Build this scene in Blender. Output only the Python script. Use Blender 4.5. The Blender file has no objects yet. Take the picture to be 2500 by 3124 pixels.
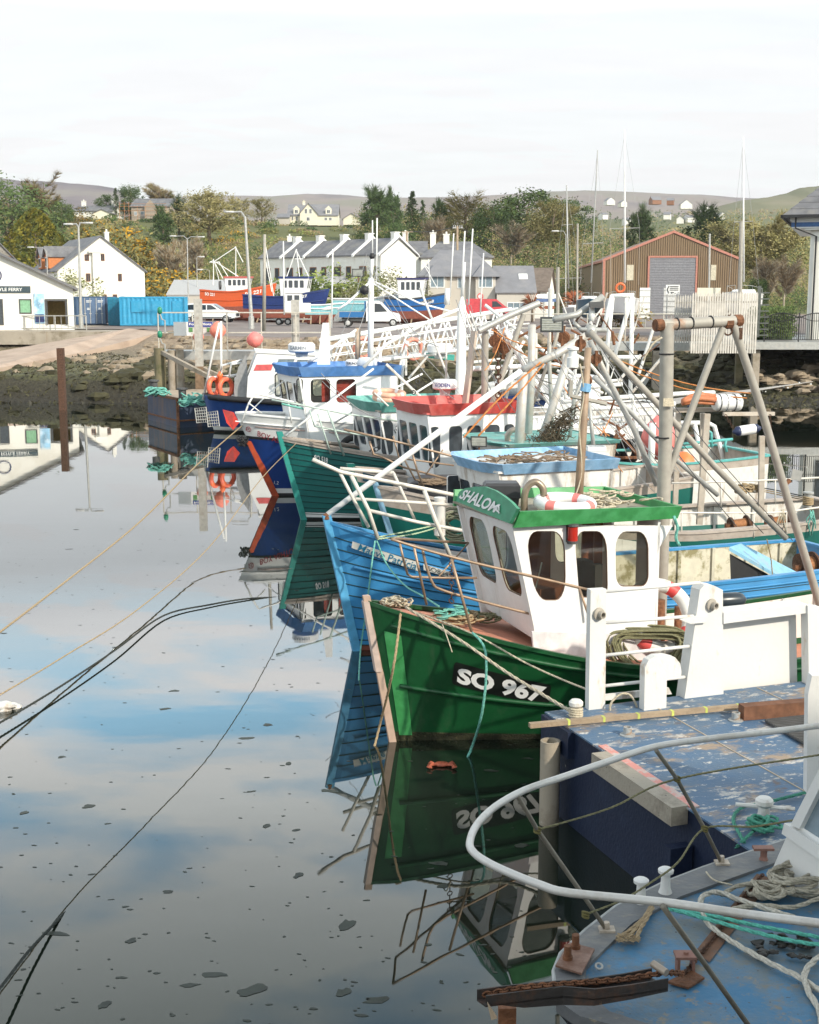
import bpy,bmesh,math,random
from math import radians,sin,cos,pi,atan2,sqrt,hypot
from mathutils import Vector,Matrix,noise
from mathutils.geometry import delaunay_2d_cdt
random.seed(7)
R=random.random
def U(a,b):return a+(b-a)*random.random()
S=bpy.context.scene
COL=S.collection
# ---------------------------------------------------------------- camera
FPX=4000.0;PCX=1250.0;PCY=1562.0;CAMZ=6.2;PITCH=radians(9.37)
cam=bpy.data.cameras.new("camera");camo=bpy.data.objects.new("camera",cam)
COL.objects.link(camo);S.camera=camo
camo.location=(0,0,CAMZ);camo.rotation_euler=(radians(90)-PITCH,0,0)
cam.sensor_fit='VERTICAL';cam.sensor_height=24.0;cam.lens=24.0*FPX/3124.0
cam.clip_start=0.1;cam.clip_end=20000
# ---------------------------------------------------------------- light
SUN_DIR=Vector((0.56,-0.60,0.50)).normalized()
SUN_EL=math.asin(SUN_DIR.z);SUN_AZ=atan2(SUN_DIR.x,SUN_DIR.y)
world=bpy.data.worlds.new("World");S.world=world;world.use_nodes=True
nt=world.node_tree;nt.nodes.clear()
def N(nt,t,**k):
    n=nt.nodes.new(t)
    for a,b in k.items():setattr(n,a,b)
    return n
def mth(nt,op,a,b=None,c=None,clamp=False):
    n=nt.nodes.new('ShaderNodeMath');n.operation=op;n.use_clamp=clamp
    for i,v in enumerate((a,b,c)):
        if v is None:continue
        if isinstance(v,(int,float)):n.inputs[i].default_value=v
        else:nt.links.new(v,n.inputs[i])
    return n.outputs[0]
def ramp(nt,fac,stops):
    n=nt.nodes.new('ShaderNodeValToRGB');cr=n.color_ramp
    while len(cr.elements)>len(stops):cr.elements.remove(cr.elements[-1])
    while len(cr.elements)<len(stops):cr.elements.new(0.5)
    for e,(p,c)in zip(cr.elements,stops):
        e.position=p;e.color=(c[0],c[1],c[2],1)if not isinstance(c,(int,float))else(c,c,c,1)
    nt.links.new(fac,n.inputs[0]);return n.outputs[0]
def mixc(nt,fac,a,b,mode='MIX'):
    n=nt.nodes.new('ShaderNodeMix');n.data_type='RGBA';n.blend_type=mode;n.clamp_factor=True
    for s,v in((n.inputs[0],fac),(n.inputs[6],a),(n.inputs[7],b)):
        if isinstance(v,(int,float)):s.default_value=v
        elif isinstance(v,(tuple,list)):s.default_value=(v[0],v[1],v[2],1)
        else:nt.links.new(v,s)
    return n.outputs[2]
sky=N(nt,'ShaderNodeTexSky',sky_type='NISHITA',sun_disc=False,sun_elevation=SUN_EL,sun_rotation=SUN_AZ)
sky.air_density=1.0;sky.dust_density=1.2
tc=N(nt,'ShaderNodeTexCoord');sx=N(nt,'ShaderNodeSeparateXYZ');nt.links.new(tc.outputs['Generated'],sx.inputs[0])
zc=mth(nt,'MAXIMUM',sx.outputs[2],0.0)
den=mth(nt,'ADD',zc,0.13)
cx=N(nt,'ShaderNodeCombineXYZ')
nt.links.new(mth(nt,'DIVIDE',sx.outputs[0],den),cx.inputs[0]);nt.links.new(mth(nt,'DIVIDE',sx.outputs[1],den),cx.inputs[1])
cn=N(nt,'ShaderNodeTexNoise');cn.inputs['Scale'].default_value=1.7;cn.inputs['Detail'].default_value=7;cn.inputs['Roughness'].default_value=0.52
cn.inputs['Distortion'].default_value=0.25
mp=N(nt,'ShaderNodeMapping');mp.inputs['Location'].default_value=(5.3,2.1,0);mp.inputs['Rotation'].default_value=(0,0,0.7);mp.inputs['Scale'].default_value=(1.0,1.9,1)
nt.links.new(cx.outputs[0],mp.inputs[0]);nt.links.new(mp.outputs[0],cn.inputs[0])
cov=ramp(nt,cn.outputs[0],[(0.37,0.0),(0.53,1.0)])
lowv=ramp(nt,zc,[(0.20,1.0),(0.30,0.0)])
cov2=mth(nt,'MAXIMUM',cov,mth(nt,'MULTIPLY',lowv,0.95))
# cloud brightness: white veil low down, bright broken cloud above, grey bases higher still
cb=ramp(nt,zc,[(0.0,(0.905,0.885,0.875)),(0.12,(0.90,0.895,0.90)),(0.21,(0.875,0.90,0.93)),(0.30,(1.0,0.98,0.96)),(0.37,(0.90,0.93,0.92)),(0.50,(0.62,0.68,0.67)),(0.8,(0.5,0.52,0.55))])
cn2=N(nt,'ShaderNodeTexNoise');cn2.inputs['Scale'].default_value=2.4;cn2.inputs['Detail'].default_value=5
mp2=N(nt,'ShaderNodeMapping');mp2.inputs['Scale'].default_value=(1.0,2.6,1);mp2.inputs['Rotation'].default_value=(0,0,0.25);nt.links.new(cx.outputs[0],mp2.inputs[0]);nt.links.new(mp2.outputs[0],cn2.inputs[0])
tex=ramp(nt,cn2.outputs[0],[(0.30,0.95),(0.62,1.0)])
cbm=mixc(nt,1.0,cb,tex,'MULTIPLY')
bst=N(nt,'ShaderNodeVectorMath',operation='SCALE');nt.links.new(cbm,bst.inputs[0])
nt.links.new(ramp(nt,zc,[(0.0,0.334),(0.195,0.34),(0.25,0.62),(0.30,0.74),(0.38,0.72),(0.47,0.62),(0.6,0.5)]),bst.inputs['Scale'])
bs2=N(nt,'ShaderNodeVectorMath',operation='SCALE');nt.links.new(bst.outputs[0],bs2.inputs[0]);bs2.inputs['Scale'].default_value=29.0
skb=N(nt,'ShaderNodeVectorMath',operation='SCALE');nt.links.new(sky.outputs[0],skb.inputs[0]);nt.links.new(ramp(nt,zc,[(0.0,2.0),(0.2,2.6),(0.3,4.8),(0.45,3.6),(0.7,2.0)]),skb.inputs['Scale'])
fin=mixc(nt,cov2,mixc(nt,1.0,skb.outputs[0],(0.86,1.06,0.94),'MULTIPLY'),bs2.outputs[0])
bg=N(nt,'ShaderNodeBackground');nt.links.new(fin,bg.inputs[0]);bg.inputs[1].default_value=0.1
wo=N(nt,'ShaderNodeOutputWorld');nt.links.new(bg.outputs[0],wo.inputs[0])
sl=bpy.data.lights.new("sun",'SUN');slo=bpy.data.objects.new("sun",sl);COL.objects.link(slo)
sl.energy=3.8;sl.angle=radians(1.2);sl.color=(1.0,0.91,0.78)
slo.rotation_euler=(-SUN_DIR).to_track_quat('-Z','Y').to_euler();slo.location=(20,-20,40)
S.view_settings.view_transform='Standard';S.view_settings.look='None'
S.view_settings.exposure=0.22;S.view_settings.gamma=1.0
S.render.engine='CYCLES'
try:
    S.cycles.max_bounces=8;S.cycles.transparent_max_bounces=16;S.cycles.caustics_reflective=False
except Exception:pass

# ---------------------------------------------------------------- pixel -> world helpers
_cp,_sp=cos(PITCH),sin(PITCH)
def ray(px,py):
    a=(px-PCX)/FPX;b=(PCY-py)/FPX
    return Vector((a,_cp+b*_sp,-_sp+b*_cp))
def G(px,py,z=0.0):
    r=ray(px,py);return Vector((0,0,CAMZ))+r*((z-CAMZ)/r.z)
def D(px,py,Y):
    r=ray(px,py);return Vector((0,0,CAMZ))+r*(Y/r.y)
class Fr:
    """local frame: x along heading, y to its left, z up"""
    def __init__(s,o,deg):
        s.o=Vector(o);s.th=radians(deg)
        s.m=Matrix.Translation(s.o)@Matrix.Rotation(s.th,4,'Z')
    def w(s,x,y,z=0):return s.m@Vector((x,y,z))
    def pv(s,px,py,v):  # pixel on the vertical plane y_local = v
        r=ray(px,py);n=Vector((-sin(s.th),cos(s.th),0))
        t=(v+n.dot(s.o))/n.dot(r)
        return Vector((0,0,CAMZ))+r*t
    def loc(s,p):return s.m.inverted()@p
# ---------------------------------------------------------------- materials
MATS={}
def pm(name,col,rough=0.55,metal=0.0,var=0.18,vscale=6.0,dirt=None,damt=0.0,dscale=3.0,stretch=1.0,bump=0.0,bscale=30.0,dlow=0.5,spec=0.5,coat=0.0):
    if name in MATS:return MATS[name]
    m=bpy.data.materials.new(name);m.use_nodes=True;t=m.node_tree
    b=t.nodes['Principled BSDF'];tc=N(t,'ShaderNodeTexCoord')
    v=N(t,'ShaderNodeTexNoise');v.inputs['Scale'].default_value=vscale;v.inputs['Detail'].default_value=6
    t.links.new(tc.outputs['Object'],v.inputs[0])
    c=mixc(t,ramp(t,v.outputs[0],[(0.3,0.0),(0.7,1.0)]),tuple(x*(1-var)for x in col),tuple(min(1,x*(1+var))for x in col))
    if dirt:
        mpn=N(t,'ShaderNodeMapping');mpn.inputs['Scale'].default_value=(1,1,stretch);t.links.new(tc.outputs['Object'],mpn.inputs[0])
        d=N(t,'ShaderNodeTexNoise');d.inputs['Scale'].default_value=dscale;d.inputs['Detail'].default_value=9;d.inputs['Roughness'].default_value=0.65
        t.links.new(mpn.outputs[0],d.inputs[0])
        f=ramp(t,d.outputs[0],[(dlow,0.0),(min(dlow+0.12,1),1.0)])
        c=mixc(t,mth(t,'MULTIPLY',f,damt),c,dirt)
    t.links.new(c,b.inputs['Base Color'])
    b.inputs['Roughness'].default_value=rough;b.inputs['Metallic'].default_value=metal
    b.inputs['Specular IOR Level'].default_value=spec;b.inputs['Coat Weight'].default_value=coat
    if bump:
        n=N(t,'ShaderNodeTexNoise');n.inputs['Scale'].default_value=bscale;n.inputs['Detail'].default_value=4
        t.links.new(tc.outputs['Object'],n.inputs[0])
        bm=N(t,'ShaderNodeBump');bm.inputs['Strength'].default_value=bump;bm.inputs['Distance'].default_value=0.05
        t.links.new(n.outputs[0],bm.inputs['Height']);t.links.new(bm.outputs[0],b.inputs['Normal'])
    MATS[name]=m;return m
RUST=(0.17,0.06,0.025)
white=pm('white_paint',(0.80,0.79,0.76),0.45,var=0.04,dirt=(0.42,0.36,0.28),damt=0.55,dscale=2.2,stretch=0.35,dlow=0.58)
whitec=pm('clean_white',(0.82,0.82,0.81),0.35,var=0.02,dirt=(0.6,0.57,0.52),damt=0.3,dscale=1.6,dlow=0.56,coat=0.2)
whited=pm('dirty_white_paint',(0.72,0.70,0.66),0.55,var=0.08,dirt=(0.30,0.21,0.13),damt=0.7,dscale=3.0,stretch=0.3,dlow=0.53)
cream=pm('cream_render',(0.75,0.70,0.56),0.8,var=0.05)
galv=pm('galvanised_steel',(0.42,0.42,0.40),0.5,0.3,var=0.15,dirt=(0.42,0.36,0.28),damt=0.5,dscale=3,dlow=0.55)
polegrey=pm('weathered_pole',(0.37,0.345,0.30),0.6,0.1,var=0.12,dirt=(0.33,0.15,0.07),damt=0.75,dscale=1.6,dlow=0.60)
rustm=pm('rusty_steel',(0.20,0.085,0.04),0.85,0.1,var=0.4,vscale=14,bump=0.4,dirt=(0.07,0.035,0.02),damt=0.6,dlow=0.5)
rustd=pm('dark_rust',(0.10,0.05,0.03),0.85,0.1,var=0.4,vscale=14,bump=0.4)
blackm=pm('black_rubber',(0.02,0.02,0.022),0.6)
darkm=pm('dark_grey',(0.07,0.07,0.07),0.6)
greym=pm('mid_grey',(0.28,0.28,0.28),0.6)
lgrey=pm('pale_grey',(0.52,0.52,0.51),0.6)
wood=pm('weathered_wood',(0.36,0.27,0.18),0.8,var=0.2,dirt=(0.20,0.15,0.10),damt=0.5,bump=0.3)
orange=pm('orange_plastic',(0.85,0.18,0.06),0.45)
pinkbuoy=pm('faded_red_buoy',(0.80,0.22,0.20),0.5,var=0.1)
redm=pm('red_paint',(0.62,0.05,0.05),0.5,dirt=(0.75,0.3,0.25),damt=0.3,dscale=1.2)
navy=pm('navy_paint',(0.02,0.035,0.13),0.45,dirt=(0.10,0.08,0.07),damt=0.35)
blue=pm('royal_blue_paint',(0.02,0.07,0.26),0.35,var=0.1)
ropew=pm('pale_rope',(0.50,0.44,0.33),0.9,var=0.25,vscale=40)
ropet=pm('tan_rope',(0.36,0.27,0.16),0.9,var=0.25,vscale=40)
ropeg=pm('teal_rope',(0.16,0.44,0.37),0.8,var=0.3,vscale=40)
ropeo=pm('olive_rope',(0.18,0.17,0.09),0.9,var=0.3,vscale=40)
ropek=pm('dark_rope',(0.035,0.04,0.035),0.9,var=0.3,vscale=40)
ropeb=pm('orange_rope',(0.55,0.22,0.07),0.9,var=0.3,vscale=40)
def glassm(name,tint,refl=0.5,trans=0.8):
    m=bpy.data.materials.new(name);m.use_nodes=True;t=m.node_tree;t.nodes.remove(t.nodes['Principled BSDF'])
    tr=N(t,'ShaderNodeBsdfTransparent');tr.inputs[0].default_value=(*[x*trans for x in tint],1)
    gl=N(t,'ShaderNodeBsdfGlossy');gl.inputs['Roughness'].default_value=0.04
    lw=N(t,'ShaderNodeFresnel');lw.inputs[0].default_value=1.5
    mx=N(t,'ShaderNodeMixShader');t.links.new(mth(t,'MULTIPLY_ADD',lw.outputs[0],1.0,0.03),mx.inputs[0]);t.links.new(tr.outputs[0],mx.inputs[1]);t.links.new(gl.outputs[0],mx.inputs[2])
    o=t.nodes['Material Output'];t.links.new(mx.outputs[0],o.inputs[0]);return m
glass=glassm('clear_glass',(0.80,0.80,0.70),trans=0.85)
darkglass=pm('dark_window_glass',(0.05,0.06,0.07),0.08,var=0.3,spec=0.8)
paleglass=pm('reflecting_window_glass',(0.20,0.26,0.30),0.10,var=0.2,spec=0.8)
# ---------------------------------------------------------------- mesh builder
ROOT={}
class MB:
    def __init__(s,M=None):s.v=[];s.f=[];s.mi=[];s.M=M;s.cur=0
    def add(s,vs,fs):
        o=len(s.v)
        if s.M is not None:vs=[s.M@Vector(p)for p in vs]
        s.v.extend([tuple(p)for p in vs]);s.f.extend([tuple(i+o for i in f)for f in fs]);s.mi.extend([s.cur]*len(fs))
        return s
    def box(s,a,b):
        (x0,y0,z0),(x1,y1,z1)=a,b
        return s.add([(x0,y0,z0),(x1,y0,z0),(x1,y1,z0),(x0,y1,z0),(x0,y0,z1),(x1,y0,z1),(x1,y1,z1),(x0,y1,z1)],
                     [(0,3,2,1),(4,5,6,7),(0,1,5,4),(1,2,6,5),(2,3,7,6),(3,0,4,7)])
    def cbox(s,c,sz):return s.box([c[i]-sz[i]/2 for i in range(3)],[c[i]+sz[i]/2 for i in range(3)])
    def beam(s,p,q,w,h,up=(0,0,1)):
        p,q=Vector(p),Vector(q);d=(q-p).normalized();u=Vector(up)
        if abs(d.dot(u))>0.98:u=Vector((0,1,0))
        r=d.cross(u).normalized();u=r.cross(d);vs=[]
        for c in(p,q):
            for a,b in((-1,-1),(1,-1),(1,1),(-1,1)):vs.append(c+r*(a*w/2)+u*(b*h/2))
        return s.add(vs,[(3,2,1,0),(4,5,6,7),(0,1,5,4),(1,2,6,5),(2,3,7,6),(3,0,4,7)])
    def tube(s,pts,r,n=6,closed=False,caps=True):
        pts=[Vector(p)for p in pts];k=len(pts)
        if k<2:return s
        rs=r if isinstance(r,(list,tuple))else[r]*k
        vs=[];fs=[];prev=None
        for i,p in enumerate(pts):
            if closed:t=pts[(i+1)%k]-pts[i-1]
            else:t=pts[min(i+1,k-1)]-pts[max(i-1,0)]
            if t.length<1e-7:t=Vector((0,0,1))
            t.normalize()
            if prev is None:
                a=Vector((0,0,1))if abs(t.z)<0.9 else Vector((1,0,0))
            else:a=prev
            x=(a-t*a.dot(t))
            if x.length<1e-6:x=t.orthogonal()
            x.normalize();prev=x;y=t.cross(x)
            for j in range(n):
                an=2*pi*j/n;vs.append(p+(x*cos(an)+y*sin(an))*rs[i])
        m=k if closed else k-1
        for i in range(m):
            for j in range(n):
                a=i*n+j;b=i*n+(j+1)%n;c=((i+1)%k)*n+(j+1)%n;d=((i+1)%k)*n+j
                fs.append((a,b,c,d))
        if caps and not closed:fs.append(tuple(range(n))[::-1]);fs.append(tuple(range((k-1)*n,k*n)))
        return s.add(vs,fs)
    def prism(s,poly,ext):
        e=Vector(ext);k=len(poly);vs=[Vector(p)for p in poly]+[Vector(p)+e for p in poly]
        return s.add(vs,[tuple(range(k))[::-1],tuple(range(k,2*k))]+[(i,(i+1)%k,(i+1)%k+k,i+k)for i in range(k)])
    def loft(s,rings,closed=True,caps=True):
        n=len(rings[0]);vs=[p for r in rings for p in r];fs=[]
        for i in range(len(rings)-1):
            for j in range(n if closed else n-1):
                fs.append((i*n+j,i*n+(j+1)%n,(i+1)*n+(j+1)%n,(i+1)*n+j))
        if caps and closed:fs.append(tuple(range(n))[::-1]);fs.append(tuple(range((len(rings)-1)*n,len(rings)*n)))
        return s.add(vs,fs)
    def lathe(s,c,prof,n=12,axis=(0,0,1)):
        c=Vector(c);a=Vector(axis).normalized();x=a.orthogonal().normalized();y=a.cross(x)
        return s.loft([[c+a*z+(x*cos(2*pi*j/n)+y*sin(2*pi*j/n))*max(r,1e-4)for j in range(n)]for r,z in prof])
    def torus(s,c,R0,r,axis=(0,0,1),n=20,m=8,sc=(1,1)):
        c=Vector(c);a=Vector(axis).normalized();x=a.orthogonal().normalized();y=a.cross(x)
        return s.tube([c+x*(R0*sc[0]*cos(2*pi*i/n))+y*(R0*sc[1]*sin(2*pi*i/n))for i in range(n)],r,m,closed=True)
    def face(s,pts):return s.add(pts,[tuple(range(len(pts)))])
    def rock(s,c,r,sq=(1,1,0.7),n=8,m=5):
        c=Vector(c);ph=(U(0,99),U(0,99),U(0,99));rings=[]
        for i in range(m+1):
            th=pi*i/m;ring=[]
            for j in range(n):
                a=2*pi*j/n;d=Vector((sin(th)*cos(a),sin(th)*sin(a),-cos(th)))
                k=0.75+0.5*noise.noise(d*1.6+Vector(ph));ring.append(c+Vector((d.x*sq[0],d.y*sq[1],d.z*sq[2]))*r*k)
            rings.append(ring)
        return s.loft(rings)
    def build(s,name,mats,parent=None,label=None,cat=None,group=None,kind=None,smooth=False,auto=False):
        me=bpy.data.meshes.new(name)
        if not s.v:s.v=[(0,0,-3)]
        if parent is not None:inv=ROOT[parent.name].inverted();vs=[inv@Vector(p)for p in s.v];o0=None
        else:
            xs=[p[0]for p in s.v];ys=[p[1]for p in s.v];zs=[p[2]for p in s.v]
            o0=Vector(((min(xs)+max(xs))/2,(min(ys)+max(ys))/2,min(zs)));vs=[Vector(p)-o0 for p in s.v]
        me.from_pydata([tuple(p)for p in vs],[],s.f);me.update()
        if not isinstance(mats,(list,tuple)):mats=[mats]
        for m in mats:me.materials.append(m)
        if len(mats)>1:me.polygons.foreach_set('material_index',s.mi)
        if smooth:
            me.polygons.foreach_set('use_smooth',[True]*len(me.polygons))
            if auto:
                try:me.set_sharp_from_angle(angle=radians(40))
                except Exception:pass
        o=bpy.data.objects.new(name,me);COL.objects.link(o)
        if parent is not None:o.parent=parent;ROOT[o.name]=ROOT[parent.name]
        else:o.location=o0;ROOT[o.name]=Matrix.Translation(o0)
        tag(o,label,cat,group,kind);return o
def tag(o,label=None,cat=None,group=None,kind=None):
    if label:o['label']=label
    if cat:o['category']=cat
    if group:o['group']=group
    if kind:o['kind']=kind
def thing(name,label,cat,fr,group=None):
    o=bpy.data.objects.new(name,None);COL.objects.link(o)
    if not isinstance(fr,Fr):fr=Fr(fr,0)
    o.location=fr.o;o.rotation_euler=(0,0,fr.th);o.empty_display_size=0.3
    ROOT[o.name]=fr.m;tag(o,label,cat,group);return o
def kids(o):return[c for c in bpy.data.objects if c.parent==o]
def dup(root,loc,rz=None,sc=None,label=None,group=None):
    r=root.copy();COL.objects.link(r);r.location=loc
    if rz is not None:r.rotation_euler=(0,0,rz)
    if sc is not None:r.scale=(sc,sc,sc)if isinstance(sc,(int,float))else sc
    if label:r['label']=label
    if group:r['group']=group
    for ch in KIDS.setdefault(root.name,kids(root)):
        c=ch.copy();COL.objects.link(c);c.parent=r
        for g in KIDS.setdefault(ch.name,kids(ch)):
            d=g.copy();COL.objects.link(d);d.parent=c
    return r
KIDS={}
def rrect(x0,z0,x1,z1,r,n=4,rb=None):
    rb=r if rb is None else rb;out=[]
    for cx_,cz_,a0,rr in((x1-r,z1-r,0,r),(x0+r,z1-r,90,r),(x0+rb,z0+rb,180,rb),(x1-rb,z0+rb,270,rb)):
        for k in range(n+1):
            a=radians(a0+90*k/n);out.append((cx_+rr*cos(a),cz_+rr*sin(a)))
    return out
def panel(mb,fn,outline,holes,thick):
    """wall sheet with real openings; fn(a,b,d) maps plane coords + depth to world"""
    vs=[Vector(p)for p in outline];es=[];k=len(outline)
    es+=[(i,(i+1)%k)for i in range(k)]
    for h in holes:
        o=len(vs);vs+=[Vector(p)for p in h];es+=[(o+i,o+(i+1)%len(h))for i in range(len(h))]
    r=delaunay_2d_cdt(vs,es,[],0,1e-5);V,F=r[0],r[2]
    def inside(p,poly):
        c=False;n=len(poly);j=n-1
        for i in range(n):
            xi,yi=poly[i];xj,yj=poly[j]
            if(yi>p[1])!=(yj>p[1])and p[0]<(xj-xi)*(p[1]-yi)/(yj-yi)+xi:c=not c
            j=i
        return c
    keep=[]
    for f in F:
        c=sum((V[i]for i in f),Vector((0,0)))/len(f)
        if inside(c,outline)and not any(inside(c,h)for h in holes):keep.append(tuple(f))
    nv=len(V)
    mb.add([fn(p.x,p.y,0)for p in V]+[fn(p.x,p.y,thick)for p in V],keep+[tuple(i+nv for i in f[::-1])for f in keep])
    for h in[outline]+holes:
        q=len(h);mb.add([fn(p[0],p[1],0)for p in h]+[fn(p[0],p[1],thick)for p in h],[(i,(i+1)%q,(i+1)%q+q,i+q)for i in range(q)])
def textmesh(txt,size,bold=0.0,shear=0.0,spacing=1.0,align='LEFT'):
    cu=bpy.data.curves.new('tmp_text','FONT');cu.body=txt;cu.size=size;cu.offset=bold;cu.shear=shear
    cu.space_character=spacing;cu.align_x=align;cu.resolution_u=3
    ob=bpy.data.objects.new('tmp_text',cu);COL.objects.link(ob)
    dg=bpy.context.evaluated_depsgraph_get();me=bpy.data.meshes.new_from_object(ob.evaluated_get(dg))
    vs=[(v.co.x,v.co.y)for v in me.vertices];fs=[tuple(p.vertices)for p in me.polygons]
    bpy.data.objects.remove(ob);bpy.data.curves.remove(cu);bpy.data.meshes.remove(me)
    return vs,fs
def text(mb,fn,txt,size,**k):
    vs,fs=textmesh(txt,size,**k);mb.add([fn(x,y)for x,y in vs],fs);return mb
def cat_curve(p,q,sag,n=16):
    p,q=Vector(p),Vector(q)
    return[p.lerp(q,i/n)-Vector((0,0,4*sag*(i/n)*(1-i/n)))for i in range(n+1)]
def smooth_path(pts,k=6):
    pts=[Vector(p)for p in pts];out=[]
    for i in range(len(pts)-1):
        p0=pts[max(i-1,0)];p1=pts[i];p2=pts[i+1];p3=pts[min(i+2,len(pts)-1)]
        for j in range(k):
            t=j/k
            out.append(0.5*((2*p1)+(p2-p0)*t+(2*p0-5*p1+4*p2-p3)*t*t+(3*p1-p0-3*p2+p3)*t**3))
    out.append(pts[-1]);return out
def rope(pts,r,m,label,cat='rope',name='rope',parent=None,group=None,k=6,strand=True):
    P=smooth_path(pts,k)if k else[Vector(p)for p in pts]
    mb=MB()
    if strand and r>0.006:
        # three-strand lay, as real geometry
        L=[0]
        for a,b in zip(P,P[1:]):L.append(L[-1]+(b-a).length)
        tot=L[-1];step=max(r*2.2,tot/260);n=max(int(tot/step),2);Q=[];j=0
        for i in range(n+1):
            d=tot*i/n
            while j<len(P)-2 and L[j+1]<d:j+=1
            sg=L[j+1]-L[j];Q.append(P[j].lerp(P[j+1],(d-L[j])/sg if sg>1e-9 else 0))
        for s_ in range(3):
            path=[];prev=None
            for i,p in enumerate(Q):
                t=(Q[min(i+1,n)]-Q[max(i-1,0)])
                if t.length<1e-9:t=Vector((0,0,1))
                t.normalize();a=prev if prev is not None else(Vector((0,0,1))if abs(t.z)<0.9 else Vector((1,0,0)))
                x=a-t*a.dot(t)
                if x.length<1e-6:x=t.orthogonal()
                x.normalize();prev=x;y=t.cross(x);an=2*pi*s_/3+i*step*0.9/max(r,0.001)/2.2*0.9
                path.append(p+(x*cos(an)+y*sin(an))*r*0.5)
            mb.tube(path,r*0.62,4)
    else:mb.tube(P,r,5)
    if parent is not None:return mb.build(name,m,parent,smooth=True)
    return mb.build(name,m,None,label,cat,group,smooth=True)
# ================================================================ WATER
def water_mat():
    m=bpy.data.materials.new('harbour_water');m.use_nodes=True;t=m.node_tree;b=t.nodes['Principled BSDF']
    tc=N(t,'ShaderNodeTexCoord');n1=N(t,'ShaderNodeTexNoise');n1.inputs['Scale'].default_value=0.25;n1.inputs['Detail'].default_value=3
    t.links.new(tc.outputs['Object'],n1.inputs[0])
    c=mixc(t,n1.outputs[0],(0.008,0.012,0.008),(0.013,0.019,0.013));t.links.new(c,b.inputs['Base Color'])
    b.inputs['Roughness'].default_value=0.015;b.inputs['IOR'].default_value=1.36;b.inputs['Coat Weight'].default_value=0.55;b.inputs['Coat IOR'].default_value=1.5;b.inputs['Coat Roughness'].default_value=0.01;b.inputs['Specular IOR Level'].default_value=0.5
    mpn=N(t,'ShaderNodeMapping');mpn.inputs['Scale'].default_value=(0.5,1.0,1);t.links.new(tc.outputs['Object'],mpn.inputs[0])
    n2=N(t,'ShaderNodeTexNoise');n2.inputs['Scale'].default_value=1.1;n2.inputs['Detail'].default_value=2;t.links.new(mpn.outputs[0],n2.inputs[0])
    bp=N(t,'ShaderNodeBump');bp.inputs['Strength'].default_value=0.10;bp.inputs['Distance'].default_value=0.02
    t.links.new(n2.outputs[0],bp.inputs['Height']);t.links.new(bp.outputs[0],b.inputs['Normal']);return m
w_=MB();w_.face([(-150,-40,0),(150,-40,0),(150,110,0),(-150,110,0)])
w_.build('harbour_water',water_mat(),kind='structure')
# floating weed flecks: too many to count
fl=MB()
for i in range(800):
    y=9.0+26*R()**1.6;x=U(-0.36,0.10)*y
    if R()<0.06:s_=U(0.03,0.075)
    else:s_=U(0.006,0.022)
    n=9;a0=U(-0.35,0.35);st=U(1.2,3.0);ph=U(0,50);pts=[]
    for k in range(n):
        a=2*pi*k/n;rr=s_*(0.7+0.6*noise.noise(Vector((cos(a)*1.5,sin(a)*1.5,ph))))
        px_,py_=rr*cos(a)*st,rr*sin(a);pts.append((x+px_*cos(a0)-py_*sin(a0),y+px_*sin(a0)+py_*cos(a0),0.003))
    fl.face(pts)
for(px,py,sx_,sy_)in((770,3020,0.16,0.05),(1060,2822,0.1,0.06),(1050,3028,0.08,0.04),(910,2670,0.06,0.04),(815,2520,0.05,0.03),(270,2460,0.09,0.03),(400,2870,0.06,0.03),(320,3065,0.06,0.04),(880,2330,0.05,0.03),(75,2480,.06,.03)):
    c=G(px,py);ph=U(0,50);pts=[]
    for k in range(14):
        a=2*pi*k/14;rr=0.85+0.5*noise.noise(Vector((cos(a)*2,sin(a)*2,ph)));pts.append((c.x+sx_*rr*cos(a),c.y+sy_*rr*sin(a)*2+0.3*sx_*cos(a),0.004))
    fl.face(pts)
fl.build('floating_weed',pm('floating_weed',(0.034,0.040,0.030),0.5,var=0.3,spec=.25),label='small dark flecks of weed and scum floating on the still water',cat='weed',kind='stuff')
# ================================================================ LAND
GZ=3.4
def lerp_tab(x,tab):
    if x<=tab[0][0]:return tab[0][1]
    for(a,b),(c,d)in zip(tab,tab[1:]):
        if x<=c:return b+(d-b)*(x-a)/(c-a)
    return tab[-1][1]
def shore(x):return lerp_tab(x,[(-60,76.5),(-24,77),(-12,76.5),(0,77),(12,77),(22,74),(40,70)])
def edge(x):return lerp_tab(x,[(-60,107),(-21,107),(-18.5,97),(-10,87),(0,89),(12,92),(22,92),(40,92)])
def smst(a,b,x):t=max(0,min(1,(x-a)/(b-a)));return t*t*(3-2*t)
def land(x,y):
    s,e=shore(x),edge(x)
    if y<s:z=-0.0-(s-y)*0.08
    elif y<e:
        t=(y-s)/(e-s);z=0.9*t if t<0.45 else 0.405+(GZ-0.405)*((t-0.45)/0.55)
        if x<-7:z=1.5*smst(0,.08,t)+(GZ-1.5)*max(0,(t-.1)/.9)**1.5
        z+=0.22*noise.noise(Vector((x*.5,y*.5,0)))*min(1,t*5)*min(1,(1-t)*6)
    else:z=GZ
    if x<-19.5 and y<104:z=min(z,lerp_tab(x,[(-60,1.3),(-32,1.3),(-24,1.9),(-19.5,3.3)]))
    if y>190:
        k=lerp_tab(x,[(-110,23),(-60,21),(-20,20),(10,17),(60,12),(140,14)])
        z+=k*smst(195,340,y)+1.2*noise.noise(Vector((x*.02,y*.02,3)))*smst(195,300,y)
        z+=smst(520,1250,y)*lerp_tab(x,[(-300,18),(-80,22),(60,52),(300,62)])
    return z
mb=MB();ys=[40,60,68]+[70+i*0.7 for i in range(46)]+[103,106,110,120,135,150,170,190]+[195+i*8 for i in range(26)]+[420,480,560,660,760,880,1000,1200,1600,2400,4000,9000]
nx=150;rows=[]
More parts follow.
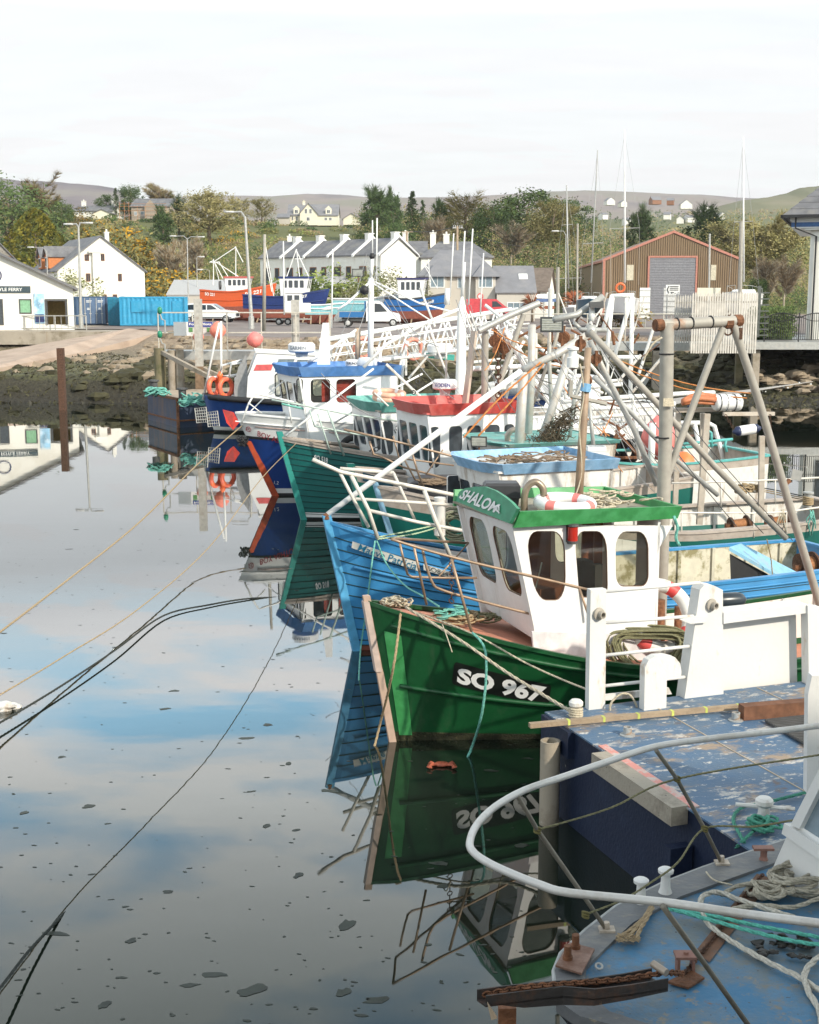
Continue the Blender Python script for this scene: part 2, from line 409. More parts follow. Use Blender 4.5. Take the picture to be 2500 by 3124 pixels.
for y in ys:
    hw=max(60,y*0.55)
    rows.append([(x_,y,land(x_,y))for x_ in[(-1+2*i/nx)*hw for i in range(nx+1)]])
mb.loft(rows,closed=False)
def land_mat():
    m=bpy.data.materials.new('shore_and_ground');m.use_nodes=True;t=m.node_tree;b=t.nodes['Principled BSDF']
    g=N(t,'ShaderNodeNewGeometry');sp_=N(t,'ShaderNodeSeparateXYZ');t.links.new(g.outputs['Position'],sp_.inputs[0])
    n=N(t,'ShaderNodeTexNoise');n.inputs['Scale'].default_value=0.9;n.inputs['Detail'].default_value=8;n.inputs['Roughness'].default_value=0.7;t.links.new(g.outputs['Position'],n.inputs[0])
    n3=N(t,'ShaderNodeTexNoise');n3.inputs['Scale'].default_value=6;n3.inputs['Detail'].default_value=6;t.links.new(g.outputs['Position'],n3.inputs[0])
    zz=mth(t,'ADD',sp_.outputs[2],mth(t,'MULTIPLY',mth(t,'SUBTRACT',n.outputs[0],0.5),1.2))
    c=ramp(t,mth(t,'DIVIDE',zz,4.0),[(0.0,(0.030,0.026,0.018)),(0.28,(0.045,0.040,0.024)),(0.40,(0.10,0.10,0.04)),(0.52,(0.22,0.18,0.12)),(0.80,(0.34,0.25,0.17)),(0.86,(0.30,0.22,0.18))])
    c=mixc(t,1.0,c,ramp(t,n3.outputs[0],[(0.3,0.55),(0.7,1.25)]),'MULTIPLY')
    gr=mixc(t,n.outputs[0],(0.06,0.085,0.025),(0.16,0.15,0.05))
    c=mixc(t,ramp(t,mth(t,'DIVIDE',sp_.outputs[1],400),[(0.49,0.0),(0.505,1.0)]),c,gr)
    t.links.new(c,b.inputs['Base Color']);b.inputs['Roughness'].default_value=0.9
    bp=N(t,'ShaderNodeBump');bp.inputs['Strength'].default_value=0.9;bp.inputs['Distance'].default_value=0.15;t.links.new(n3.outputs[0],bp.inputs['Height']);t.links.new(bp.outputs[0],b.inputs['Normal'])
    return m
mb.build('ground',land_mat(),kind='structure',smooth=True)
# asphalt hard standing laid on the ground
asph=pm('asphalt',(0.20,0.165,0.15),0.9,var=0.15,vscale=0.6,dirt=(0.30,0.25,0.22),damt=0.5,dscale=0.3)
mb=MB();xs=[-60+3*i for i in range(50)]
mb.loft([[(x,edge(x)+2.5,GZ+0.01)for x in xs],[(x,194,GZ+0.01)for x in xs]],closed=False)
mb.build('quay_road',asph,kind='structure')
mb=MB();mb.face([(-34,172,GZ+.02),(-6,172,GZ+.02),(-6,194,GZ+.02),(-34,194,GZ+.02)])
mb.build('lawn',pm('grass_lawn',(0.13,0.24,0.04),0.9,var=0.2),kind='structure')
# far hills
def ridge(name,pts,Y,dY,mat_,rough_,base=900):
    mb=MB();rows=[];m=10
    xs=[pts[0][0]+(pts[-1][0]-pts[0][0])*i/140 for i in range(141)]
    for r in range(m+1):
        t=r/m;row=[]
        for x in xs:
            top=D(x,lerp_tab(x,pts),Y);yy=Y+dY*0.3*0-dY*t
            h=top.z*(1-t)**0.9*(1+rough_*.25*noise.noise(Vector((x*.006,t*3,Y*.01))))if r else top.z+top.z*0.006*noise.noise(Vector((x*.03,0,Y)))
            row.append((top.x,yy,max(h,2)))
        rows.append(row)
    back=[(p[0]*1.0,p[1]+dY*0.5,2)for p in rows[0]]
    mb.loft([back]+rows,closed=False);mb.build(name,mat_,kind='structure',smooth=True)
def hill_mat(name,a,b,c):
    m=bpy.data.materials.new(name);m.use_nodes=True;t=m.node_tree;bs=t.nodes['Principled BSDF']
    g=N(t,'ShaderNodeNewGeometry');n=N(t,'ShaderNodeTexNoise');n.inputs['Scale'].default_value=0.006;n.inputs['Detail'].default_value=9;n.inputs['Roughness'].default_value=0.62
    mpn=N(t,'ShaderNodeMapping');mpn.inputs['Scale'].default_value=(1,0.4,4.0);t.links.new(g.outputs['Position'],mpn.inputs[0]);t.links.new(mpn.outputs[0],n.inputs[0])
    cc=ramp(t,n.outputs[0],[(0.32,a),(0.48,b),(0.62,c)]);t.links.new(cc,bs.inputs['Base Color']);bs.inputs['Roughness'].default_value=1.0;bs.inputs['Specular IOR Level'].default_value=0.1;return m
hm1=hill_mat('heather_moor',(0.10,0.085,0.095),(0.155,0.125,0.13),(0.20,0.175,0.15))
hm2=hill_mat('brown_moor',(0.14,0.115,0.115),(0.23,0.18,0.155),(0.18,0.165,0.11))
hm3=hill_mat('green_hill',(0.13,0.145,0.07),(0.20,0.185,0.11),(0.26,0.22,0.16))
ridge('far_hill',[(-900,530),(-200,535),(0,543),(70,552),(140,553),(230,560),(300,566),(350,574),(390,588),(450,615),(560,680)],2600,1100,hm1,0.25)
ridge('far_hill',[(-300,640),(380,612),(560,598),(700,596),(830,599),(930,591),(1050,594),(1110,601),(1250,603),(1420,600),(1560,592),(1660,584),(1800,581),(1900,584),(2060,592),(2150,594),(2240,602),(2340,606),(3300,600)],3600,1700,hm2,0.25)
ridge('near_hill',[(2150,640),(2260,612),(2340,602),(2400,590),(2440,573),(2500,567),(2600,552),(3100,540)],1500,700,hm3,0.2)
# ================================================================ TREES
barkm=pm('bark',(0.16,0.12,0.085),0.9,var=0.3)
barkp=pm('pale_bark',(0.38,0.33,0.25),0.9,var=0.2)
def leafm(n,c,v=0.35):
    m=pm(n,c,0.7,var=v,vscale=1.2,spec=0.2);return m
lf_dark=leafm('dark_evergreen_leaf',(0.045,0.075,0.025));lf_dark2=leafm('ivy_leaf',(0.07,0.11,0.035))
lf_mid=leafm('green_leaf',(0.10,0.135,0.042));lf_mid2=leafm('olive_leaf',(0.20,0.18,0.065))
lf_lime=leafm('spring_leaf',(0.21,0.245,0.06));lf_yel=leafm('golden_conifer_leaf',(0.24,0.21,0.03));lf_yel2=leafm('golden_dark_leaf',(0.14,0.15,0.03))  # second golden leaf is a darker tone mixed in by noise
lf_twig=leafm('bare_twig',(0.27,0.20,0.12),0.25);lf_twig2=leafm('budding_twig',(0.29,0.25,0.11),0.25)
lf_gorse=leafm('gorse_flower',(0.50,0.27,0.02),0.3);lf_cream=leafm('blossom',(0.55,0.55,0.32),0.2)
def leaf(mb,c,s,long_=1.0,mi=0):
    a=Vector((U(-1,1),U(-1,1),U(-1,1)));
    if a.length<1e-3:a=Vector((1,0,0))
    a.normalize();b=a.orthogonal().normalized();mb.cur=mi
    mb.add([c-a*s*long_-b*s*0.2,c+b*s*0.5,c+a*s*long_+b*s*0.1,c-b*s*0.5],[(0,1,2,3)])
def crown(mb,fn_r,cz,h,w,nclump,nleaf,s,mi_dark=0,mi_light=1,third=None):
    for i in range(nclump):
        while True:
            d=Vector((U(-1,1),U(-1,1),U(-1,1)))
            if 0.35<d.length<1:break
        r=fn_r(d.z);c=Vector((d.x*w*r,d.y*w*r,cz+d.z*h));cr=U(0.10,0.26)*w
        mi=mi_light if R()<0.5 else mi_dark
        if third is not None and R()<third[0]:mi=third[1]
        for k in range(nleaf):
            p=c+Vector((random.gauss(0,1),random.gauss(0,1),random.gauss(0,0.8)))*cr*0.6
            leaf(mb,p,s*U(0.6,1.4),1.0,mi if R()<0.85 else 1-min(mi,1))
def limbs(mb,h,r,n,spread,top=0.95,z0=0.25,twigs=0,tl=0.8,mb2=None,twr=0.02,up=0.5):
    mb.tube([(0,0,-0.6),(U(-.1,.1),U(-.1,.1),h*0.35),(U(-.3,.3),U(-.3,.3),h*0.7),(U(-.4,.4),U(-.4,.4),h*top)],[r*1.2,r*0.9,r*0.5,r*0.12],6)
    ends=[]
    for i in range(n):
        a=U(0,2*pi);z=h*U(z0,0.8);L=spread*U(0.6,1.0)*(1.1-0.5*z/h);p0=Vector((0,0,z))
        d=Vector((cos(a),sin(a),U(up*0.7,up*1.7))).normalized();pts=[p0];cur=p0.copy()
        for k in range(4):
            d=(d+Vector((U(-.25,.25),U(-.25,.25),U(0,.25)))).normalized();cur=cur+d*L/4;pts.append(cur.copy())
        rr=r*0.42*(1-z/h*0.5);mb.tube(pts,[rr,rr*.75,rr*.55,rr*.35,rr*.12],4)
        for k in range(1,5):ends.append((pts[k],d.copy()))
    if twigs and mb2 is not None:
        for i in range(twigs):
            p,d=random.choice(ends);q=p.copy();dd=(d+Vector((U(-1,1),U(-1,1),U(-.6,1)))*0.9).normalized()
            L=tl*U(0.5,1.5);b=dd.orthogonal().normalized()*twr;mb2.cur=0 if R()<0.6 else 1
            e1=q+dd*L*.5;e2=e1+(dd+Vector((U(-.5,.5),U(-.5,.5),U(-.2,.5)))).normalized()*L*.5
            mb2.add([q-b,q+b,e1+b*.7,e1-b*.7,e2],[(0,1,2,3),(3,2,4)])
            for j in range(3):
                e=q+dd*L*U(.2,.7);f=e+(dd+Vector((U(-1,1),U(-1,1),U(-.3,1)))).normalized()*L*.4
                mb2.add([e-b*.5,e+b*.5,f],[(0,1,2)])
    return ends
PROTO={}
def mk_tree(kind,var=0):
    random.seed(hash_(kind)+var*17)
    root=thing('tree','x','tree',(0,-60,0));T=MB();C=MB();off=Vector((0,-60,0))
    if kind=='bare':
        limbs(T,8,0.2,26,4.2,twigs=4200,tl=1.0,mb2=C,twr=0.05);mats=[lf_twig,lf_twig2];tm=barkm
    elif kind=='pale_bare':
        limbs(T,8,0.16,24,4.5,twigs=2000,tl=1.1,mb2=C,twr=0.045,up=.9);mats=[lf_twig,barkp];tm=barkp
    elif kind=='budding':
        limbs(T,8,0.2,16,4.0,twigs=1800,tl=0.9,mb2=C,twr=0.035)
        crown(C,lambda z:sqrt(max(0,1-z*z*.8)),4.9,3.8,3.8,95,46,0.12);mats=[lf_twig2,lf_mid2];tm=barkm
    elif kind=='ivy':
        limbs(T,9,0.25,12,3.6,twigs=1200,tl=1.1,mb2=C,twr=0.035,up=.9)
        C.cur=0
        crown(C,lambda z:0.55+.35*(1-abs(z)),4.6,4.0,2.7,80,50,0.14);mats=[lf_dark2,lf_dark];tm=barkm
    elif kind=='green':
        limbs(T,8,0.22,12,3.2);crown(C,lambda z:sqrt(max(0,1-z*z*.75)),4.9,3.8,3.9,120,56,0.14);mats=[lf_mid,lf_dark2];tm=barkm
    elif kind=='evergreen':
        limbs(T,8,0.22,12,3.0);crown(C,lambda z:sqrt(max(0,1-z*z*.7)),4.6,4.0,3.8,130,56,0.14,third=(0.2,2));mats=[lf_dark,lf_dark2,lf_mid];tm=barkm
    elif kind=='conifer':
        T.tube([(0,0,-.5),(0,0,9.5)],[0.18,0.03],6)
        for i in range(150):
            t=i/150;z=1.0+8.8*t;L=2.4*(1-t)+.25;a=U(0,2*pi);mi=0 if R()<.7 else 1
            for k in range(16):
                u=U(0.1,1);leaf(C,Vector((cos(a)*L*u+U(-.2,.2),sin(a)*L*u+U(-.2,.2),z-L*u*.25+U(-.15,.15))),.16,1.2,mi)
        mats=[lf_dark,lf_dark2];tm=barkm
    elif kind=='golden':
        T.tube([(0,0,-.5),(0,0,5)],[0.3,0.05],6)
        for i in range(5200):
            t=R()**1.3;a=U(0,2*pi);lob=1+.12*sin(a*7+t*9);r=3.9*(1-t)**.62*lob*(1-.25*R()**3)
            leaf(C,Vector((cos(a)*r,sin(a)*r,.2+6.6*t)),U(.09,.18),1.3,0 if(noise.noise(Vector((cos(a)*3,sin(a)*3,t*7)))>-.05)else 1)
        mats=[lf_yel,lf_yel2];tm=barkm
    elif kind=='bush':
        T.tube([(0,0,-.3),(0,0,1.2)],[0.08,0.03],5);crown(C,lambda z:sqrt(max(0,1-z*z*.6)),1.5,1.6,2.2,40,30,.12);mats=[lf_lime,lf_mid];tm=barkm
    elif kind=='blossom':
        T.tube([(0,0,-.3),(0,0,1.6)],[0.1,0.04],5);crown(C,lambda z:sqrt(max(0,1-z*z*.6)),2.3,2.2,2.7,60,34,.10);mats=[lf_cream,lf_lime];tm=barkm
    elif kind=='gorse':
        T.tube([(0,0,-.3),(0,0,.8)],[0.08,0.03],5);crown(C,lambda z:sqrt(max(0,1-z*z*.6)),1.0,1.1,2.0,34,30,.10);mats=[lf_gorse,lf_mid2];tm=barkm;C.mi=[1 if R()<.35 else m_ for m_ in C.mi]
    elif kind=='palm':
        T.tube([(0,0,-.3),(0,0,1.6)],[0.12,0.09],6)
        for i in range(90):
            a=U(0,2*pi);e=U(-.4,1.3);d=Vector((cos(a)*cos(e),sin(a)*cos(e),sin(e)));c=Vector((0,0,1.6));b=d.orthogonal().normalized()*.05
            C.cur=0 if R()<.6 else 1;C.add([c-b,c+b,c+d*.8+b-Vector((0,0,.05)),c+d*1.3-Vector((0,0,.3)),c+d*.8-b-Vector((0,0,.05))],[(0,1,2,3,4)])
        mats=[pm('red_spiky_leaf',(.40,.13,.06),.7),lf_twig];tm=barkm
    for M_ in(T,C):M_.v=[tuple(Vector(p)+off)for p in M_.v]
    T.build('trunk',tm,root,smooth=True);C.build('crown',mats,root)
    return root
def hash_(s):return sum(ord(c)*(i+3)for i,c in enumerate(s))
FIRST={}
TC={}
def tree(kind,px,py,Y,hpx,label,group=None,wid=1.0,name=None,var=0,cat=None):
    """py = pixel row of the foot; hpx = height in photo pixels; Y = distance"""
    key=(kind,var);H0=dict(bare=9.6,pale_bare=10.2,budding=9.2,ivy=10,green=8.8,evergreen=8.8,conifer=9.8,golden=6.9,bush=3.2,blossom=4.6,gorse=2.2,palm=2.9)[kind]
    if key not in PROTO:PROTO[key]=mk_tree(kind,var);FIRST[key]=True
    p=D(px,py,Y);z=land(p.x,Y)if Y>105 else p.z
    z=min(z,p.z);ht=(hpx*Y/FPX)+(p.z-z);s=ht/H0;random.seed(int(px*7+py*3+Y))
    sc=(s*wid,s*wid,s);rz=U(0,6.28)
    if FIRST[key]:
        o=PROTO[key];o.location=(p.x,Y,z);o.rotation_euler=(0,0,rz);o.scale=sc;FIRST[key]=False
    else:o=dup(PROTO[key],(p.x,Y,z),rz,sc)
    o['label']=label;o['category']=cat or('tree' if kind not in('bush','blossom','gorse','palm')else 'bush')
    if group:o['group']=group
    elif 'group' in o:del o['group']
    nm={'bare':'bare_tree','pale_bare':'bare_tree','budding':'budding_tree','ivy':'ivy_clad_tree','green':'green_tree','evergreen':'evergreen_tree','conifer':'conifer_tree','golden':'golden_cypress','bush':'green_bush','blossom':'blossom_bush','gorse':'gorse_bush','palm':'cordyline_plant'}[kind]
    o.name=nm;return o
TG='trees on the hillside behind the harbour'
tree('green',30,800,235,250,'tall bright green tree at the left end behind the white gabled house',TG,1.15)
tree('bare',138,700,300,175,'tall bare rounded tree against the moor above the golden cypress',TG,1.2)
tree('golden',112,790,225,150,'golden green rounded cypress behind the stone roofed dormers',TG)
tree('green',190,690,290,75,'small green tree beside the tall bare tree on the left hill',TG)
tree('conifer',355,660,330,82,'left dark pointed conifer of the two beside the scaffolded house',TG)
tree('evergreen',400,660,335,100,'dark spreading pine behind the scaffolded house',TG,.9)
tree('evergreen',325,655,335,62,'low dark pine left of the pointed conifer',TG,1.2,var=1)
tree('bare',490,640,330,90,'bare tree rising behind the scaffolded house roof',TG,1.3,var=1)
tree('ivy',548,700,285,120,'dark ivy clad tree right of the scaffolded house',TG,.9)
tree('ivy',500,730,270,110,'dark ivy clad tree leaning over the stony bank',TG,1.0,var=1)
tree('budding',640,760,280,185,'broad olive budding tree behind the tall curved lamp',TG,1.5)
tree('budding',735,700,330,100,'olive budding tree right of the broad one on the ridge',TG,1.2,var=1)
tree('budding',800,690,340,90,'brownish budding tree left of the cream dormer house',TG,1.2)
tree('pale_bare',530,870,215,160,'pale twiggy bare tree beside the twin arm lamp',TG,.9)
tree('pale_bare',590,860,225,150,'pale bare tree right of the twin arm lamp',TG,.9,var=1)
tree('ivy',1150,740,290,180,'tall ivy clad tree with bare crown right of the cream house',TG,1.1)
tree('ivy',1195,730,300,165,'ivy clad tree just right of the tallest ivy clad tree',TG,.8,var=1)
tree('conifer',1258,720,300,130,'dark green conifer above the white end gable',TG,1.1,var=1)
tree('conifer',1213,700,310,100,'narrow conifer left of the wider one above the gable',TG,.7)
tree('conifer',1290,720,300,105,'short dark conifer right of the one above the gable',TG,.9,var=1)
tree('ivy',1345,730,290,130,'ivy clad tree between the conifers and the big green tree',TG,.9)
tree('evergreen',1120,800,250,110,'dark evergreen behind the terrace roofs',TG,.8)
tree('evergreen',1215,790,250,115,'dark evergreen bush tree left of the white end gable top',TG,.8,var=1)
tree('budding',1420,760,285,180,'big olive green tree behind the grey hipped roof',TG,1.3,var=1)
tree('green',1610,740,290,155,'broad mid green tree behind the grey roofed house',TG,1.5)
tree('evergreen',1500,745,280,120,'dark evergreen left of the broad green tree',TG,1.0)
tree('budding',1690,760,280,160,'olive tree left of the thin lamp mast',TG,1.1)
tree('evergreen',1740,700,320,95,'dark flat topped tree above the left yacht masts',TG,1.3,var=1)
tree('ivy',1955,740,290,130,'ivy clad tree behind the middle yacht mast',TG,1.0,var=1)
tree('ivy',2150,760,270,155,'dark ivy tree with spreading limbs above the brown shed',TG,1.3)
tree('budding',2230,800,250,150,'budding tree right of the brown shed roof',TG,1.2)
tree('budding',2330,820,235,170,'rusty brown budding tree left of the white harbour building',TG,1.3,var=1)
tree('pale_bare',2390,960,190,200,'pale branched bare tree beside the white harbour building',TG,1.0)
tree('pale_bare',2330,960,180,190,'leaning pale bare tree right of the right yacht',TG,1.0,var=1)
tree('evergreen',2310,960,175,120,'rounded dark green tree behind the slatted fence end',TG,.65)
tree('pale_bare',1560,800,260,150,'pale bare tree behind the telegraph pole',TG,1.2)
tree('pale_bare',1330,780,262,130,'pale bare tree right of the white end gable',TG,1.1,var=1)
tree('blossom',1195,900,150,85,'pale green leafy bush in front of the white end gable',None,1.4)
tree('blossom',215,885,162,65,'cream blossoming bush against the white gabled house',None,1.3)
tree('bush',1030,880,158,62,'green bush in front of the third terrace house',None,1.5)
tree('blossom',1135,890,156,75,'feathery green bush left of the blank gable',None,1.2)
tree('bush',965,870,160,50,'low green bush in front of the fourth terrace house',None,1.6)
tree('bush',1080,850,172,80,'bright green bush in front of the terrace doors',None,1.0)
tree('green',1100,860,175,110,'thin green leafed young tree before the terrace',None,.8)
tree('gorse',1905,985,118,60,'yellow gorse bush beside the quay rail by the white boat',None,1.2)
tree('gorse',1850,985,122,36,'small yellow gorse bush left of the bigger one by the rail',None,1.2)
tree('palm',1625,930,140,50,'red spiky cordyline beside the road signs')
tree('palm',1752,930,135,60,'brown spiky cordyline left of the navy yacht')
for i,(px,py,Y,h)in enumerate(((330,735,250,42),(385,725,252,34),(430,760,245,30),(475,845,205,30),(510,850,205,34),(420,835,205,34),(545,850,204,28),(590,855,204,30),(505,870,200,20),(300,700,280,30),(240,655,300,24))):
    tree('gorse',px,py,Y,h,['large orange gorse clump on the left bank above the navy container','orange gorse clump left of the twin arm lamp head','orange gorse clump just above the white house gable','lowest left gorse bush on the gravel mound','topmost gorse bush on the gravel mound','gorse bush at the left edge of the gravel mound','gorse bush at the right end of the gravel mound','gorse bush by the foot of the twin arm lamp','small gorse bush at the front of the gravel mound','orange gorse clump near the white bungalow','highest gorse clump near the tall bare tree'][i],'orange gorse bushes',1.2)
# wooded hillside that reads as one mass
random.seed(11)
mb=MB()
def blob(mb,c,w,h,n,s,mis):
    for k in range(n):
        d=Vector((random.gauss(0,1),random.gauss(0,1),random.gauss(0,1))).normalized()*U(.6,1.05)
        leaf(mb,Vector((c[0]+d.x*w,c[1]+d.y*w,c[2]+max(0,d.z*h+h*.55))),s*U(.6,1.5),U(.7,1.2),random.choice(mis))
pal=[(0,1,0),(2,1,2),(3,2,3),(4,5,4),(4,3,5),(4,5,5),(2,3,6),(1,0,1)]
for i in range(1500):
    Y=203+150*R()**1.0;x=U(-0.36,0.40)*Y;z=land(x,Y)
    p0=PCX+x/Y*FPX
    if Y<214 and 400<p0<640:continue
    far=190<p0<1110 and Y>270
    if Y>285 and(200<p0<560 or 830<p0<1110)and R()<.7:continue
    if far:h=U(.6,1.4);w=U(1.5,2.6)
    elif Y>250 and p0>1060:h=U(3,5.2);w=U(2.2,4.2)
    else:h=U(1.8,4.0);w=U(1.6,3.0)
    mis=random.choice(pal)
    gz=noise.noise(Vector((x*.035,Y*.035,9)))
    if p0<1150 and Y>222 and gz>.25 and R()<.5:mis=(7,3,3,2);h*=.6
    q=.19*(Y/270)
    blob(mb,(x,Y,z-.3),w,h,230,q,mis)
mb.build('hillside_wood',[lf_dark,lf_dark2,lf_mid,lf_mid2,lf_twig2,lf_twig,lf_lime,lf_gorse],label='scrub, hedges and small trees massed over the slope behind the harbour',cat='woodland',kind='stuff')
mb=MB()
for i in range(900):
    Y=U(430,1250);x=U(-0.37,0.40)*Y;z=land(x,Y);
    blob(mb,(x,Y,z-.5),U(3,7),U(2,5),26,.9,random.choice(pal))
mb.build('distant_wood',[lf_dark,lf_dark2,lf_mid,lf_mid2,lf_twig2,lf_twig,lf_lime,lf_gorse],label='far hedges and copses below the moor',cat='woodland',kind='stuff')
# ================================================================ BOAT BUILDER
def proj(p):
    x,y,z=p[0],p[1],p[2]-CAMZ;d=y*_cp-z*_sp;u=y*_sp+z*_cp
    return PCX+x/d*FPX,PCY-u/d*FPX
class Boat:
    def __init__(s,label,fr,L,B,hb,hm,hs,rake,group='fishing boats moored side by side',name='fishing_boat',fl=0.75,ez=1.6,fb=.75,keel=0.4,cat='fishing boat'):
        s.fr=fr;s.L=L;s.B=B;s.hb=hb;s.hm=hm;s.hs=hs;s.rk=rake;s.fl=fl;s.ez=ez;s.fb=fb;s.keel=keel
        s.root=thing(name,label,cat,fr,group)
    def zs(s,t):return s.hm+(s.hb-s.hm)*(1-min(t/.55,1))**s.ez+(s.hs-s.hm)*max(0,(t-.55)/.45)**2
    def half(s,t,q):
        e=1-.16*max(0,(t-.5)/.5)**2
        bs=s.B/2*sin(pi/2*min(t/.42,1))**s.fb*e
        bw=s.B/2*.92*sin(pi/2*min(t/.62,1))**1.15*e
        if q<0:return bw*max(0.02,1+q*.5)
        return bw+(bs-bw)*q**s.fl
    def loc(s,t,q,sd=-1,off=0.0):
        z=s.zs(t)*q if q>=0 else q*s.keel
        x=t*s.L-s.rk*(z/s.hb)*(1-t)**4
        return Vector((x,sd*(s.half(t,q)+off),z))
    def p(s,t,q,sd=-1,off=0.0):return s.fr.m@s.loc(t,q,sd,off)
    def W(s,x,y,z):return s.fr.w(x,y,z)
    def nrm(s,t,q,sd=-1):
        a=s.p(t+.01,q,sd)-s.p(max(t-.01,0),q,sd);b=s.p(t,min(q+.05,1),sd)-s.p(t,q-.05,sd)
        n=a.cross(b).normalized();o=s.fr.m.to_3x3()@Vector((0,sd,0));return n if n.dot(o)>0 else-n
    def hit(s,px,py,sd=-1):
        best=None;lo=[0.0,0.0];hi=[0.9,1.0]
        for it in range(4):
            for i in range(13):
                for j in range(13):
                    t=lo[0]+(hi[0]-lo[0])*i/12;q=lo[1]+(hi[1]-lo[1])*j/12
                    a=proj(s.p(t,q,sd));d=(a[0]-px)**2+(a[1]-py)**2
                    if best is None or d<best[0]:best=(d,t,q)
            w=[(hi[k]-lo[k])/6 for k in(0,1)];lo=[max(0,best[1]-w[0]),max(0,best[2]-w[1])];hi=[min(.95,best[1]+w[0]),min(1,best[2]+w[1])]
        return best[1],best[2]
    def hull(s,mats,bands=((.0,0),(.12,1)),planks=0,nt_=36,lap=.022,capm=None,capw=.12,deckm=None,tf=.3,dd=.06,well=.6,strakes=(),strm=None,stem=None,stemw=.09,inner=None,stemup=.06,lap_shade_col=(.02,.1,.1)):
        """mats by index; bands = ((q_start, mat_index), ...) from below upwards"""
        mb=MB();qs=[-1,-.5,0]
        if planks:qs+=[i/planks for i in range(1,planks+1)]
        else:qs+=[.1,.2,.35,.5,.65,.8,.9,1]
        for q,_ in bands:
            if 0<q<1 and q not in qs:qs.append(q)
        qs.sort();lv=[]
        for i,q in enumerate(qs):
            if planks and 0<q<1:lv+=[(q,0.0),(q,lap)]
            else:lv.append((q,0.0))
        tv=[(i/nt_)**1.25 for i in range(nt_+1)]
        def mi(q):
            r=0
            for a,m in bands:
                if q>=a:r=m
            return r
        for sd in(-1,1):
            rows=[[s.p(t,q,sd,o*min(1,t*12))for q,o in lv]for t in tv];n=len(lv)
            vs=[p for r in rows for p in r];o=len(mb.v);mb.v+=[tuple(p)for p in vs]
            for i in range(nt_):
                for j in range(n-1):
                    mb.f.append((o+i*n+j,o+(i+1)*n+j,o+(i+1)*n+j+1,o+i*n+j+1));mb.mi.append(mi((lv[j][0]+lv[j+1][0])/2))
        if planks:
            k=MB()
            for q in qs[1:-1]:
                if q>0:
                    for sd in(-1,1):k.tube([s.p(t,q,sd,lap*.55*min(1,t*12))-Vector((0,0,.008))for t in tv],.011,4)  # dark tubes standing in for the shade under each plank lap
            lap_lines=k
        n=len(lv);a=[s.p(1,q,-1)for q,o in lv];b=[s.p(1,q,1)for q,o in lv]
        mb.cur=mi(.9);mb.face(a+b[::-1])
        h=mb.build('hull',mats,s.root,smooth=not planks,auto=True)
        if planks:lap_lines.build('lap_shade',pm('seam_'+mats[-2].name,[c*.35 for c in lap_shade_col]),h)
        g=MB();ts=[i/48 for i in range(49)]
        for sd in(-1,1):
            ring=[]
            for t in ts:
                c=s.loc(t,1,sd);rr=[]
                for dy,dz in((.03,.0),(.03,.055),(-capw,.055),(-capw,0)):
                    y=c.y+sd*dy
                    if sd*y<0.0:y=0
                    rr.append(s.fr.m@Vector((c.x,y,c.z+dz)))
                ring.append(rr)
            g.loft(ring)
        cc=[s.fr.m@(s.loc(1,1,sd)+Vector((0,0,.03)))for sd in(-1,1)];g.beam(cc[0],cc[1],capw+.03,.055)
        g.build('gunwale',capm or mats[-1],s.root)
        dk=MB();rows=[]
        def zd(t):return s.zs(t)-(dd if t<tf else well)
        s.zd=zd
        tl=sorted(set(ts+[tf-.0005,tf+.0005]))
        for t in tl:
            c=s.loc(t,1);y=max(-c.y-.05,.001);z=zd(t);rows.append([s.fr.m@Vector((c.x,yy,z+.03*(1-(yy/y)**2)))for yy in(-y,-y/2,0,y/2,y)])
        dk.loft(rows,closed=False);dk.build('deck',deckm or mats[-1],s.root)
        bw=MB()
        for sd in(-1,1):
            rows=[]
            for t in tl:
                if t<tf:continue
                c=s.loc(t,1,sd);rows.append([s.fr.m@Vector((c.x,c.y-sd*.07,c.z)),s.fr.m@Vector((c.x,c.y-sd*.07,zd(t)-.02))])
            bw.loft(rows,closed=False)
            for k in range(7):
                t=tf+(1-tf)*(k+.5)/7;c=s.loc(t,1,sd);bw.beam(s.fr.m@Vector((c.x,c.y-sd*.10,c.z)),s.fr.m@Vector((c.x,c.y-sd*.10,zd(t))),.06,.06)
        bw.build('bulwark',inner or mats[-1],s.root)
        if strakes:
            k=MB()
            for q,r in strakes:
                for sd in(-1,1):k.tube([s.p(t,q,sd,r*.6)for t in ts if t>.004],r,6)
            k.build('rubbing_strake',strm or capm or mats[-1],s.root,smooth=True)
        if stem is not None:
            k=MB();ring=[]
            for i in range(9):
                q=-.8+(1.0+stemup+.8)*i/8;z=s.zs(0)*q if q>0 else q*s.keel;x=-s.rk*z/s.hb
                ring.append([s.W(x-.8*stemw,-stemw*.5,z),s.W(x-.8*stemw,stemw*.5,z),s.W(x+1.2*stemw,stemw,z),s.W(x+1.2*stemw,-stemw,z)])
            k.loft(ring);k.build('stem',stem,s.root)
        return h
    def quad(s,C,off):
        """C: four photo pixels TL,TR,BR,BL lying on the hull -> map of the unit square onto the hull skin"""
        c=[s.hit(*q)for q in C]
        def fn(a,b):
            t=(c[0][0]*(1-a)+c[1][0]*a)*b+(c[3][0]*(1-a)+c[2][0]*a)*(1-b)
            q=(c[0][1]*(1-a)+c[1][1]*a)*b+(c[3][1]*(1-a)+c[2][1]*a)*(1-b)
            return s.p(t,q)+s.nrm(t,min(q,.97))*off
        return fn
    def decal(s,name,C,m,off=.006,n=14,rnd=.0):
        fn=s.quad(C,off);mb=MB()
        ys=[0,.06,.2,.5,.8,.94,1]
        def ins(b):return rnd*(1-sqrt(max(0,1-(max(0,.2-b,b-.8)/.2)**2)))
        mb.loft([[fn(ins(b)+(1-2*ins(b))*i/n,b)for i in range(n+1)]for b in ys],closed=False)
        return mb.build(name,m,s.root)
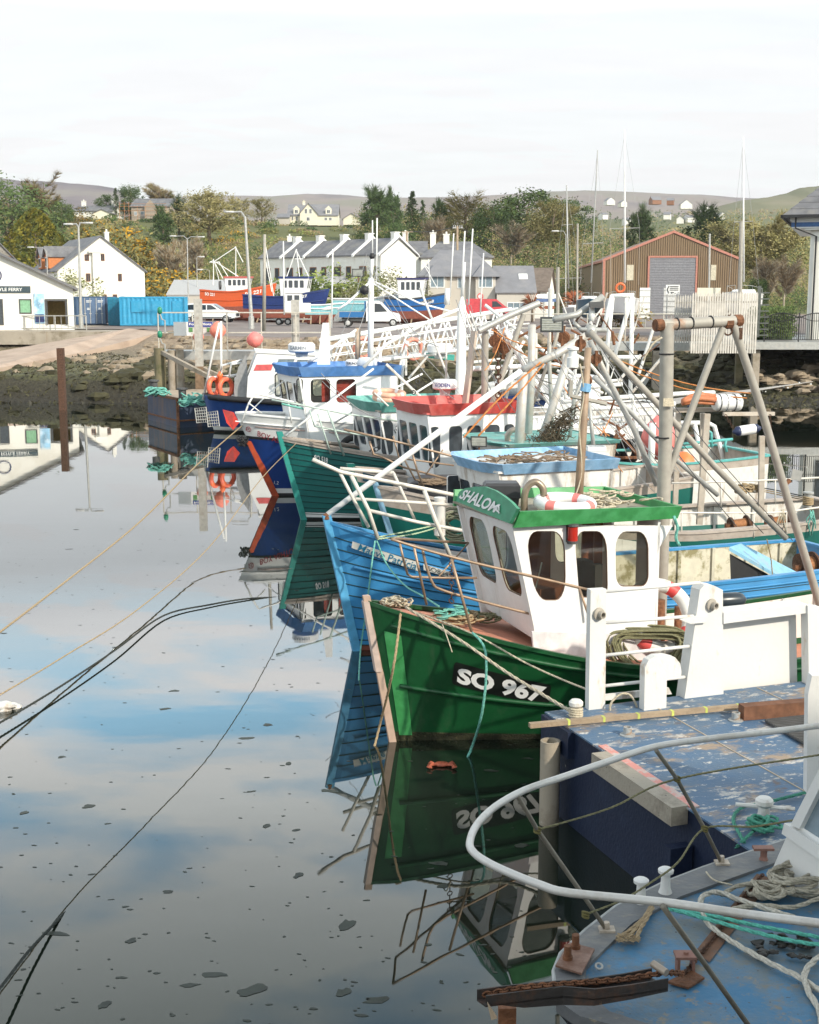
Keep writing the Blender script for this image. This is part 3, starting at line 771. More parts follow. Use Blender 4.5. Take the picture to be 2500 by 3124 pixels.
    def letters(s,name,C,txt,m,off=.012,**k):
        vs,fs=textmesh(txt,1.0,**k);x0=min(v[0]for v in vs);x1=max(v[0]for v in vs);y0=min(v[1]for v in vs);y1=max(v[1]for v in vs)
        fn=s.quad(C,off);mb=MB()
        # split faces finely enough to follow the hull
        bm=bmesh.new();bv=[bm.verts.new(((x-x0)/(x1-x0),(y-y0)/(y1-y0),0))for x,y in vs]
        for f in fs:
            try:bm.faces.new([bv[i]for i in f])
            except ValueError:pass
        for i in range(1,24):
            g=bm.verts[:]+bm.edges[:]+bm.faces[:]
            bmesh.ops.bisect_plane(bm,geom=g,plane_co=(i/24,0,0),plane_no=(1,0,0))
        bm.verts.index_update();mb.add([fn(v.co.x,v.co.y)for v in bm.verts],[tuple(v.index for v in f.verts)for f in bm.faces]);bm.free()
        return mb.build(name,m,s.root)
class Pl:
    """a flat surface: origin o, unit axes ex, ey; pixels can be traced onto it"""
    def __init__(s,o,ex,ey):s.o=Vector(o);s.ex=Vector(ex).normalized();e=Vector(ey);s.n=s.ex.cross(e).normalized();s.ey=s.n.cross(s.ex)
    def px(s,px,py):
        r=ray(px,py);c=Vector((0,0,CAMZ));t=s.n.dot(s.o-c)/s.n.dot(r);d=c+r*t-s.o;return(d.dot(s.ex),d.dot(s.ey))
    def w(s,a,b,d=0):return s.o+s.ex*a+s.ey*b+s.n*d
def wallbox(boat,name,u0,u1,hw,z0,z1,fr_rake=.3,back=.0,wm=None,sw=(),fw=(),band=None,bandh=.25,flare=.12,roofm=None,glassm_=None,rimm=None,parent=None,tumble=.0,rw=()):
    """wheelhouse with real window openings. sw = side windows (u0,z0,u1,z1,r), fw = front windows (v0,z0,v1,z1,r)"""
    glassm_=glassm_ or glass;W=boat.W;wm=wm or whitec;mb=MB();H_=z1-z0
    def uf(z):return u0-fr_rake*(z-z0)/H_+fr_rake
    def sidefn(sd):return lambda a,b,d:W(a,sd*(hw-tumble*(b-z0)/H_-d),b)
    panes=[]
    for sd in(-1,1):
        fn=sidefn(sd);holes=[rrect(a,b,c,d,r)for a,b,c,d,r in sw]
        panel(mb,fn,[(uf(z0),z0),(u1,z0),(u1+back,z1),(uf(z1),z1)],holes,.05)
        for h in holes:panes.append([fn(p[0],p[1],.025)for p in h])
    ffn=lambda a,b,d:W(uf(b)+d-.02,a*(1-tumble*(b-z0)/H_/hw),b)
    holes=[rrect(a,b,c,d,r)for a,b,c,d,r in fw]
    panel(mb,ffn,[(-hw,z0),(hw,z0),(hw,z1),(-hw,z1)],holes,.05)
    for h in holes:panes.append([ffn(p[0],p[1],.025)for p in h])
    bfn=lambda a,b,d:W(u1+back*(b-z0)/H_-d,a,b)
    holes=[rrect(a,b,c,d,r)for a,b,c,d,r in rw]
    panel(mb,bfn,[(-hw,z0),(hw,z0),(hw,z1),(-hw,z1)],holes,.05)
    root=parent or boat.root
    wh=mb.build(name,wm,root)
    if rimm:
        r=MB()
        for p in panes:r.tube([Vector(q)for q in p],.022,5,closed=True)
        r.build('window_seal',rimm,wh,smooth=True)
    for p in panes:MB().face(p).build('window_pane',glassm_,wh)
    # roof and its raised band
    rf=MB();a,b=uf(z1),u1+back;o=.06
    pts=[(a-o,-hw-o),(b+o,-hw-o),(b+o,hw+o),(a-o,hw+o)]
    rf.prism([W(x,y,z1)for x,y in pts],(0,0,.04));rf.build('roof',roofm or wm,wh)
    if band:
        bd=MB();c=.35
        P=[(a-o-.10,-hw*.55),(a-o+.12,-hw-o),(b+o,-hw-o),(b+o,hw+o),(a-o+.12,hw+o),(a-o-.10,hw*.55)]
        def ring(k,z):return[W(x+(-k if x<(a+b)/2 else 0),y+(k if y>0 else-k),z)for x,y in P]
        bd.loft([ring(0,z1-.02),ring(flare,z1+bandh),ring(flare-.04,z1+bandh+.003),ring(-.04,z1+.045)],caps=False)
        # close the loop between last and first ring is not needed: the inside is open to the roof
        bd.build('visor',band,wh)
    return wh
def pxtube(mb,plane_fn,pts,r,n=6,k=0):
    P=[plane_fn(*p)for p in pts]
    if k:P=smooth_path(P,k)
    mb.tube(P,r,n);return mb
# ================================================================ BUILDINGS
slate=pm('slate_roof',(0.15,0.15,0.16),0.75,var=0.2,vscale=1.5,dirt=(0.23,0.22,0.20),damt=.6,dscale=.8,bump=.4,bscale=8)
slate2=pm('grey_roof_tile',(0.20,0.20,0.215),0.7,var=0.1,vscale=1.0,dirt=(0.27,0.26,0.26),damt=.5,dscale=.7,bump=.3,bscale=9)
rwhite=pm('white_render',(0.80,0.78,0.72),0.85,var=0.03,vscale=.6,dirt=(0.66,0.62,0.54),damt=.5,dscale=.5)
rgrey=pm('buff_render',(0.52,0.48,0.42),0.85,var=0.06,vscale=.6)
stonew=pm('stone_wall',(0.25,0.23,0.20),0.9,var=0.35,vscale=2.5,bump=.8,bscale=3)
brownwood=pm('brown_joinery',(0.25,0.10,0.04),0.6)
orangetile=pm('orange_cladding',(0.52,0.18,0.06),0.7,var=.15)
trimw=pm('white_trim',(0.80,0.80,0.78),0.5,var=.02)
def bframe(px0,pyb,Y,yaw):
    p=D(px0,pyb,Y);p.z=max(p.z,0);return Fr(p,yaw)
def window(parent,fr,x,z,w,h,y=0.0,frame=None,pane=None,bars=1,depth=.06,name='window'):
    """window on the local front (y = const, facing -y): frame proud of the wall, glass set inside it"""
    M=fr.m;f=MB(M);t=min(.09,w*.12)
    for a,b in(((x,z),(x+w,z+t)),((x,z+h-t),(x+w,z+h)),((x,z+t),(x+t,z+h-t)),((x+w-t,z+t),(x+w,z+h-t))):f.box((a[0],y-depth,a[1]),(b[0],y+.02,b[1]))
    for i in range(1,bars+1):xx=x+w*i/(bars+1);f.box((xx-t*.3,y-depth,z+t),(xx+t*.3,y+.02,z+h-t))
    wn=f.build(name,frame or trimw,parent)
    MB(M).face([(x+t*.5,y-.012,z+t*.5),(x+w-t*.5,y-.012,z+t*.5),(x+w-t*.5,y-.012,z+h-t*.5),(x+t*.5,y-.012,z+h-t*.5)]).build('pane',pane or darkglass,wn)
def roof_poly(fr,w,d,ez,rz,kind,ov=.3,th=.15):
    mb=MB(fr.m)
    def slab(pts):mb.prism([Vector(p)for p in pts],(0,0,th))
    if kind=='front':  # gable faces the front, ridge runs back
        s=(rz-ez)/(w/2)
        slab([(-ov,-ov,ez-s*ov),(w/2,-ov,rz),(w/2,d+ov,rz),(-ov,d+ov,ez-s*ov)])
        slab([(w/2,-ov,rz),(w+ov,-ov,ez-s*ov),(w+ov,d+ov,ez-s*ov),(w/2,d+ov,rz)])
    elif kind=='side':
        s=(rz-ez)/(d/2)
        slab([(-ov,-ov,ez-s*ov),(w+ov,-ov,ez-s*ov),(w+ov,d/2,rz),(-ov,d/2,rz)])
        slab([(-ov,d/2,rz),(w+ov,d/2,rz),(w+ov,d+ov,ez-s*ov),(-ov,d+ov,ez-s*ov)])
    else:
        i=min(w,d)*.27;e=ez-.1
        A,B,C_,D_=(-ov,-ov,e),(w+ov,-ov,e),(w+ov,d+ov,e),(-ov,d+ov,e);r1=(i,d/2,rz);r2=(w-i,d/2,rz)
        slab([A,B,r2,r1]);slab([B,C_,r2]);slab([C_,D_,r1,r2]);slab([D_,A,r1])
    return mb
def walls(fr,w,d,ez,rz,kind):
    mb=MB(fr.m);mb.box((0,0,-1),(w,d,ez))
    if kind=='front':
        for y in(0,d):mb.face([(0,y,ez),(w,y,ez),(w/2,y,rz)])
    if kind=='side':
        for x in(0,w):mb.face([(x,0,ez),(x,d,ez),(x,d/2,rz)])
    return mb
def house(label,px0,px1,pyb,pye,pyr,Y,yaw,d,kind,wm,rm,wins=(),chim=(),group=None,name='house',cat='house',ov=.3,winkw={},zground=None):
    fr=bframe(px0,pyb,Y,yaw);w=fr.loc(fr.pv(px1,pyb,0)).x;k=Y/FPX
    ez=(pyb-pye)*k;rz=(pyb-pyr)*k
    r=thing(name,label,cat,fr,group)
    walls(fr,w,d,ez,rz,kind).build('wall',wm,r)
    ro=roof_poly(fr,w,d,ez,rz,kind,ov).build('roof',rm,r)
    for(x,yy,s_,h_)in chim:
        mb=MB(fr.m);mb.box((x-s_/2,yy-s_/2,rz-.8),(x+s_/2,yy+s_/2,rz+h_));mb.box((x-s_*.6,yy-s_*.6,rz+h_),(x+s_*.6,yy+s_*.6,rz+h_+.12))
        mb.tube([(x,yy,rz+h_+.1),(x,yy,rz+h_+.45)],.12,6);mb.build('chimney',wm,ro)
    for q in wins:  # pixel rectangles on the front
        a=fr.loc(fr.pv(q[0],q[3],0));b=fr.loc(fr.pv(q[2],q[1],0))
        window(r,fr,a.x,a.z,b.x-a.x,b.z-a.z,**winkw)
    return r,fr,w,ez,rz
# --- ferry terminal
fr=bframe(-560,1000,104,16);w=fr.loc(fr.pv(228,1000,0)).x;k=112/FPX
ferry=thing('ferry_terminal','white ferry terminal with low pitched grey roof and dark name sign at the left edge','building',fr)
pf=Pl(fr.w(0,0,0),fr.m.to_3x3()@Vector((1,0,0)),(0,0,1))
top=lambda x:(1000-890)*k+max(0,(w-x))*0.47 if x>w/2 else(1000-890)*k+x*0.47
mb=MB();mb.prism([fr.w(0,0,-1),fr.w(w,0,-1),fr.w(w,0,top(w)),fr.w(w/2,0,top(w/2)),fr.w(0,0,top(0))],(0,18,0))
doorh=[pf.px(145,990),pf.px(202,990),pf.px(202,915),pf.px(145,915)]
mb=MB();hole=[(doorh[0][0],doorh[0][1]),(doorh[1][0],doorh[1][1]),(doorh[2][0],doorh[2][1]),(doorh[3][0],doorh[3][1])]
panel(mb,lambda a,b,d:pf.w(a,b,-d),[(0,-1),(w,-1),(w,top(w)),(w/2,top(w/2)),(0,top(0))],[hole],.3)
mb.prism([fr.w(w-.3,.3,-1),fr.w(w-.3,18,-1),fr.w(w-.3,18,top(w)),fr.w(w-.3,.3,top(w))],(.3,0,0))
mb.build('wall',rwhite,ferry)
ro=MB(fr.m)
for a,b in((-.4,w/2),(w/2,w+.4)):
    za=top(a)if a>=0 else top(0)-.2;zb=top(b)if b<=w else top(w)-.2
    ro.prism([(a,-.5,za),(b,-.5,zb),(b,18,zb),(a,18,za)],(0,0,.22))
ro.build('roof',slate,ferry)
lob=MB();lob.prism([pf.w(hole[0][0]-.5,-1,-3),pf.w(hole[1][0]+.5,-1,-3),pf.w(hole[1][0]+.5,3,-3),pf.w(hole[0][0]-.5,3,-3)],pf.n*.1);lob.build('lobby_wall',pm('lobby_yellow',(.45,.32,.12),.8),ferry)
fm=MB()
for(a,b)in(((-.08,0)),):pass
x0,z0_=hole[0];x1,z1_=hole[2]
fm.M=None
for p0_,p1_ in(((x0,z0_),(x0,z1_)),((x1,z0_),(x1,z1_)),((x0-.1,z1_),(x1+.1,z1_))):fm.beam(pf.w(p0_[0],p0_[1],.05),pf.w(p1_[0],p1_[1],.05),.16,.16)
fm.build('door_frame',darkm,ferry)
a=pf.px(60,957);b=pf.px(96,912);window(ferry,fr,a[0],a[1],b[0]-a[0],b[1]-a[1],frame=darkm,pane=pm('green_pane',(.22,.42,.26),.2),bars=0)
a=pf.px(-18,992);b=pf.px(9,912);window(ferry,fr,a[0],a[1],b[0]-a[0],b[1]-a[1],frame=darkm,pane=darkglass,bars=0,name='door')
sg=MB();a=pf.px(-38,893);b=pf.px(93,873);sg.prism([pf.w(a[0],a[1],.02),pf.w(b[0],a[1],.02),pf.w(b[0],b[1],.02),pf.w(a[0],b[1],.02)],pf.n*.08);sgo=sg.build('name_sign',pm('sign_slate',(.035,.06,.075),.5),ferry)
tx=MB();vs,fs=textmesh('FOYLE FERRY',1.0,bold=.012);xa=min(v[0]for v in vs);xb=max(v[0]for v in vs);ya=min(v[1]for v in vs);yb=max(v[1]for v in vs)
tx.add([pf.w(a[0]+(b[0]-a[0])*(.13+.68*(x-xa)/(xb-xa)),a[1]+(b[1]-a[1])*(.24+.5*(y-ya)/(yb-ya)),.115)for x,y in vs],fs);tx.build('sign_lettering',trimw,sgo)
lg=MB();c_=pf.px(-16,840);lg.torus(pf.w(c_[0],c_[1],.05),.52,.05,axis=pf.n,n=28);lg.build('round_emblem',navy,ferry)
po=MB();a=pf.px(107,987);b=pf.px(134,895);po.prism([pf.w(a[0],a[1],.03),pf.w(b[0],a[1],.03),pf.w(b[0],b[1],.03),pf.w(a[0],b[1],.03)],pf.n*.04);poo=po.build('poster',pm('poster_blue',(.25,.45,.62),.5,var=.5,vscale=1.2,dirt=(.8,.85,.9),damt=.8,dscale=1),ferry)
pb=MB();m_=(a[1]+b[1])/2
pb.prism([pf.w(a[0]+.05,a[1]+.1,.08),pf.w(b[0]-.05,a[1]+.1,.08),pf.w(b[0]-.05,a[1]+.75,.08),pf.w(a[0]+.05,a[1]+.75,.08)],pf.n*.01);pb.build('poster_boat_picture',navy,poo)
# --- white gabled house with dormers
r,fr,w,ez,rz=house('white gabled house with brown sash windows and slate roof behind the navy container',182,446,968,828,727,165,27,17,'front',rwhite,slate,
    wins=((259,776,272,796),(307,774,319,796),(263,834,276,859),(361,835,372,858),(313,898,326,912),(345,898,358,912)),winkw=dict(frame=brownwood),chim=((6.4,.5,.5,.5),))
b_=MB(fr.m);xx=fr.loc(fr.pv(285,900,0)).x;b_.box((xx,-.5,-1),(xx+1.0,-.002,rz*.80));b_.box((xx-.5,-.6,rz*.80),(xx+1.2,-.002,rz*.80+.2));b_.build('chimney_breast',rwhite,r)
for yy in(4.5,8.5):
    d_=MB(fr.m);zb_=ez+.3;d_.box((-0.1,yy,zb_),(3.5,yy+2.2,zb_+1.5));d_.face([(-0.1,yy,zb_+1.5),(-.1,yy+2.2,zb_+1.5),(-.1,yy+1.1,zb_+2.6)])
    dd_=d_.build('dormer',orangetile,r)
    q_=MB(fr.m);q_.prism([(-.4,yy-.2,zb_+1.4),(-.4,yy+1.1,zb_+2.7),(4.4,yy+1.1,zb_+2.7),(4.4,yy-.2,zb_+1.4)],(0,0,.12));q_.prism([(-.4,yy+1.1,zb_+2.7),(-.4,yy+2.4,zb_+1.4),(4.4,yy+2.4,zb_+1.4),(4.4,yy+1.1,zb_+2.7)],(0,0,.12));q_.build('dormer_roof',slate,dd_)
    q_=MB(fr.m);q_.box((-.16,yy+.4,zb_+.2),(-.1,yy+1.8,zb_+1.4));q_.build('dormer_window',trimw,dd_)
    q_=MB(fr.m)
    for j in range(2):q_.box((-.18,yy+.5+j*.65,zb_+.3),(-.161,yy+1.05+j*.65,zb_+1.3))
    q_.build('dormer_pane',darkglass,dd_)
house('stone gabled wing with slate roof at the far left behind the ferry terminal',-60,60,968,800,738,178,20,12,'front',stonew,slate,wins=((18,782,44,796),),winkw=dict(frame=brownwood))
# --- hillside houses
house('long low white bungalow on the hill left of the scaffolded house',225,345,661,645,628,330,-8,8,'side',rwhite,slate,wins=((232,648,240,655),(248,648,256,655),(300,646,310,654)),chim=((1.2,4,.9,1.2),(9,4,.9,1.2)))
house('small cream gabled annex beside the white bungalow on the hill',285,338,664,651,640,322,0,5,'front',cream,slate)
r,fr,w,ez,rz=house('stone house wrapped in scaffolding on the hill',402,520,668,632,607,320,-6,9,'side',pm('raw_blockwork',(.36,.30,.24),.9,var=.2),slate,wins=((410,646,419,658),(430,645,446,659),(455,626,466,640),(490,646,500,658)),winkw=dict(pane=paleglass))
g_=MB(fr.m);g_.box((3.6,-1.2,0),(6.4,0,ez));g_.face([(3.6,-1.2,ez),(6.4,-1.2,ez),(5,-1.2,ez+1.5)]);g_.build('front_gable',MATS['raw_blockwork'],r)
sc=MB(fr.m)
for x in(-2.4,-1.2,-.1):sc.tube([(x,-1.5,-1),(x,-1.5,ez+1)],.05,4)
for x in(2,4,6.6,9):sc.tube([(x,-1.6,-1),(x,-1.6,ez)],.04,4)
for z in(.8,1.8,2.8,3.4):sc.tube([(-2.4,-1.5,z),(9,-1.5,z)],.04,4)
tag(sc.build('scaffolding',pm('scaffold_orange',(.45,.20,.08),.7)),'orange tube scaffolding in front of the stone hill house','scaffolding')
r,fr,w,ez,rz=house('cream hill house with central gable, slate roof and two dormers',880,1031,676,657,624,350,0,9,'side',cream,slate2,wins=((890,660,896,673),(903,660,909,673),(990,663,999,673),(1004,663,1013,673)),winkw=dict(frame=trimw),chim=((3.8,4.5,.7,.8),))
xg=fr.loc(fr.pv(917,660,0)).x;xh=fr.loc(fr.pv(969,660,0)).x;kk=350/FPX
g_=MB(fr.m);g_.box((xg,-1.3,-1),(xh,1,ez+.3));g_.face([(xg,-1.3,ez+.3),(xh,-1.3,ez+.3),((xg+xh)/2,-1.3,rz)]);g_.build('front_gable',cream,r)
q_=MB(fr.m);mx_=(xg+xh)/2
q_.prism([(xg-.2,-1.6,ez+.15),(mx_,-1.6,rz+.05),(mx_,4.5,rz+.05),(xg-.2,4.5,ez+.15)],(0,0,.15));q_.prism([(mx_,-1.6,rz+.05),(xh+.2,-1.6,ez+.15),(xh+.2,4.5,ez+.15),(mx_,4.5,rz+.05)],(0,0,.15));q_.build('gable_roof',slate2,r)
for(a,b,c,d)in((930,637,938,652),(944,637,952,652),(936,662,946,674)):
    p0_=fr.loc(fr.pv(a,d,-1.3));p1_=fr.loc(fr.pv(c,b,-1.3));window(r,fr,p0_.x,p0_.z,p1_.x-p0_.x,p1_.z-p0_.z,y=-1.3)
for a in(896,994):
    p0_=fr.loc(fr.pv(a,655,0));p0_.z=ez+.2;dz=MB(fr.m);dz.box((p0_.x,0.2,p0_.z),(p0_.x+1.5,3.2,p0_.z+1.3));dz.face([(p0_.x-.2,.15,p0_.z+1.3),(p0_.x+1.7,.15,p0_.z+1.3),(p0_.x+.75,.15,p0_.z+2.2)]);dm_=dz.build('dormer',cream,r)
    window(dm_,fr,p0_.x+.3,p0_.z+.2,.9,1.0,y=.2)
house('small cream gable end peeping over the hedge right of the dormer house',1048,1098,674,668,652,345,0,8,'front',cream,slate2)
house('white cottage with lean to at the far left of the cream dormer house',848,882,677,664,652,345,0,7,'side',rgrey,slate2)
# --- terrace of white houses stepping away to the left, each a house of its own
T_fr=bframe(1163,965,165,45)
Lu=4.75
names=['white terrace house at the near end of the row with the blank gable wall','second terrace house from the blank gable, with a balcony','third terrace house from the blank gable, with a balcony','fourth terrace house from the blank gable wall','fifth terrace house at the far end of the row']
for i in range(5):
    f=Fr(T_fr.w(0,i*Lu,0),45);r=thing('terrace_house',names[i],'house',f,'stepped white terrace houses')
    ez,rz,W_=7.6,9.55,6.2
    mb=MB(f.m);mb.box((0,0.02,2.7),(W_,Lu,ez));mb.face([(0,.02,ez),(W_,.02,ez),(W_/2,.02,rz)]);mb.face([(0,Lu,ez),(W_,Lu,ez),(W_/2,Lu,rz)]);mb.build('wall',rwhite,r)
    mb=MB(f.m);mb.box((-.35,.02,-1),(W_,Lu,2.7));mb.build('ground_floor_wall',stonew if i else rwhite,r)
    ro=roof_poly(f,W_,Lu-.02,ez,rz,'front',.25).build('roof',slate,r)
    mb=MB(f.m)
    for a,b in(((-.45,ez-.25),(W_/2,rz+.22)),((W_/2,rz+.22),(W_+.45,ez-.25))):mb.prism([(a[0],-.18,a[1]),(b[0],-.18,b[1]),(b[0],-.18,b[1]+.28),(a[0],-.18,a[1]+.28)],(0,.36,0))
    mb.build('parapet',trimw,ro)
    mb=MB(f.m);mb.box((W_/2-.5,.25,rz-.3),(W_/2+.4,.9,rz+.75));mb.box((W_/2-.5,.15,rz+.75),(W_/2+.5,1.0,rz+.87));mb.build('chimney',rwhite,ro)
    for(ya,za,wa,ha)in((.7,4.6,.9,1.6),(2.6,3.4,1.3,2.8),(.7,.4,.9,1.6),(2.7,.1,1.0,2.2)):
        mb=MB(f.m);xw=-.002 if za>2.7 else-.352;mb.box((xw-.06,ya,za),(xw,ya+wa,za+ha));wn=mb.build('window' if za!=.1 else 'door',brownwood,r)
        mb=MB(f.m);mb.box((xw-.07,ya+.1,za+.12),(xw-.061,ya+wa-.1,za+ha-.1));mb.build('pane',darkglass,wn)
    mb=MB(f.m)
    for z in(3.1,4.1):mb.box((-.95,2.0,z),(-.9,4.4,z+.05))
    for j in range(13):mb.box((-.94,2.0+j*.2,3.1),(-.91,2.03+j*.2,4.1))
    mb.box((-.95,2.0,2.95),(0,4.4,3.05));mb.build('balcony',greym,r)
house('house with two chimneys and twin gables behind the far end of the terrace',850,965,800,765,737,215,0,8,'side',rwhite,slate,wins=((872,752,880,762),(930,752,940,762)),chim=((1.5,4,.7,.8),))
house('house with hipped roofs and a small dormer behind the buff house',1285,1500,960,790,742,178,0,11,'hip',rwhite,slate,chim=((3.5,5,.8,1.0),))
house('white house behind the end gable with a pale chimney',1222,1300,960,780,742,185,0,8,'side',rwhite,slate,chim=((.7,4,.8,1.2),(4.6,4,.8,1.2)))
# --- buff house with hipped grey roof
r,fr,w,ez,rz=house('buff two storey house with a wide hipped grey roof and two bays',1285,1512,960,845,768,150,0,11,'hip',rgrey,slate2,wins=((1322,848,1344,885),(1396,846,1420,880),(1478,846,1490,880),(1300,905,1312,945),(1478,920,1490,960),(1446,920,1470,950)),winkw=dict(frame=trimw,pane=paleglass),ov=.5)
for a,b in((1306,1362),(1450,1510)):
    xa=fr.loc(fr.pv(a,900,0)).x;xb=fr.loc(fr.pv(b,900,0)).x;m_=(xa+xb)/2
    bb=MB(fr.m);bb.box((xa,-1.2,-.5),(xb,-.002,ez-.05));bo=bb.build('bay',rgrey,r)
    bb=MB(fr.m);bb.add([(xa-.4,-1.6,ez-.1),(xb+.4,-1.6,ez-.1),(m_,1.4,ez+1.7),(xa-.4,0,ez-.1),(xb+.4,0,ez-.1)],[(0,1,2),(0,2,3),(1,4,2)]);bb.build('bay_roof',slate2,bo)
    window(bo,fr,m_-.8,3.0,1.6,1.4,y=-1.2,pane=paleglass)
r,fr,w,ez,rz=house('grey roofed single storey annex with a rooflight beside the buff house',1516,1632,960,893,816,148,0,9,'side',rgrey,slate2,wins=((1547,922,1606,950),),winkw=dict(frame=trimw,pane=paleglass,bars=2),ov=.2)
s_=(rz-ez)/4.5;q_=MB(fr.m);q_.prism([(2.6,2.0,ez+s_*2.0+.18),(3.6,2.0,ez+s_*2.0+.18),(3.6,2.9,ez+s_*2.9+.18),(2.6,2.9,ez+s_*2.9+.18)],(0,0,.06));q_.build('rooflight',trimw,r)
house('white cottage with brown tiled roof between the annex and the brown shed',1618,1668,960,888,822,165,-12,9,'side',rwhite,pm('brown_roof_tile',(.16,.125,.10),.8,var=.2,vscale=2,bump=.5,bscale=6),wins=((1637,893,1648,908),),winkw=dict(frame=brownwood))
# --- brown corrugated shed
def corr(name,col,scale):
    m=bpy.data.materials.new(name);m.use_nodes=True;t=m.node_tree;b=t.nodes['Principled BSDF'];tc=N(t,'ShaderNodeTexCoord')
    w_=N(t,'ShaderNodeTexWave');w_.inputs['Scale'].default_value=scale;w_.inputs['Distortion'].default_value=0;t.links.new(tc.outputs['Object'],w_.inputs[0])
    n=N(t,'ShaderNodeTexNoise');n.inputs['Scale'].default_value=.5;n.inputs['Detail'].default_value=5;t.links.new(tc.outputs['Object'],n.inputs[0])
    c=mixc(t,n.outputs[0],[x*.85 for x in col],[x*1.15 for x in col]);t.links.new(c,b.inputs['Base Color']);b.inputs['Roughness'].default_value=.6
    bp=N(t,'ShaderNodeBump');bp.inputs['Strength'].default_value=1;bp.inputs['Distance'].default_value=.12;t.links.new(w_.outputs[1],bp.inputs['Height']);t.links.new(bp.outputs[0],b.inputs['Normal']);return m
brownc=corr('brown_cladding',(.20,.135,.075),1.0)
fr=bframe(1840,961,190,-3);w=fr.loc(fr.pv(2258,961,0)).x;k=190/FPX;ez=160*k;rz=242*k
shed=thing('boat_shed','large brown corrugated shed with pink trimmed gable and grey roller door','shed',fr);pf=Pl(fr.w(0,0,0),fr.m.to_3x3()@Vector((1,0,0)),(0,0,1))
mb=MB(fr.m);mb.box((0,0,2.0),(w,48,ez));mb.face([(0,0,ez),(w,0,ez),(w/2,0,rz)]);mb.build('wall',brownc,shed)
mb=MB(fr.m);mb.box((-.01,-.01,-1),(w+.01,48,2.0));mb.build('base_wall',rgrey,shed)
roof_poly(fr,w,48,ez,rz,'front',.1).build('roof',pm('shed_roof',(.20,.14,.10),.8),shed)
pinkt=pm('pink_red_trim',(.45,.19,.14),.6)
tr=MB(fr.m)
for a,b in(((-.2,ez-.1),(w/2,rz)),((w/2,rz),(w+.2,ez-.1))):tr.prism([(a[0],-.16,a[1]),(b[0],-.16,b[1]),(b[0],-.16,b[1]+.35),(a[0],-.16,a[1]+.35)],(0,.14,0))
tr.box((-.15,-.15,-.5),(.15,-.02,ez));tr.beam((-.15,0,ez),(-.15,48,ez),.3,.3);tr.build('trim',pinkt,shed)
a=pf.px(1978,961);b=pf.px(2124,786)
dr=MB(fr.m)
for i in range(36):z0_=-.2+(b[1]+.2)*i/36;dr.prism([(a[0],-.05,z0_),(a[0],-.12,z0_+.02),(a[0],-.12,z0_+.16),(a[0],-.05,z0_+(b[1]+.2)/36)],(b[0]-a[0],0,0))
dro=dr.build('roller_door',pm('roller_grey',(.26,.26,.28),.5,.3),shed)
df=MB(fr.m)
for x in(a[0]-.25,b[0]):df.box((x,-.2,-.5),(x+.25,-.02,b[1]))
df.box((a[0]-.25,-.22,b[1]),(b[0]+.25,-.02,b[1]+.25));df.build('door_frame',pinkt,dro)
for(q0,q1,q2,q3)in((1912,808,1934,855),(2168,808,2186,855)):
    a=pf.px(q0,q3);b=pf.px(q2,q1);mb=MB(fr.m);mb.box((a[0],-.08,a[1]),(b[0],-.02,b[1]));mb.build('translucent_panel',pm('translucent_sheet',(.55,.50,.38),.5),shed)
# --- white harbour building at the right edge
fr=bframe(2458,1040,84,-19);k=84/FPX
hb=thing('harbour_building','white two storey building with slate hipped roof and a blue band at the right edge','building',fr)
mb=MB(fr.m);mb.box((0,0,-.2),(14,12,6.9));mb.build('wall',rwhite,hb)
mb=MB(fr.m);mb.box((-.35,-.35,6.9),(14,12,7.0));mb.box((-1.15,-.45,6.75+.26),(14,12,7.45));mb.box((-1.25,-.55,7.45),(14,12,7.75));mb.build('cornice',trimw,hb)
mb=MB(fr.m);mb.box((-1.17,-.47,7.08),(14,11.9,7.36));mb.build('blue_band',pm('band_blue',(.04,.12,.30),.5),hb)
mb=MB(fr.m);e_=7.75
mb.add([(-1.7,-1.0,e_),(14,-1.0,e_),(14,5,e_+5.6),(4.6,5,e_+5.6),(-1.7,11,e_),(14,11,e_)],[(0,1,2,3),(0,3,4),(4,3,2,5),(0,4,5,1)]);
for i in range(14):  # slate courses as real laps
    t=i/14;tt=(i+1)/14;y0_,z0_=-1.0+6*t,e_+5.6*t;mb.add([(-1.7+6.3*t,y0_,z0_+.06),(14,y0_,z0_+.06),(14,-1+6*tt,e_+5.6*tt+.01),(-1.7+6.3*tt,-1+6*tt,e_+5.6*tt+.01),(-1.7+6.3*t,y0_-.001,z0_),(14,y0_-.001,z0_)],[(0,1,2,3),(4,5,1,0)])
ro=mb.build('roof',slate,hb);mb=MB(fr.m);mb.box((-1.75,-1.12,e_-.12),(14,-.98,e_+.05));mb.box((-1.8,-1.12,e_-.12),(-1.68,11,e_+.05));mb.build('gutter',blackm,hb)
mb=MB(fr.m);mb.tube([(-.9,-.75,e_),(-.9,-.75,7.0),(.35,-.12,6.5),(.35,-.12,0)],.06,6);mb.build('drainpipe',blackm,hb)
window(hb,fr,.95,4.6,1.2,1.6,frame=darkm,bars=0);window(hb,fr,1.0,.9,1.2,2.6,frame=darkm,bars=0)
# --- low sheds
house('low grey roofed store behind the orange fishing boat',512,700,960,902,858,172,0,12,'side',rgrey,pm('pale_sheet_roof',(.42,.42,.42),.6,var=.08),ov=.1,name='store_shed',cat='shed')
house('long pale roofed shed behind the blue fishing boat on the quay',955,1135,955,890,848,165,0,10,'side',rgrey,MATS['pale_sheet_roof'],ov=.1,name='store_shed',cat='shed')
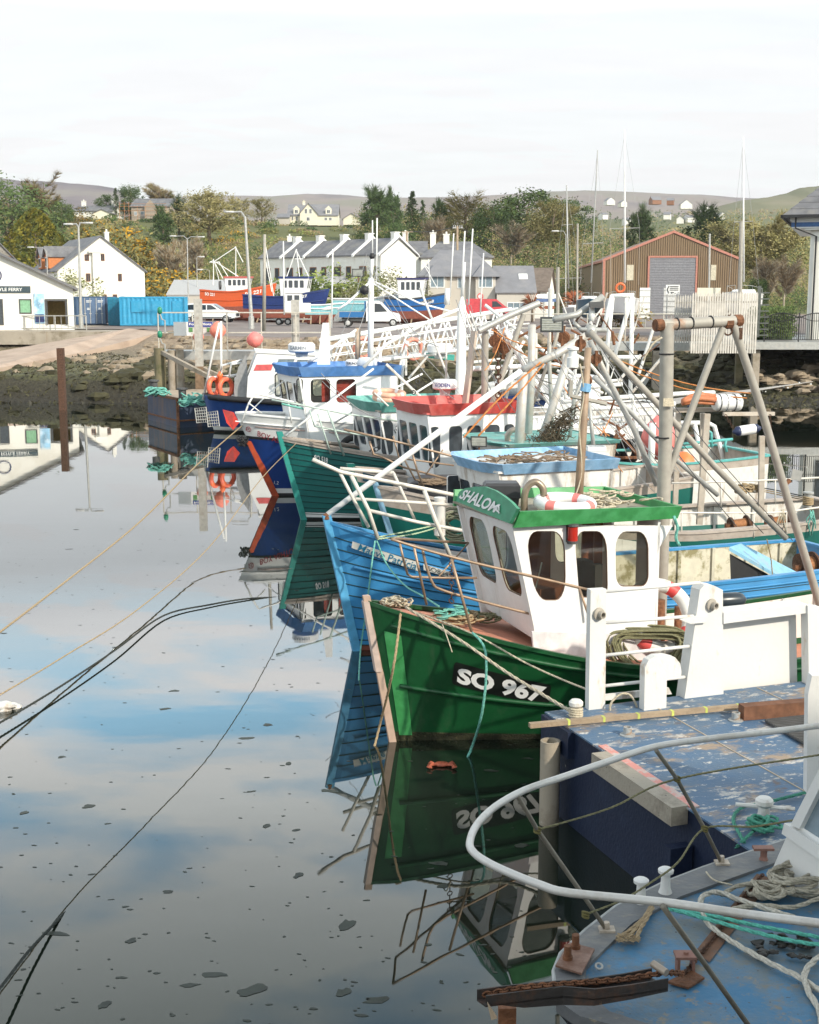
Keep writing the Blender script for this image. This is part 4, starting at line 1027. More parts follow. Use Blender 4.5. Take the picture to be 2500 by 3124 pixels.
# --- distant white houses of the town
random.seed(5)
spots=[(1865,612,30,'white house high on the right hillside left of the others'),(1905,618,22,'small white house just right of the highest one'),(1848,655,20,'white cottage between trees left of the middle yacht mast'),(1915,672,26,'white house low beside the middle yacht mast'),(2005,610,34,'red brick house on the far slope left of the right yacht'),(2045,612,26,'pale house beside the red brick one on the far slope'),(2095,624,44,'long pale building on the far slope'),(2075,668,26,'white house in the line of homes, leftmost'),(2110,664,26,'white gabled house in the middle of the line of homes'),(2140,662,24,'white gabled house at the right of the line of homes'),(2035,655,26,'pale roofed house above the line of homes'),(2205,655,22,'tiny white house right of the line of homes'),(2160,635,24,'white house up the slope left of the right yacht mast')]
for px,py,wd,lb in spots:
    Y=760 if py>640 else 1050;h=wd*.38
    wd*=.8;h*=.8;house(lb,px-wd/2,px+wd/2,py+9,py,py-h,Y,random.choice((-15,0,12)),8,random.choice(('side','front')),brownwood if 'red' in lb else rwhite,slate2,ov=.2,group='distant houses of the town')
# ================================================================ QUAY, PIERS, RAILS
concm=pm('old_concrete',(0.36,0.31,0.25),0.9,var=.12,vscale=1.2,dirt=(.16,.13,.08),damt=.7,dscale=.8,bump=.4,bscale=4)
rampm=pm('pink_concrete',(0.42,0.32,0.25),0.9,var=.12,vscale=.8,dirt=(.28,.2,.15),damt=.5,dscale=.5)
weedc=pm('weedy_pile',(0.20,0.17,0.10),0.9,var=.3,vscale=2,dirt=(.07,.08,.03),damt=.8,dscale=1)
railm=pm('pale_rail',(0.62,0.58,0.50),0.5,.2,var=.1)
def hexa(name,A,B,mat_,**k):  # solid between two quads
    mb=MB();mb.loft([A,B]);return mb.build(name,mat_,**k)
# slipway
mb=MB();T=[G(-80,1140,1.6),G(300,1078,2.6),G(490,1016,3.42),G(300,1004,3.42),G(-80,1092,1.75)]
T=[D(-80,1137,79),D(250,1075,92),D(490,1014,100),D(395,1002,104),D(-80,1085,92)]
mb.prism([Vector((p.x,p.y,p.z))for p in T],(0,0,-2.5));mb.build('slipway',rampm,kind='structure')
mb=MB();a=D(-120,1032,90);b=D(120,1040,89);c=D(140,1085,89)
mb.box((-50,104,2.4),(D(141,1040,104).x,125,3.42));mb.box((D(141,1040,104).x,104.2,.5),(D(395,1030,104).x,112,3.41))
cat_=mb.build('quay_wall',concm,label='pale concrete quay edge in front of the ferry terminal',cat='quay wall')
mb=MB()
for i in range(12):x=-40.5+i*1.02;mb.box((x,104.5,-.6),(x+.62,105.5,2.4))
mb.box((-50,105.5,-.6),(D(141,1040,105).x,106,2.4))
mb.build('sheet_piling',pm('sheet_pile',(.10,.075,.05),.9,var=.3,vscale=2),label='dark sheet piling under the ferry quay edge',cat='piling')
def railing(label,pts,h,rails,step,m=railm,r=.03,name='railing',group=None,pr=None,infill=0):
    mb=MB();pts=[Vector(p)for p in pts];z=Vector((0,0,1))
    for f in rails:mb.tube([p+z*h*f for p in pts],r,5)
    for a,b in zip(pts,pts[1:]):
        n=max(1,int((b-a).length/step))
        for i in range(n+1):p=a.lerp(b,i/n);mb.tube([p,p+z*h],pr or r,5)
        if infill:
            n2=int((b-a).length/infill)
            for i in range(n2):p=a.lerp(b,(i+.5)/n2);mb.tube([p+z*h*rails[-1],p+z*h],r*.5,4)
    return mb.build(name,m,label=label,cat='railing',group=group)
railing('galvanised railing along the quay in front of the ferry terminal',[G(-20,1007,3.42),G(265,1007,3.42)],1.15,(1,.12),2.2,galv,.045,infill=.55)
railing('short ramp handrail by the ferry terminal door',[G(30,1004,3.42),G(125,1004,3.42)],1.6,(1,.5),1.5,galv,.04)
# centre pier (steel walkway) with rails and piles
pz=3.1
mb=MB();A,B=D(490,1070,70),D(1010,1070,70);mb.box((A.x,69.5,A.z-.45),(B.x,71.5,A.z));wk=mb.build('walkway_deck',galv,label='galvanised steel walkway on piles in the middle of the harbour',cat='walkway')
railing('pale tube railing on the steel walkway',[(A.x,69.6,A.z),(B.x,69.6,A.z)],2.0,(1,.48),1.55,railm,.035)
for px,py0,py1,rr,lb in((487,1062,1190,.30,'dark weedy timber pile at the walkway end, left of the pair'),(523,1068,1195,.20,'pale concrete pile, left of the close pair under the walkway'),(548,1066,1200,.22,'pale concrete pile, right of the close pair under the walkway')):
    p=D(px,py0,69.2);mb=MB();mb.tube([(p.x,p.y,-1),(p.x,p.y,1.0),(p.x,p.y,p.z)],rr,12);mb.build('pile',weedc if px<500 else concm,label=lb,cat='pile',smooth=True,auto=True)
mb=MB();p=D(604,912,68);mb.box((p.x-.19,67.8,2.6),(p.x+.19,68.2,p.z));mb.cur=1;mb.box((p.x-.2,67.78,-1),(p.x+.2,68.22,2.6));mb.build('pile',[pm('steel_pile',(.46,.44,.40),.6,.2,dirt=(.30,.22,.16),damt=.6,dscale=1,dlow=.5),pm('pile_foot',(.20,.13,.08),.8,var=.3)],label='tall square steel guide pile in front of the pilots sign',cat='pile',group='steel guide piles')
mb=MB();p=D(901,915,70);mb.box((p.x-.2,69.8,-1),(p.x+.2,70.2,p.z));mb.build('pile',MATS['steel_pile'],label='tall square steel guide pile above the small radar dome',cat='pile',group='steel guide piles')
mb=MB();p=D(185,1062,72);mb.box((p.x-.17,71.8,-1),(p.x+.17,72.2,p.z));mb.build('post',rustd,label='rusty post standing alone in the water near the slipway',cat='post')
mb=MB();p0_,p1_=D(495,1075,69),D(640,1150,66);mb.beam(p0_,p1_,.2,.2);p0_,p1_=D(560,1100,69),D(690,1155,67);mb.beam(p0_,p1_,.2,.2);mb.build('brace',concm,label='slanting pale braces below the steel walkway',cat='brace')
# pilots sign on the walkway rail
fr=Fr(D(532,1024,69.4),0);sg=thing('pilot_sign','white pilots notice board with blue heading on the walkway rail','sign',fr);pf=Pl(fr.o,(1,0,0),(0,0,1));b=pf.px(650,982)
mb=MB();mb.box((fr.o.x,69.3,fr.o.z),(fr.o.x+b[0],69.36,fr.o.z+b[1]));mb.build('board',trimw,sg)
c=pf.px(576,982);mb=MB();mb.box((fr.o.x+c[0],69.27,fr.o.z+b[1]-.26),(fr.o.x+b[0],69.299,fr.o.z+b[1]));hd_=mb.build('heading_band',pm('band_navy',(.05,.07,.28),.5),sg)
def ptext(pl,a0,b0,w,h,txt,m,parent,d=.02,name='lettering',**k):
    vs,fs=textmesh(txt,1.0,**k);xa=min(v[0]for v in vs);xb=max(v[0]for v in vs);ya=min(v[1]for v in vs);yb=max(v[1]for v in vs)
    mb=MB();mb.add([pl.w(a0+w*(x-xa)/(xb-xa),b0+h*(y-ya)/(yb-ya),d)for x,y in vs],fs);return mb.build(name,m,parent)
ptext(pf,c[0]+.05,b[1]-.21,b[0]-c[0]-.1,.16,'Foyle Pilots',trimw,hd_,d=.14,bold=.03)
mb=MB()
for j in range(4):mb.box((fr.o.x+c[0]+.12,69.285,fr.o.z+.08+j*.10),(fr.o.x+b[0]-.12,69.299,fr.o.z+.12+j*.10))
mb.build('small_print',pm('print_grey',(.45,.42,.38),.6),sg)
mb=MB()
for xx in(c[0]+.02,b[0]-.30):mb.box((fr.o.x+xx,69.27,fr.o.z+.2),(fr.o.x+xx+.2,69.284,fr.o.z+.42))
mb.build('green_square',pm('sign_green',(.12,.3,.10),.5),sg)
# navigation lights at the walkway end
for py,lb in((945,'upper green navigation light on the post at the walkway end'),(1018,'lower green navigation light at the walkway end')):
    p=D(488,py,69);t=thing('navigation_light',lb,'light',p,'green navigation lights');mb=MB();mb.lathe(p,[(.06,-.22),(.12,-.16),(.13,.05),(.09,.12),(.02,.16)],10);mb.build('lens',pm('green_lens',(.02,.22,.12),.3),t,smooth=True)
    mb=MB();mb.tube([p+Vector((0,0,-.2)),p+Vector((.1,0,-.5)),p+Vector((.25,0,-.55)),p+Vector((.25,0,-1.2))],.04,6);mb.build('bracket',galv,t)
# right-hand walkway, rails, slatted screen, black fences
dz=D(2000,1045,82).z
mb=MB();x0=D(1700,1045,82).x;x1=D(2215,1045,82).x;mb.box((x0,82,dz-.5),(x1,84,dz));mb.build('walkway_deck',galv,label='steel walkway deck with pale side beam in front of the brown shed',cat='walkway')
railing('pale two bar quay rail in front of the yellow gorse',[(D(1560,1045,82).x,82.1,dz),(D(2140,1045,82).x,82.1,dz)],1.75,(1,.5),2.0,railm,.04)
mb=MB();x2=D(2290,1040,80).x;mb.box((x2,80,dz-.35),(x2+14,95,dz+.1));mb.build('promenade_deck',galv,label='promenade deck with pale edge beam under the black railing at right',cat='deck')
for px,Y,lb in((2310,80.3,'pale steel pile under the corner of the right promenade'),(2005,82,'pale concrete pile below the walkway, right of the gallows post'),(1960,83,'dark timber pile below the walkway left of the concrete one'),(1725,82,'pale pile below the walkway behind the pole cluster'),(2260,83,'short dark pile behind the slatted screen')):
    p=D(px,1055,Y);mb=MB();mb.box((p.x-.22,Y,-.5),(p.x+.22,Y+.4,dz-.3));mb.build('pile',weedc if 'dark' in lb else concm,label=lb,cat='pile')
mb=MB();p=D(1990,1060,82.5);mb.beam((p.x+.8,82.6,dz-.4),(p.x-.9,82.6,-.2),.2,.2);mb.build('brace',galv,label='slanting grey brace against the walkway pile',cat='brace')
def slats(label,pxa,pxb,pyt,pyb,Y,m,step,w,name='slatted_screen'):
    a=D(pxa,pyb,Y);b=D(pxb,pyb,Y);t=D(pxa,pyt,Y).z;mb=MB();n=int((b.x-a.x)/step)
    for i in range(n+1):
        x=a.x+(b.x-a.x)*i/n;hh=t+U(-.04,.04);mb.add([(x-w/2,Y,a.z),(x+w/2,Y,a.z),(x+w/2,Y,hh),(x,Y,hh+.12),(x-w/2,Y,hh),(x-w/2,Y+.05,a.z),(x+w/2,Y+.05,a.z),(x+w/2,Y+.05,hh),(x-w/2,Y+.05,hh)],[(0,1,2,3,4),(1,6,7,2),(0,4,8,5)])
    for f in(.12,.5,.85):z=a.z+(t-a.z)*f;mb.box((a.x,Y+.06,z),(b.x,Y+.14,z+.12))
    return mb.build(name,m,label=label,cat='fence')
slatm=pm('silvered_slat',(.60,.56,.50),.8,var=.15,vscale=3)
slats('tall pale slatted screen hanging in front of the promenade end',2110,2304,897,1078,78.5,slatm,.145,.10)
slats('lower grey palisade fence left of the tall slatted screen',2058,2110,905,1045,79.5,pm('grey_slat',(.50,.47,.42),.8),.13,.09,'palisade_fence')
# spiked end fence seen edge-on
mb=MB();a=D(2322,1030,79);t=D(2322,882,79).z
for i in range(6):x=a.x-.28+i*.11;mb.beam((x,79+i*.3,a.z),(x,79+i*.3,t+.2),.06,.04)
for j in range(8):z=a.z+(t-a.z)*(j+.3)/8;mb.box((a.x-.32,79,z),(a.x+.42,79.08,z+.07))
mb.build('palisade_fence',pm('fence_dark',(.10,.11,.10),.6),label='dark spiked palisade end panel right of the tall slatted screen',cat='fence')
bl=MB();z0_=dz+.1;a=D(2332,1030,80.2).x
for i in range(64):x=a+i*.13;bl.beam((x,80.2,z0_+.1),(x,80.2,z0_+1.45+.25*sin((i%16)/16*pi)),.03,.03)
for i in range(5):x=a+i*2.08;bl.beam((x,80.2,z0_),(x,80.2,z0_+1.75),.07,.07);bl.tube([(x+2.08*u/10,80.2,z0_+1.45+.28*sin(pi*u/10))for u in range(11)],.03,4);bl.tube([(x+2.08*u/10,80.2,z0_+1.55-.3*sin(pi*u/10))for u in range(11)],.02,4)
bl.box((a,80.17,z0_+.1),(a+10,80.23,z0_+.15));bl.build('ornamental_railing',blackm,label='black ornamental railing with arched tops along the right promenade',cat='railing')
mb=MB();mb.box((D(2300,960,84).x,84,dz),(D(2420,960,84).x,84.4,dz+1.6));mb.build('planting_bed',lf_dark,label='clipped dark green hedge behind the black ornamental railing',cat='hedge')
hg=MB();random.seed(3)
for i in range(2600):leaf(hg,Vector((U(D(2300,960,83.5).x,D(2425,960,83.5).x),U(82.5,85),dz+U(.3,2.2))),U(.06,.14),1,0 if R()<.6 else 1)
hg.build('hedge',[lf_mid,lf_dark2],label='loose green shrubs growing over the promenade hedge',cat='hedge')
for px,w_px,py0,py1,lb in((1968,34,878,970,'white notice panel left of the road sign'),(2044,40,878,960,'white notice panel behind the road sign')):
    a=D(px-w_px/2,py1,120);b=D(px+w_px/2,py0,120);t=thing('notice_panel',lb,'panel',a,'white notice panels by the shed');mb=MB();mb.box((a.x,120,a.z),(b.x,120.1,b.z));mb.build('board',lgrey if px>2000 else trimw,t)
    mb=MB()
    for i in range(5):z=a.z+(b.z-a.z)*(i+.5)/5;mb.box((a.x,119.95,z),(b.x,119.999,z+.05))
    mb.box((a.x+.3,120.1,3.4),(a.x+.4,120.2,b.z));mb.box((b.x-.4,120.1,3.4),(b.x-.3,120.2,b.z));mb.build('frame',galv,t)
a=D(2032,898,100);b=D(2075,869,100);t=thing('road_sign','white chevron road sign with a small boat trailer symbol','sign',a);mb=MB();mb.prism([(a.x,100,a.z),(b.x,100,a.z),(b.x,100,b.z),(a.x,100,b.z)],(0,.05,0));mb.build('plate',trimw,t)
mb=MB();mx_=a.x+.1;mz=(a.z+b.z)/2;mb.beam((mx_+.12,99.97,b.z-.08),(mx_,99.97,mz),.03,.05);mb.beam((mx_,99.97,mz),(mx_+.12,99.97,a.z+.08),.03,.05)
for(u,v,ww,hh)in((.35,.12,.5,.05),(.42,.06,.08,.05),(.68,.06,.08,.05),(.9,.1,.12,.04)):mb.box((a.x+u,99.96,a.z+v),(a.x+u+ww*.5,99.98,a.z+v+hh))
for j in range(3):mb.box((a.x+.3,99.96,b.z-.14-j*.13),(b.x-.1,99.98,b.z-.10-j*.13))
mb.build('symbol',blackm,t);mb=MB();
for x in(a.x+.12,b.x-.12):mb.tube([(x,100.1,3.4),(x,100.1,a.z)],.04,6)
mb.build('post',galv,t)
# direction signs
a=D(1640,924,118);t=thing('direction_sign','pair of pale arrow shaped direction signs near the annex','sign',a)
for i,(py0,py1,m)in enumerate(((897,910,trimw),(911,921,pm('sign_blue',(.10,.16,.32),.5)),(933,943,pm('sign_brown',(.30,.10,.05),.5)))):
    x0_=D(1640 if i<2 else 1664,py1,118);x1_=D(1697 if i<2 else 1690,py0,118);zc_=(x0_.z+x1_.z)/2
    mb=MB();mb.prism([(x0_.x-.15,118,zc_),(x0_.x,118,x0_.z),(x1_.x,118,x0_.z),(x1_.x+.15,118,zc_),(x1_.x,118,x1_.z),(x0_.x,118,x1_.z)],(0,.05,0));mb.build('sign_plate',m,t)
mb=MB();
for px in(1660,1680):p=D(px,940,118);mb.tube([(p.x,118.1,3.4),(p.x,118.1,D(px,895,118).z)],.05,6)
mb.build('post',galv,t)
a=D(1465,895,130);t=thing('speed_sign','round red ringed road sign on a post in front of the buff house','sign',a);mb=MB();p=D(1466,904,130);mb.lathe(p,[(.001,0),(.24,0),(.24,.03),(.001,.03)],16,(0,-1,0));mb.build('disc',trimw,t);mb=MB();mb.torus(p-Vector((0,.05,0)),.26,.05,(0,1,0));mb.build('ring',redm,t,smooth=True);mb=MB();mb.tube([(p.x,130.05,3.4),(p.x,130.05,p.z)],.04,6);mb.build('post',galv,t)
a=D(2128,893,110);mb=MB();b=D(2200,878,110);mb.prism([(a.x,110,a.z-.3),(b.x,110,a.z-.3),(b.x,110,b.z),(a.x,110,b.z)],(0,.06,0));t=mb.build('shop_board',cream,label='cream name board behind the top of the slatted screen',cat='sign')
# rocks
rockm=pm('bank_rock',(.26,.205,.145),.9,var=.35,vscale=1.5,bump=.6,bscale=4)
rockw=pm('weedy_rock',(.048,.044,.02),.9,var=.4,vscale=1.5,bump=.6,bscale=4)
random.seed(21);mb=MB();mw=MB()
for i in range(1500):
    x=U(-26,34);s_,e_=shore(x),edge(x);t_=U(.28,1.0);y=s_+(e_-s_)*t_;z=land(x,y)
    if x<-18 and t_>.45:continue
    if x<-7 and R()<.4:t_=U(.02,.3);y=s_+(e_-s_)*t_;z=land(x,y)
    (mb if z+U(-.5,.5)>(1.7 if x<5 else 2.9)else mw).rock((x,y,z),U(.25,.62),(1.3,1,.7),7,4)  # at right the dark rock reaches higher, painting in the walkway shade
mb.build('rock_armour',rockm,label='tan rocks heaped on the bank below the quay',cat='rocks',kind='stuff');mw.build('weedy_shaded_rocks',rockw,label='dark weed covered rocks low on the shore, with rocks darkened as shade at right',cat='rocks',kind='stuff')
mw=MB()
for i in range(11000):
    x=U(-30,36);s_,e_=shore(x),edge(x);t_=U(-.02,.55);y=s_+(e_-s_)*t_;z=max(land(x,y),0)
    leaf(mw,Vector((x,y,z+.03)),U(.05,.16),1.3,0 if R()<.6 else 1)
mw.build('seaweed',[pm('bladder_wrack',(.030,.026,.012),.6,var=.4),pm('green_weed',(.055,.05,.016),.7)],label='dark seaweed covering the foreshore',cat='seaweed',kind='stuff')
mb=MB();p=G(2177,1165,.6);mb.rock(p+Vector((0,0,.1)),.8,(1.3,1,.6));mb.build('boulder',rockm,label='lone pale boulder on the weed behind the gallows leg',cat='rock',smooth=True)
mb=MB();random.seed(8)
for i in range(60):x=U(D(2310,1100,82).x,30);y=U(79,84);mb.rock((x,y,land(x,y)+U(0,1.0)),U(.35,.7),(1.4,1,.6),7,4)
mb.build('rock_pile',rockm,label='tumbled rocks beneath the right promenade',cat='rocks',kind='stuff')
# ================================================================ CONTAINERS, LAMPS, VEHICLES, BOATS ON THE HARD
def corrbox(mb,fr,w,d,h,n,dep=.05,faces=('f','l','r')):
    M=fr.m
    def wall(p,q,nn):
        ring=[]
        for i in range(nn*4+1):
            t=i/(nn*4);o=(0,dep,dep,0)[i%4];x=p[0]+(q[0]-p[0])*t;y=p[1]+(q[1]-p[1])*t;nx_,ny_=(q[1]-p[1]),-(q[0]-p[0]);l=hypot(nx_,ny_);ring.append((x-nx_/l*o,y-ny_/l*o))
        mb.loft([[M@Vector((x,y,.12))for x,y in ring],[M@Vector((x,y,h-.12))for x,y in ring]],closed=False)
    wall((0,0),(w,0),n);wall((0,d),(0,0),max(4,int(n*d/w)));wall((w,0),(w,d),max(4,int(n*d/w)))
    mb.M=M;mb.box((0,.08,h-.12),(w,d,h));
    for x in(0,w-.12):mb.box((x,0,0),(x+.12,.12,h));mb.box((x,d-.12,0),(x+.12,d,h))
    mb.box((0,-.01,h-.14),(w,.1,h+.01));mb.box((0,-.01,0),(w,.1,.14));mb.box((0,d-.1,0),(w,d,h));mb.M=None
cblue=pm('container_sky_blue',(.03,.30,.52),.5,var=.06,dirt=(.10,.36,.55),damt=.4);cnavy=pm('container_navy',(.045,.09,.17),.5,var=.1);cdeck=pm('container_door',(.10,.16,.27),.5,var=.1)
fr=bframe(367,993,122,2);w=fr.loc(fr.pv(565,993,0)).x;t=thing('site_cabin','sky blue corrugated cabin container with shuttered windows on the quay','container',fr);mb=MB();fr2=Fr(fr.o,2)
corrbox(mb,fr,w,2.4,2.62,14);mb.build('body',cblue,t)
for(a_,b_,c_,d_)in((402,953,436,918),(527,951,553,918)):
    p=fr.loc(fr.pv(a_,b_,0));q=fr.loc(fr.pv(c_,d_,0));mb=MB(fr.m);mb.box((p.x,-.07,p.z),(q.x,-.005,q.z));mb.build('shutter',cblue,t)
p=fr.loc(fr.pv(466,985,0));q=fr.loc(fr.pv(493,918,0));mb=MB(fr.m);mb.box((p.x,-.06,.15),(q.x,-.005,q.z));mb.build('door',cblue,t)
# left return of the cabin, its shade painted in as a darker blue
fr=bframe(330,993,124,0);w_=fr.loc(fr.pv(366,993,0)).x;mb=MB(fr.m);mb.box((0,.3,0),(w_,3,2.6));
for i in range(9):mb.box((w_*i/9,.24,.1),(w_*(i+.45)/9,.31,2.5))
mb.build('shipping_container',pm('cabin_shade_blue',(.02,.21,.33),.5),label='left end of the sky blue cabin, its shade painted as darker blue',cat='container')
fr=bframe(225,990,126,3);w_=fr.loc(fr.pv(326,993,0)).x;t=thing('shipping_container','navy container with double doors and locking bars beside the ferry terminal','container',fr);mb=MB()
corrbox(mb,fr,w_,6,2.62,8);mb.build('body',cnavy,t);pf=Pl(fr.o,fr.m.to_3x3()@Vector((1,0,0)),(0,0,1))
for(a_,c_)in((252,286),(287,321)):
    p=pf.px(a_,990);q=pf.px(c_,910);mb=MB(fr.m);mb.box((p[0],-.09,.1),(q[0],-.02,2.5));dd_=mb.build('door',cdeck,t)
    mb=MB(fr.m)
    for u in(.28,.72):x=p[0]+(q[0]-p[0])*u;mb.tube([(x,-.13,.1),(x,-.13,2.5)],.03,5);mb.box((x-.1,-.16,1.0),(x+.1,-.1,1.06))
    mb.build('locking_bar',lgrey,dd_)
    mb=MB(fr.m)
    for(u0,v0,u1_)in((.4,2.2,.85),(.4,2.08,.8),(.45,1.5,.7),(.45,1.38,.7)):mb.box((p[0]+(q[0]-p[0])*u0,-.1,v0),(p[0]+(q[0]-p[0])*u1_,-.091,v0+.06))
    mb.build('marking',trimw,dd_)
def lamp(label,px,pyb,pyt,Y,heads,r=.09,group='street lamps around the harbour',lean=0,name='street_lamp'):
    a=D(px,pyb,Y);b=D(px+lean,pyt,Y);zb=min(a.z,land(a.x,Y)if Y>105 else a.z);t=thing(name,label,'lamp',(a.x,Y,zb),group)
    mb=MB();mb.tube([(a.x,Y,zb),(a.x,Y,zb+1.2),(a.x,Y,zb+1.25),b],[r*1.5,r*1.5,r,r*.6],8);mb.build('pole',galv,t,smooth=True,auto=True)
    for(dx,dzz)in heads:
        e=b+Vector((dx,0,dzz));mb=MB();mb.tube([b-Vector((0,0,.1)),b+Vector((dx*.3,0,dzz*.9+.05)),e],r*.5,6);mb.build('arm',galv,t)
        mb=MB();s_=1 if dx>0 else-1;mb.loft([[e+Vector((s_*u,v*ww,hh*.10))for v,hh in((-1,0),(-.7,.9),(.7,.9),(1,0),(.8,-.5),(-.8,-.5))]for u,ww in((-.1,.06),(.15,.15),(.5,.14),(.68,.05))]);mb.build('lamp_head',lgrey,t)
lamp('tall lamp post with twin heads in front of the navy container',249,1000,690,112,((.55,.25),(-.55,.15)),.13,lean=-9)
lamp('slim lamp post with twin level arms right of the blue cabin',574,905,727,160,((1.4,.15),(-1.4,.25)),.09,lean=-2)
lamp('tall lamp with hooked arm above the orange fishing boat',768,1010,660,112,((-1.0,.35),),.16,lean=-20)
lamp('small lamp with curved arm left of the white gabled house',143,830,765,160,((-1.6,.4),),.07)
lamp('short lamp on the grass edge behind the blue cabin',601,860,786,175,((.35,.1),),.06)
lamp('very small lamp before the orange boat masts',640,840,825,178,((-1.0,.1),),.05)
lamp('lamp post with short left arm beside the leftmost tall yacht mast',1727,905,715,150,((-.9,.35),),.07)
mb=MB();a=D(1396,960,170);b=D(1396,690,170);mb.tube([(a.x,170,3.4),b],.14,8);pl=thing('telegraph_pole','wooden telegraph pole with cross arm behind the buff house','pole',(a.x,170,3.4));mb.build('pole',wood,pl,smooth=True)
mb=MB();mb.beam((b.x-.6,170,b.z-.2),(b.x+.7,170,b.z-.2),.12,.12);
for i in range(5):mb.tube([(b.x-.5+i*.27,170,b.z-.15),(b.x-.5+i*.27,170,b.z+.12)],.05,6)
mb.build('cross_arm',lgrey,pl)
mb=MB();a=D(1240,960,172);c=D(1242,705,172);mb.tube([(a.x,172,3.4),c],.13,8);p2_=thing('telegraph_pole','wooden telegraph pole rising beside the blank gable wall','pole',(a.x,172,3.4));mb.build('pole',wood,p2_,smooth=True);mb=MB();mb.beam((c.x-.7,172,c.z-.1),(c.x+.8,172,c.z-.1),.1,.1);mb.build('cross_arm',wood,p2_)
for k_,dy in enumerate((-.35,.35)):rope(cat_curve((c.x+.3,172+dy,c.z),(b.x-.3,170+dy,b.z),.35),.035,darkm,['nearer thin overhead wire between the two telegraph poles','farther thin overhead wire between the two telegraph poles'][k_],'wire','overhead_wire',k=0,strand=False)
rope(cat_curve((b.x,170,b.z),D(1600,752,165),.5),.03,darkm,'thin overhead wire running right from the telegraph pole','wire','overhead_wire',k=0,strand=False)
# vehicles ----------------------------------------------------------
tyre=pm('tyre',(.025,.025,.025),.8);carw=pm('car_white',(.80,.80,.80),.25,var=.01,coat=.6);carglass=pm('car_glass',(.03,.035,.04),.06,var=.1,spec=.8)
def wheels(t,fr,xs,w,r=.36,y0=.0):
    for x in xs:
        for y in(y0+.02,w-.02):
            s_=-1 if y<w/2 else 1;c=fr.w(x,y,r);ax=fr.m.to_3x3()@Vector((0,s_,0));mb=MB();mb.lathe(c,[(.2,-.2),(r,-.18),(r,-.0),(r*.93,.03),(r*.62,.035),(r*.6,0)],16,ax);wh=mb.build('wheel',tyre,t,smooth=True,auto=True)
            mb=MB();mb.lathe(c,[(.001,.01),(r*.2,.04),(r*.58,.0),(r*.6,-.03)],10,ax);mb.build('rim',lgrey,wh)
def carbody(name,fr,prof,w,m,t,inset=.0,taper=.10):
    """prof: side outline (x,z); upper points pulled in for tumblehome"""
    mb=MB();zt=max(p[1]for p in prof)
    def ring(y,k):return[fr.w(x,y+(k*taper*max(0,(z-.95)/(zt-.95+1e-6))),z)for x,z in prof]
    mb.loft([ring(.0,1),ring(w,-1)]);b=mb.build(name,m,t);return b
def sideglass(t,fr,polys,w,name='side_window',taper=.1,zt=1.8):
    for poly in polys:
        for sd in(0,1):
            mb=MB();mb.face([fr.w(x,(-.012 if sd==0 else w+.012)+(1 if sd==0 else-1)*taper*max(0,(z-.95)/(zt-.95)),z)for x,z in poly]);mb.build(name,carglass,t)
fr=bframe(556,984,126,-6);t=thing('pickup_truck','white double cab pickup parked right of the sky blue cabin','pickup',fr)
prof=[(.1,.45),(.05,1.0),(.1,1.12),(.35,1.78),(1.5,1.86),(1.55,1.78),(2.9,1.76),(3.75,1.22),(4.9,1.08),(5.15,.9),(5.2,.5),(4.75,.38),(.5,.38)]
carbody('body',fr,prof,1.85,carw,t);wheels(t,fr,(1.15,4.25),1.85)
sideglass(t,fr,[[(.5,1.2),(.6,1.65),(1.4,1.7),(1.4,1.2)],[(1.65,1.2),(1.75,1.66),(2.35,1.66),(2.35,1.2)],[(2.45,1.2),(2.45,1.66),(2.85,1.64),(3.45,1.25)]],1.85)
mb=MB(fr.m);mb.face([(2.98,.22,1.72),(2.98,1.63,1.72),(3.74,1.75,1.25),(3.74,.1,1.25)]);mb.v=[tuple(Vector(v)+Vector((.03,0,.03)))for v in mb.v];mb.build('windscreen',carglass,t)
mb=MB(fr.m);mb.box((5.14,.35,.6),(5.22,1.5,.88));mb.build('grille',blackm,t)
for y in(.08,1.5):mb=MB(fr.m);mb.box((5.08,y,.78),(5.2,y+.3,.95));mb.build('headlight',lgrey,t)
mb=MB(fr.m);mb.box((.6,-.03,.42),(4.8,-.005,.52));mb.build('sill',darkm,t)
# white cab truck with blue bed
fr=bframe(1036,998,116,0);t=thing('flatbed_truck','white cab truck with blue dropside bed behind the white gangway','truck',fr);bluebed=pm('truck_bed_blue',(.02,.14,.36),.5,var=.08)
mb=MB(fr.m);mb.box((0,.0,.85),(2.3,1.9,1.30));mb.box((2.2,0,.85),(2.3,1.9,2.25));mb.box((0,.02,1.3),(2.2,.06,1.32));mb.build('bed',bluebed,t)
prof=[(2.35,.5),(2.35,2.25),(3.3,2.3),(3.75,2.15),(4.5,1.35),(5.3,1.12),(5.4,.5)];carbody('cab',fr,prof,1.9,carw,t);wheels(t,fr,(.75,4.7),1.9,.37)
sideglass(t,fr,[[(2.5,1.3),(2.5,2.05),(2.9,2.05),(2.9,1.3)],[(3.1,1.3),(3.1,2.05),(3.6,2.0),(4.2,1.35)]],1.9,zt=2.3)
mb=MB(fr.m);mb.box((.2,.2,.5),(5,1.7,.8));mb.build('chassis',darkm,t)
mb=MB(fr.m);mb.face([(3.82,.15,2.12),(3.82,1.75,2.12),(4.52,1.85,1.40),(4.52,.05,1.40)]);mb.build('windscreen',carglass,t)
fr=bframe(1423,975,128,0);t=thing('red_van','red panel van parked before the buff house','van',fr)
prof=[(0,.45),(0,1.9),(.3,2.0),(2.9,1.95),(3.8,1.25),(4.4,1.05),(4.45,.45)];redv=pm('van_red',(.55,.05,.06),.3,coat=.5);carbody('body',fr,prof,1.8,redv,t);wheels(t,fr,(.8,3.6),1.8,.34);sideglass(t,fr,[[(2.5,1.2),(2.5,1.75),(2.9,1.75),(3.5,1.25)]],1.8,zt=2.0)
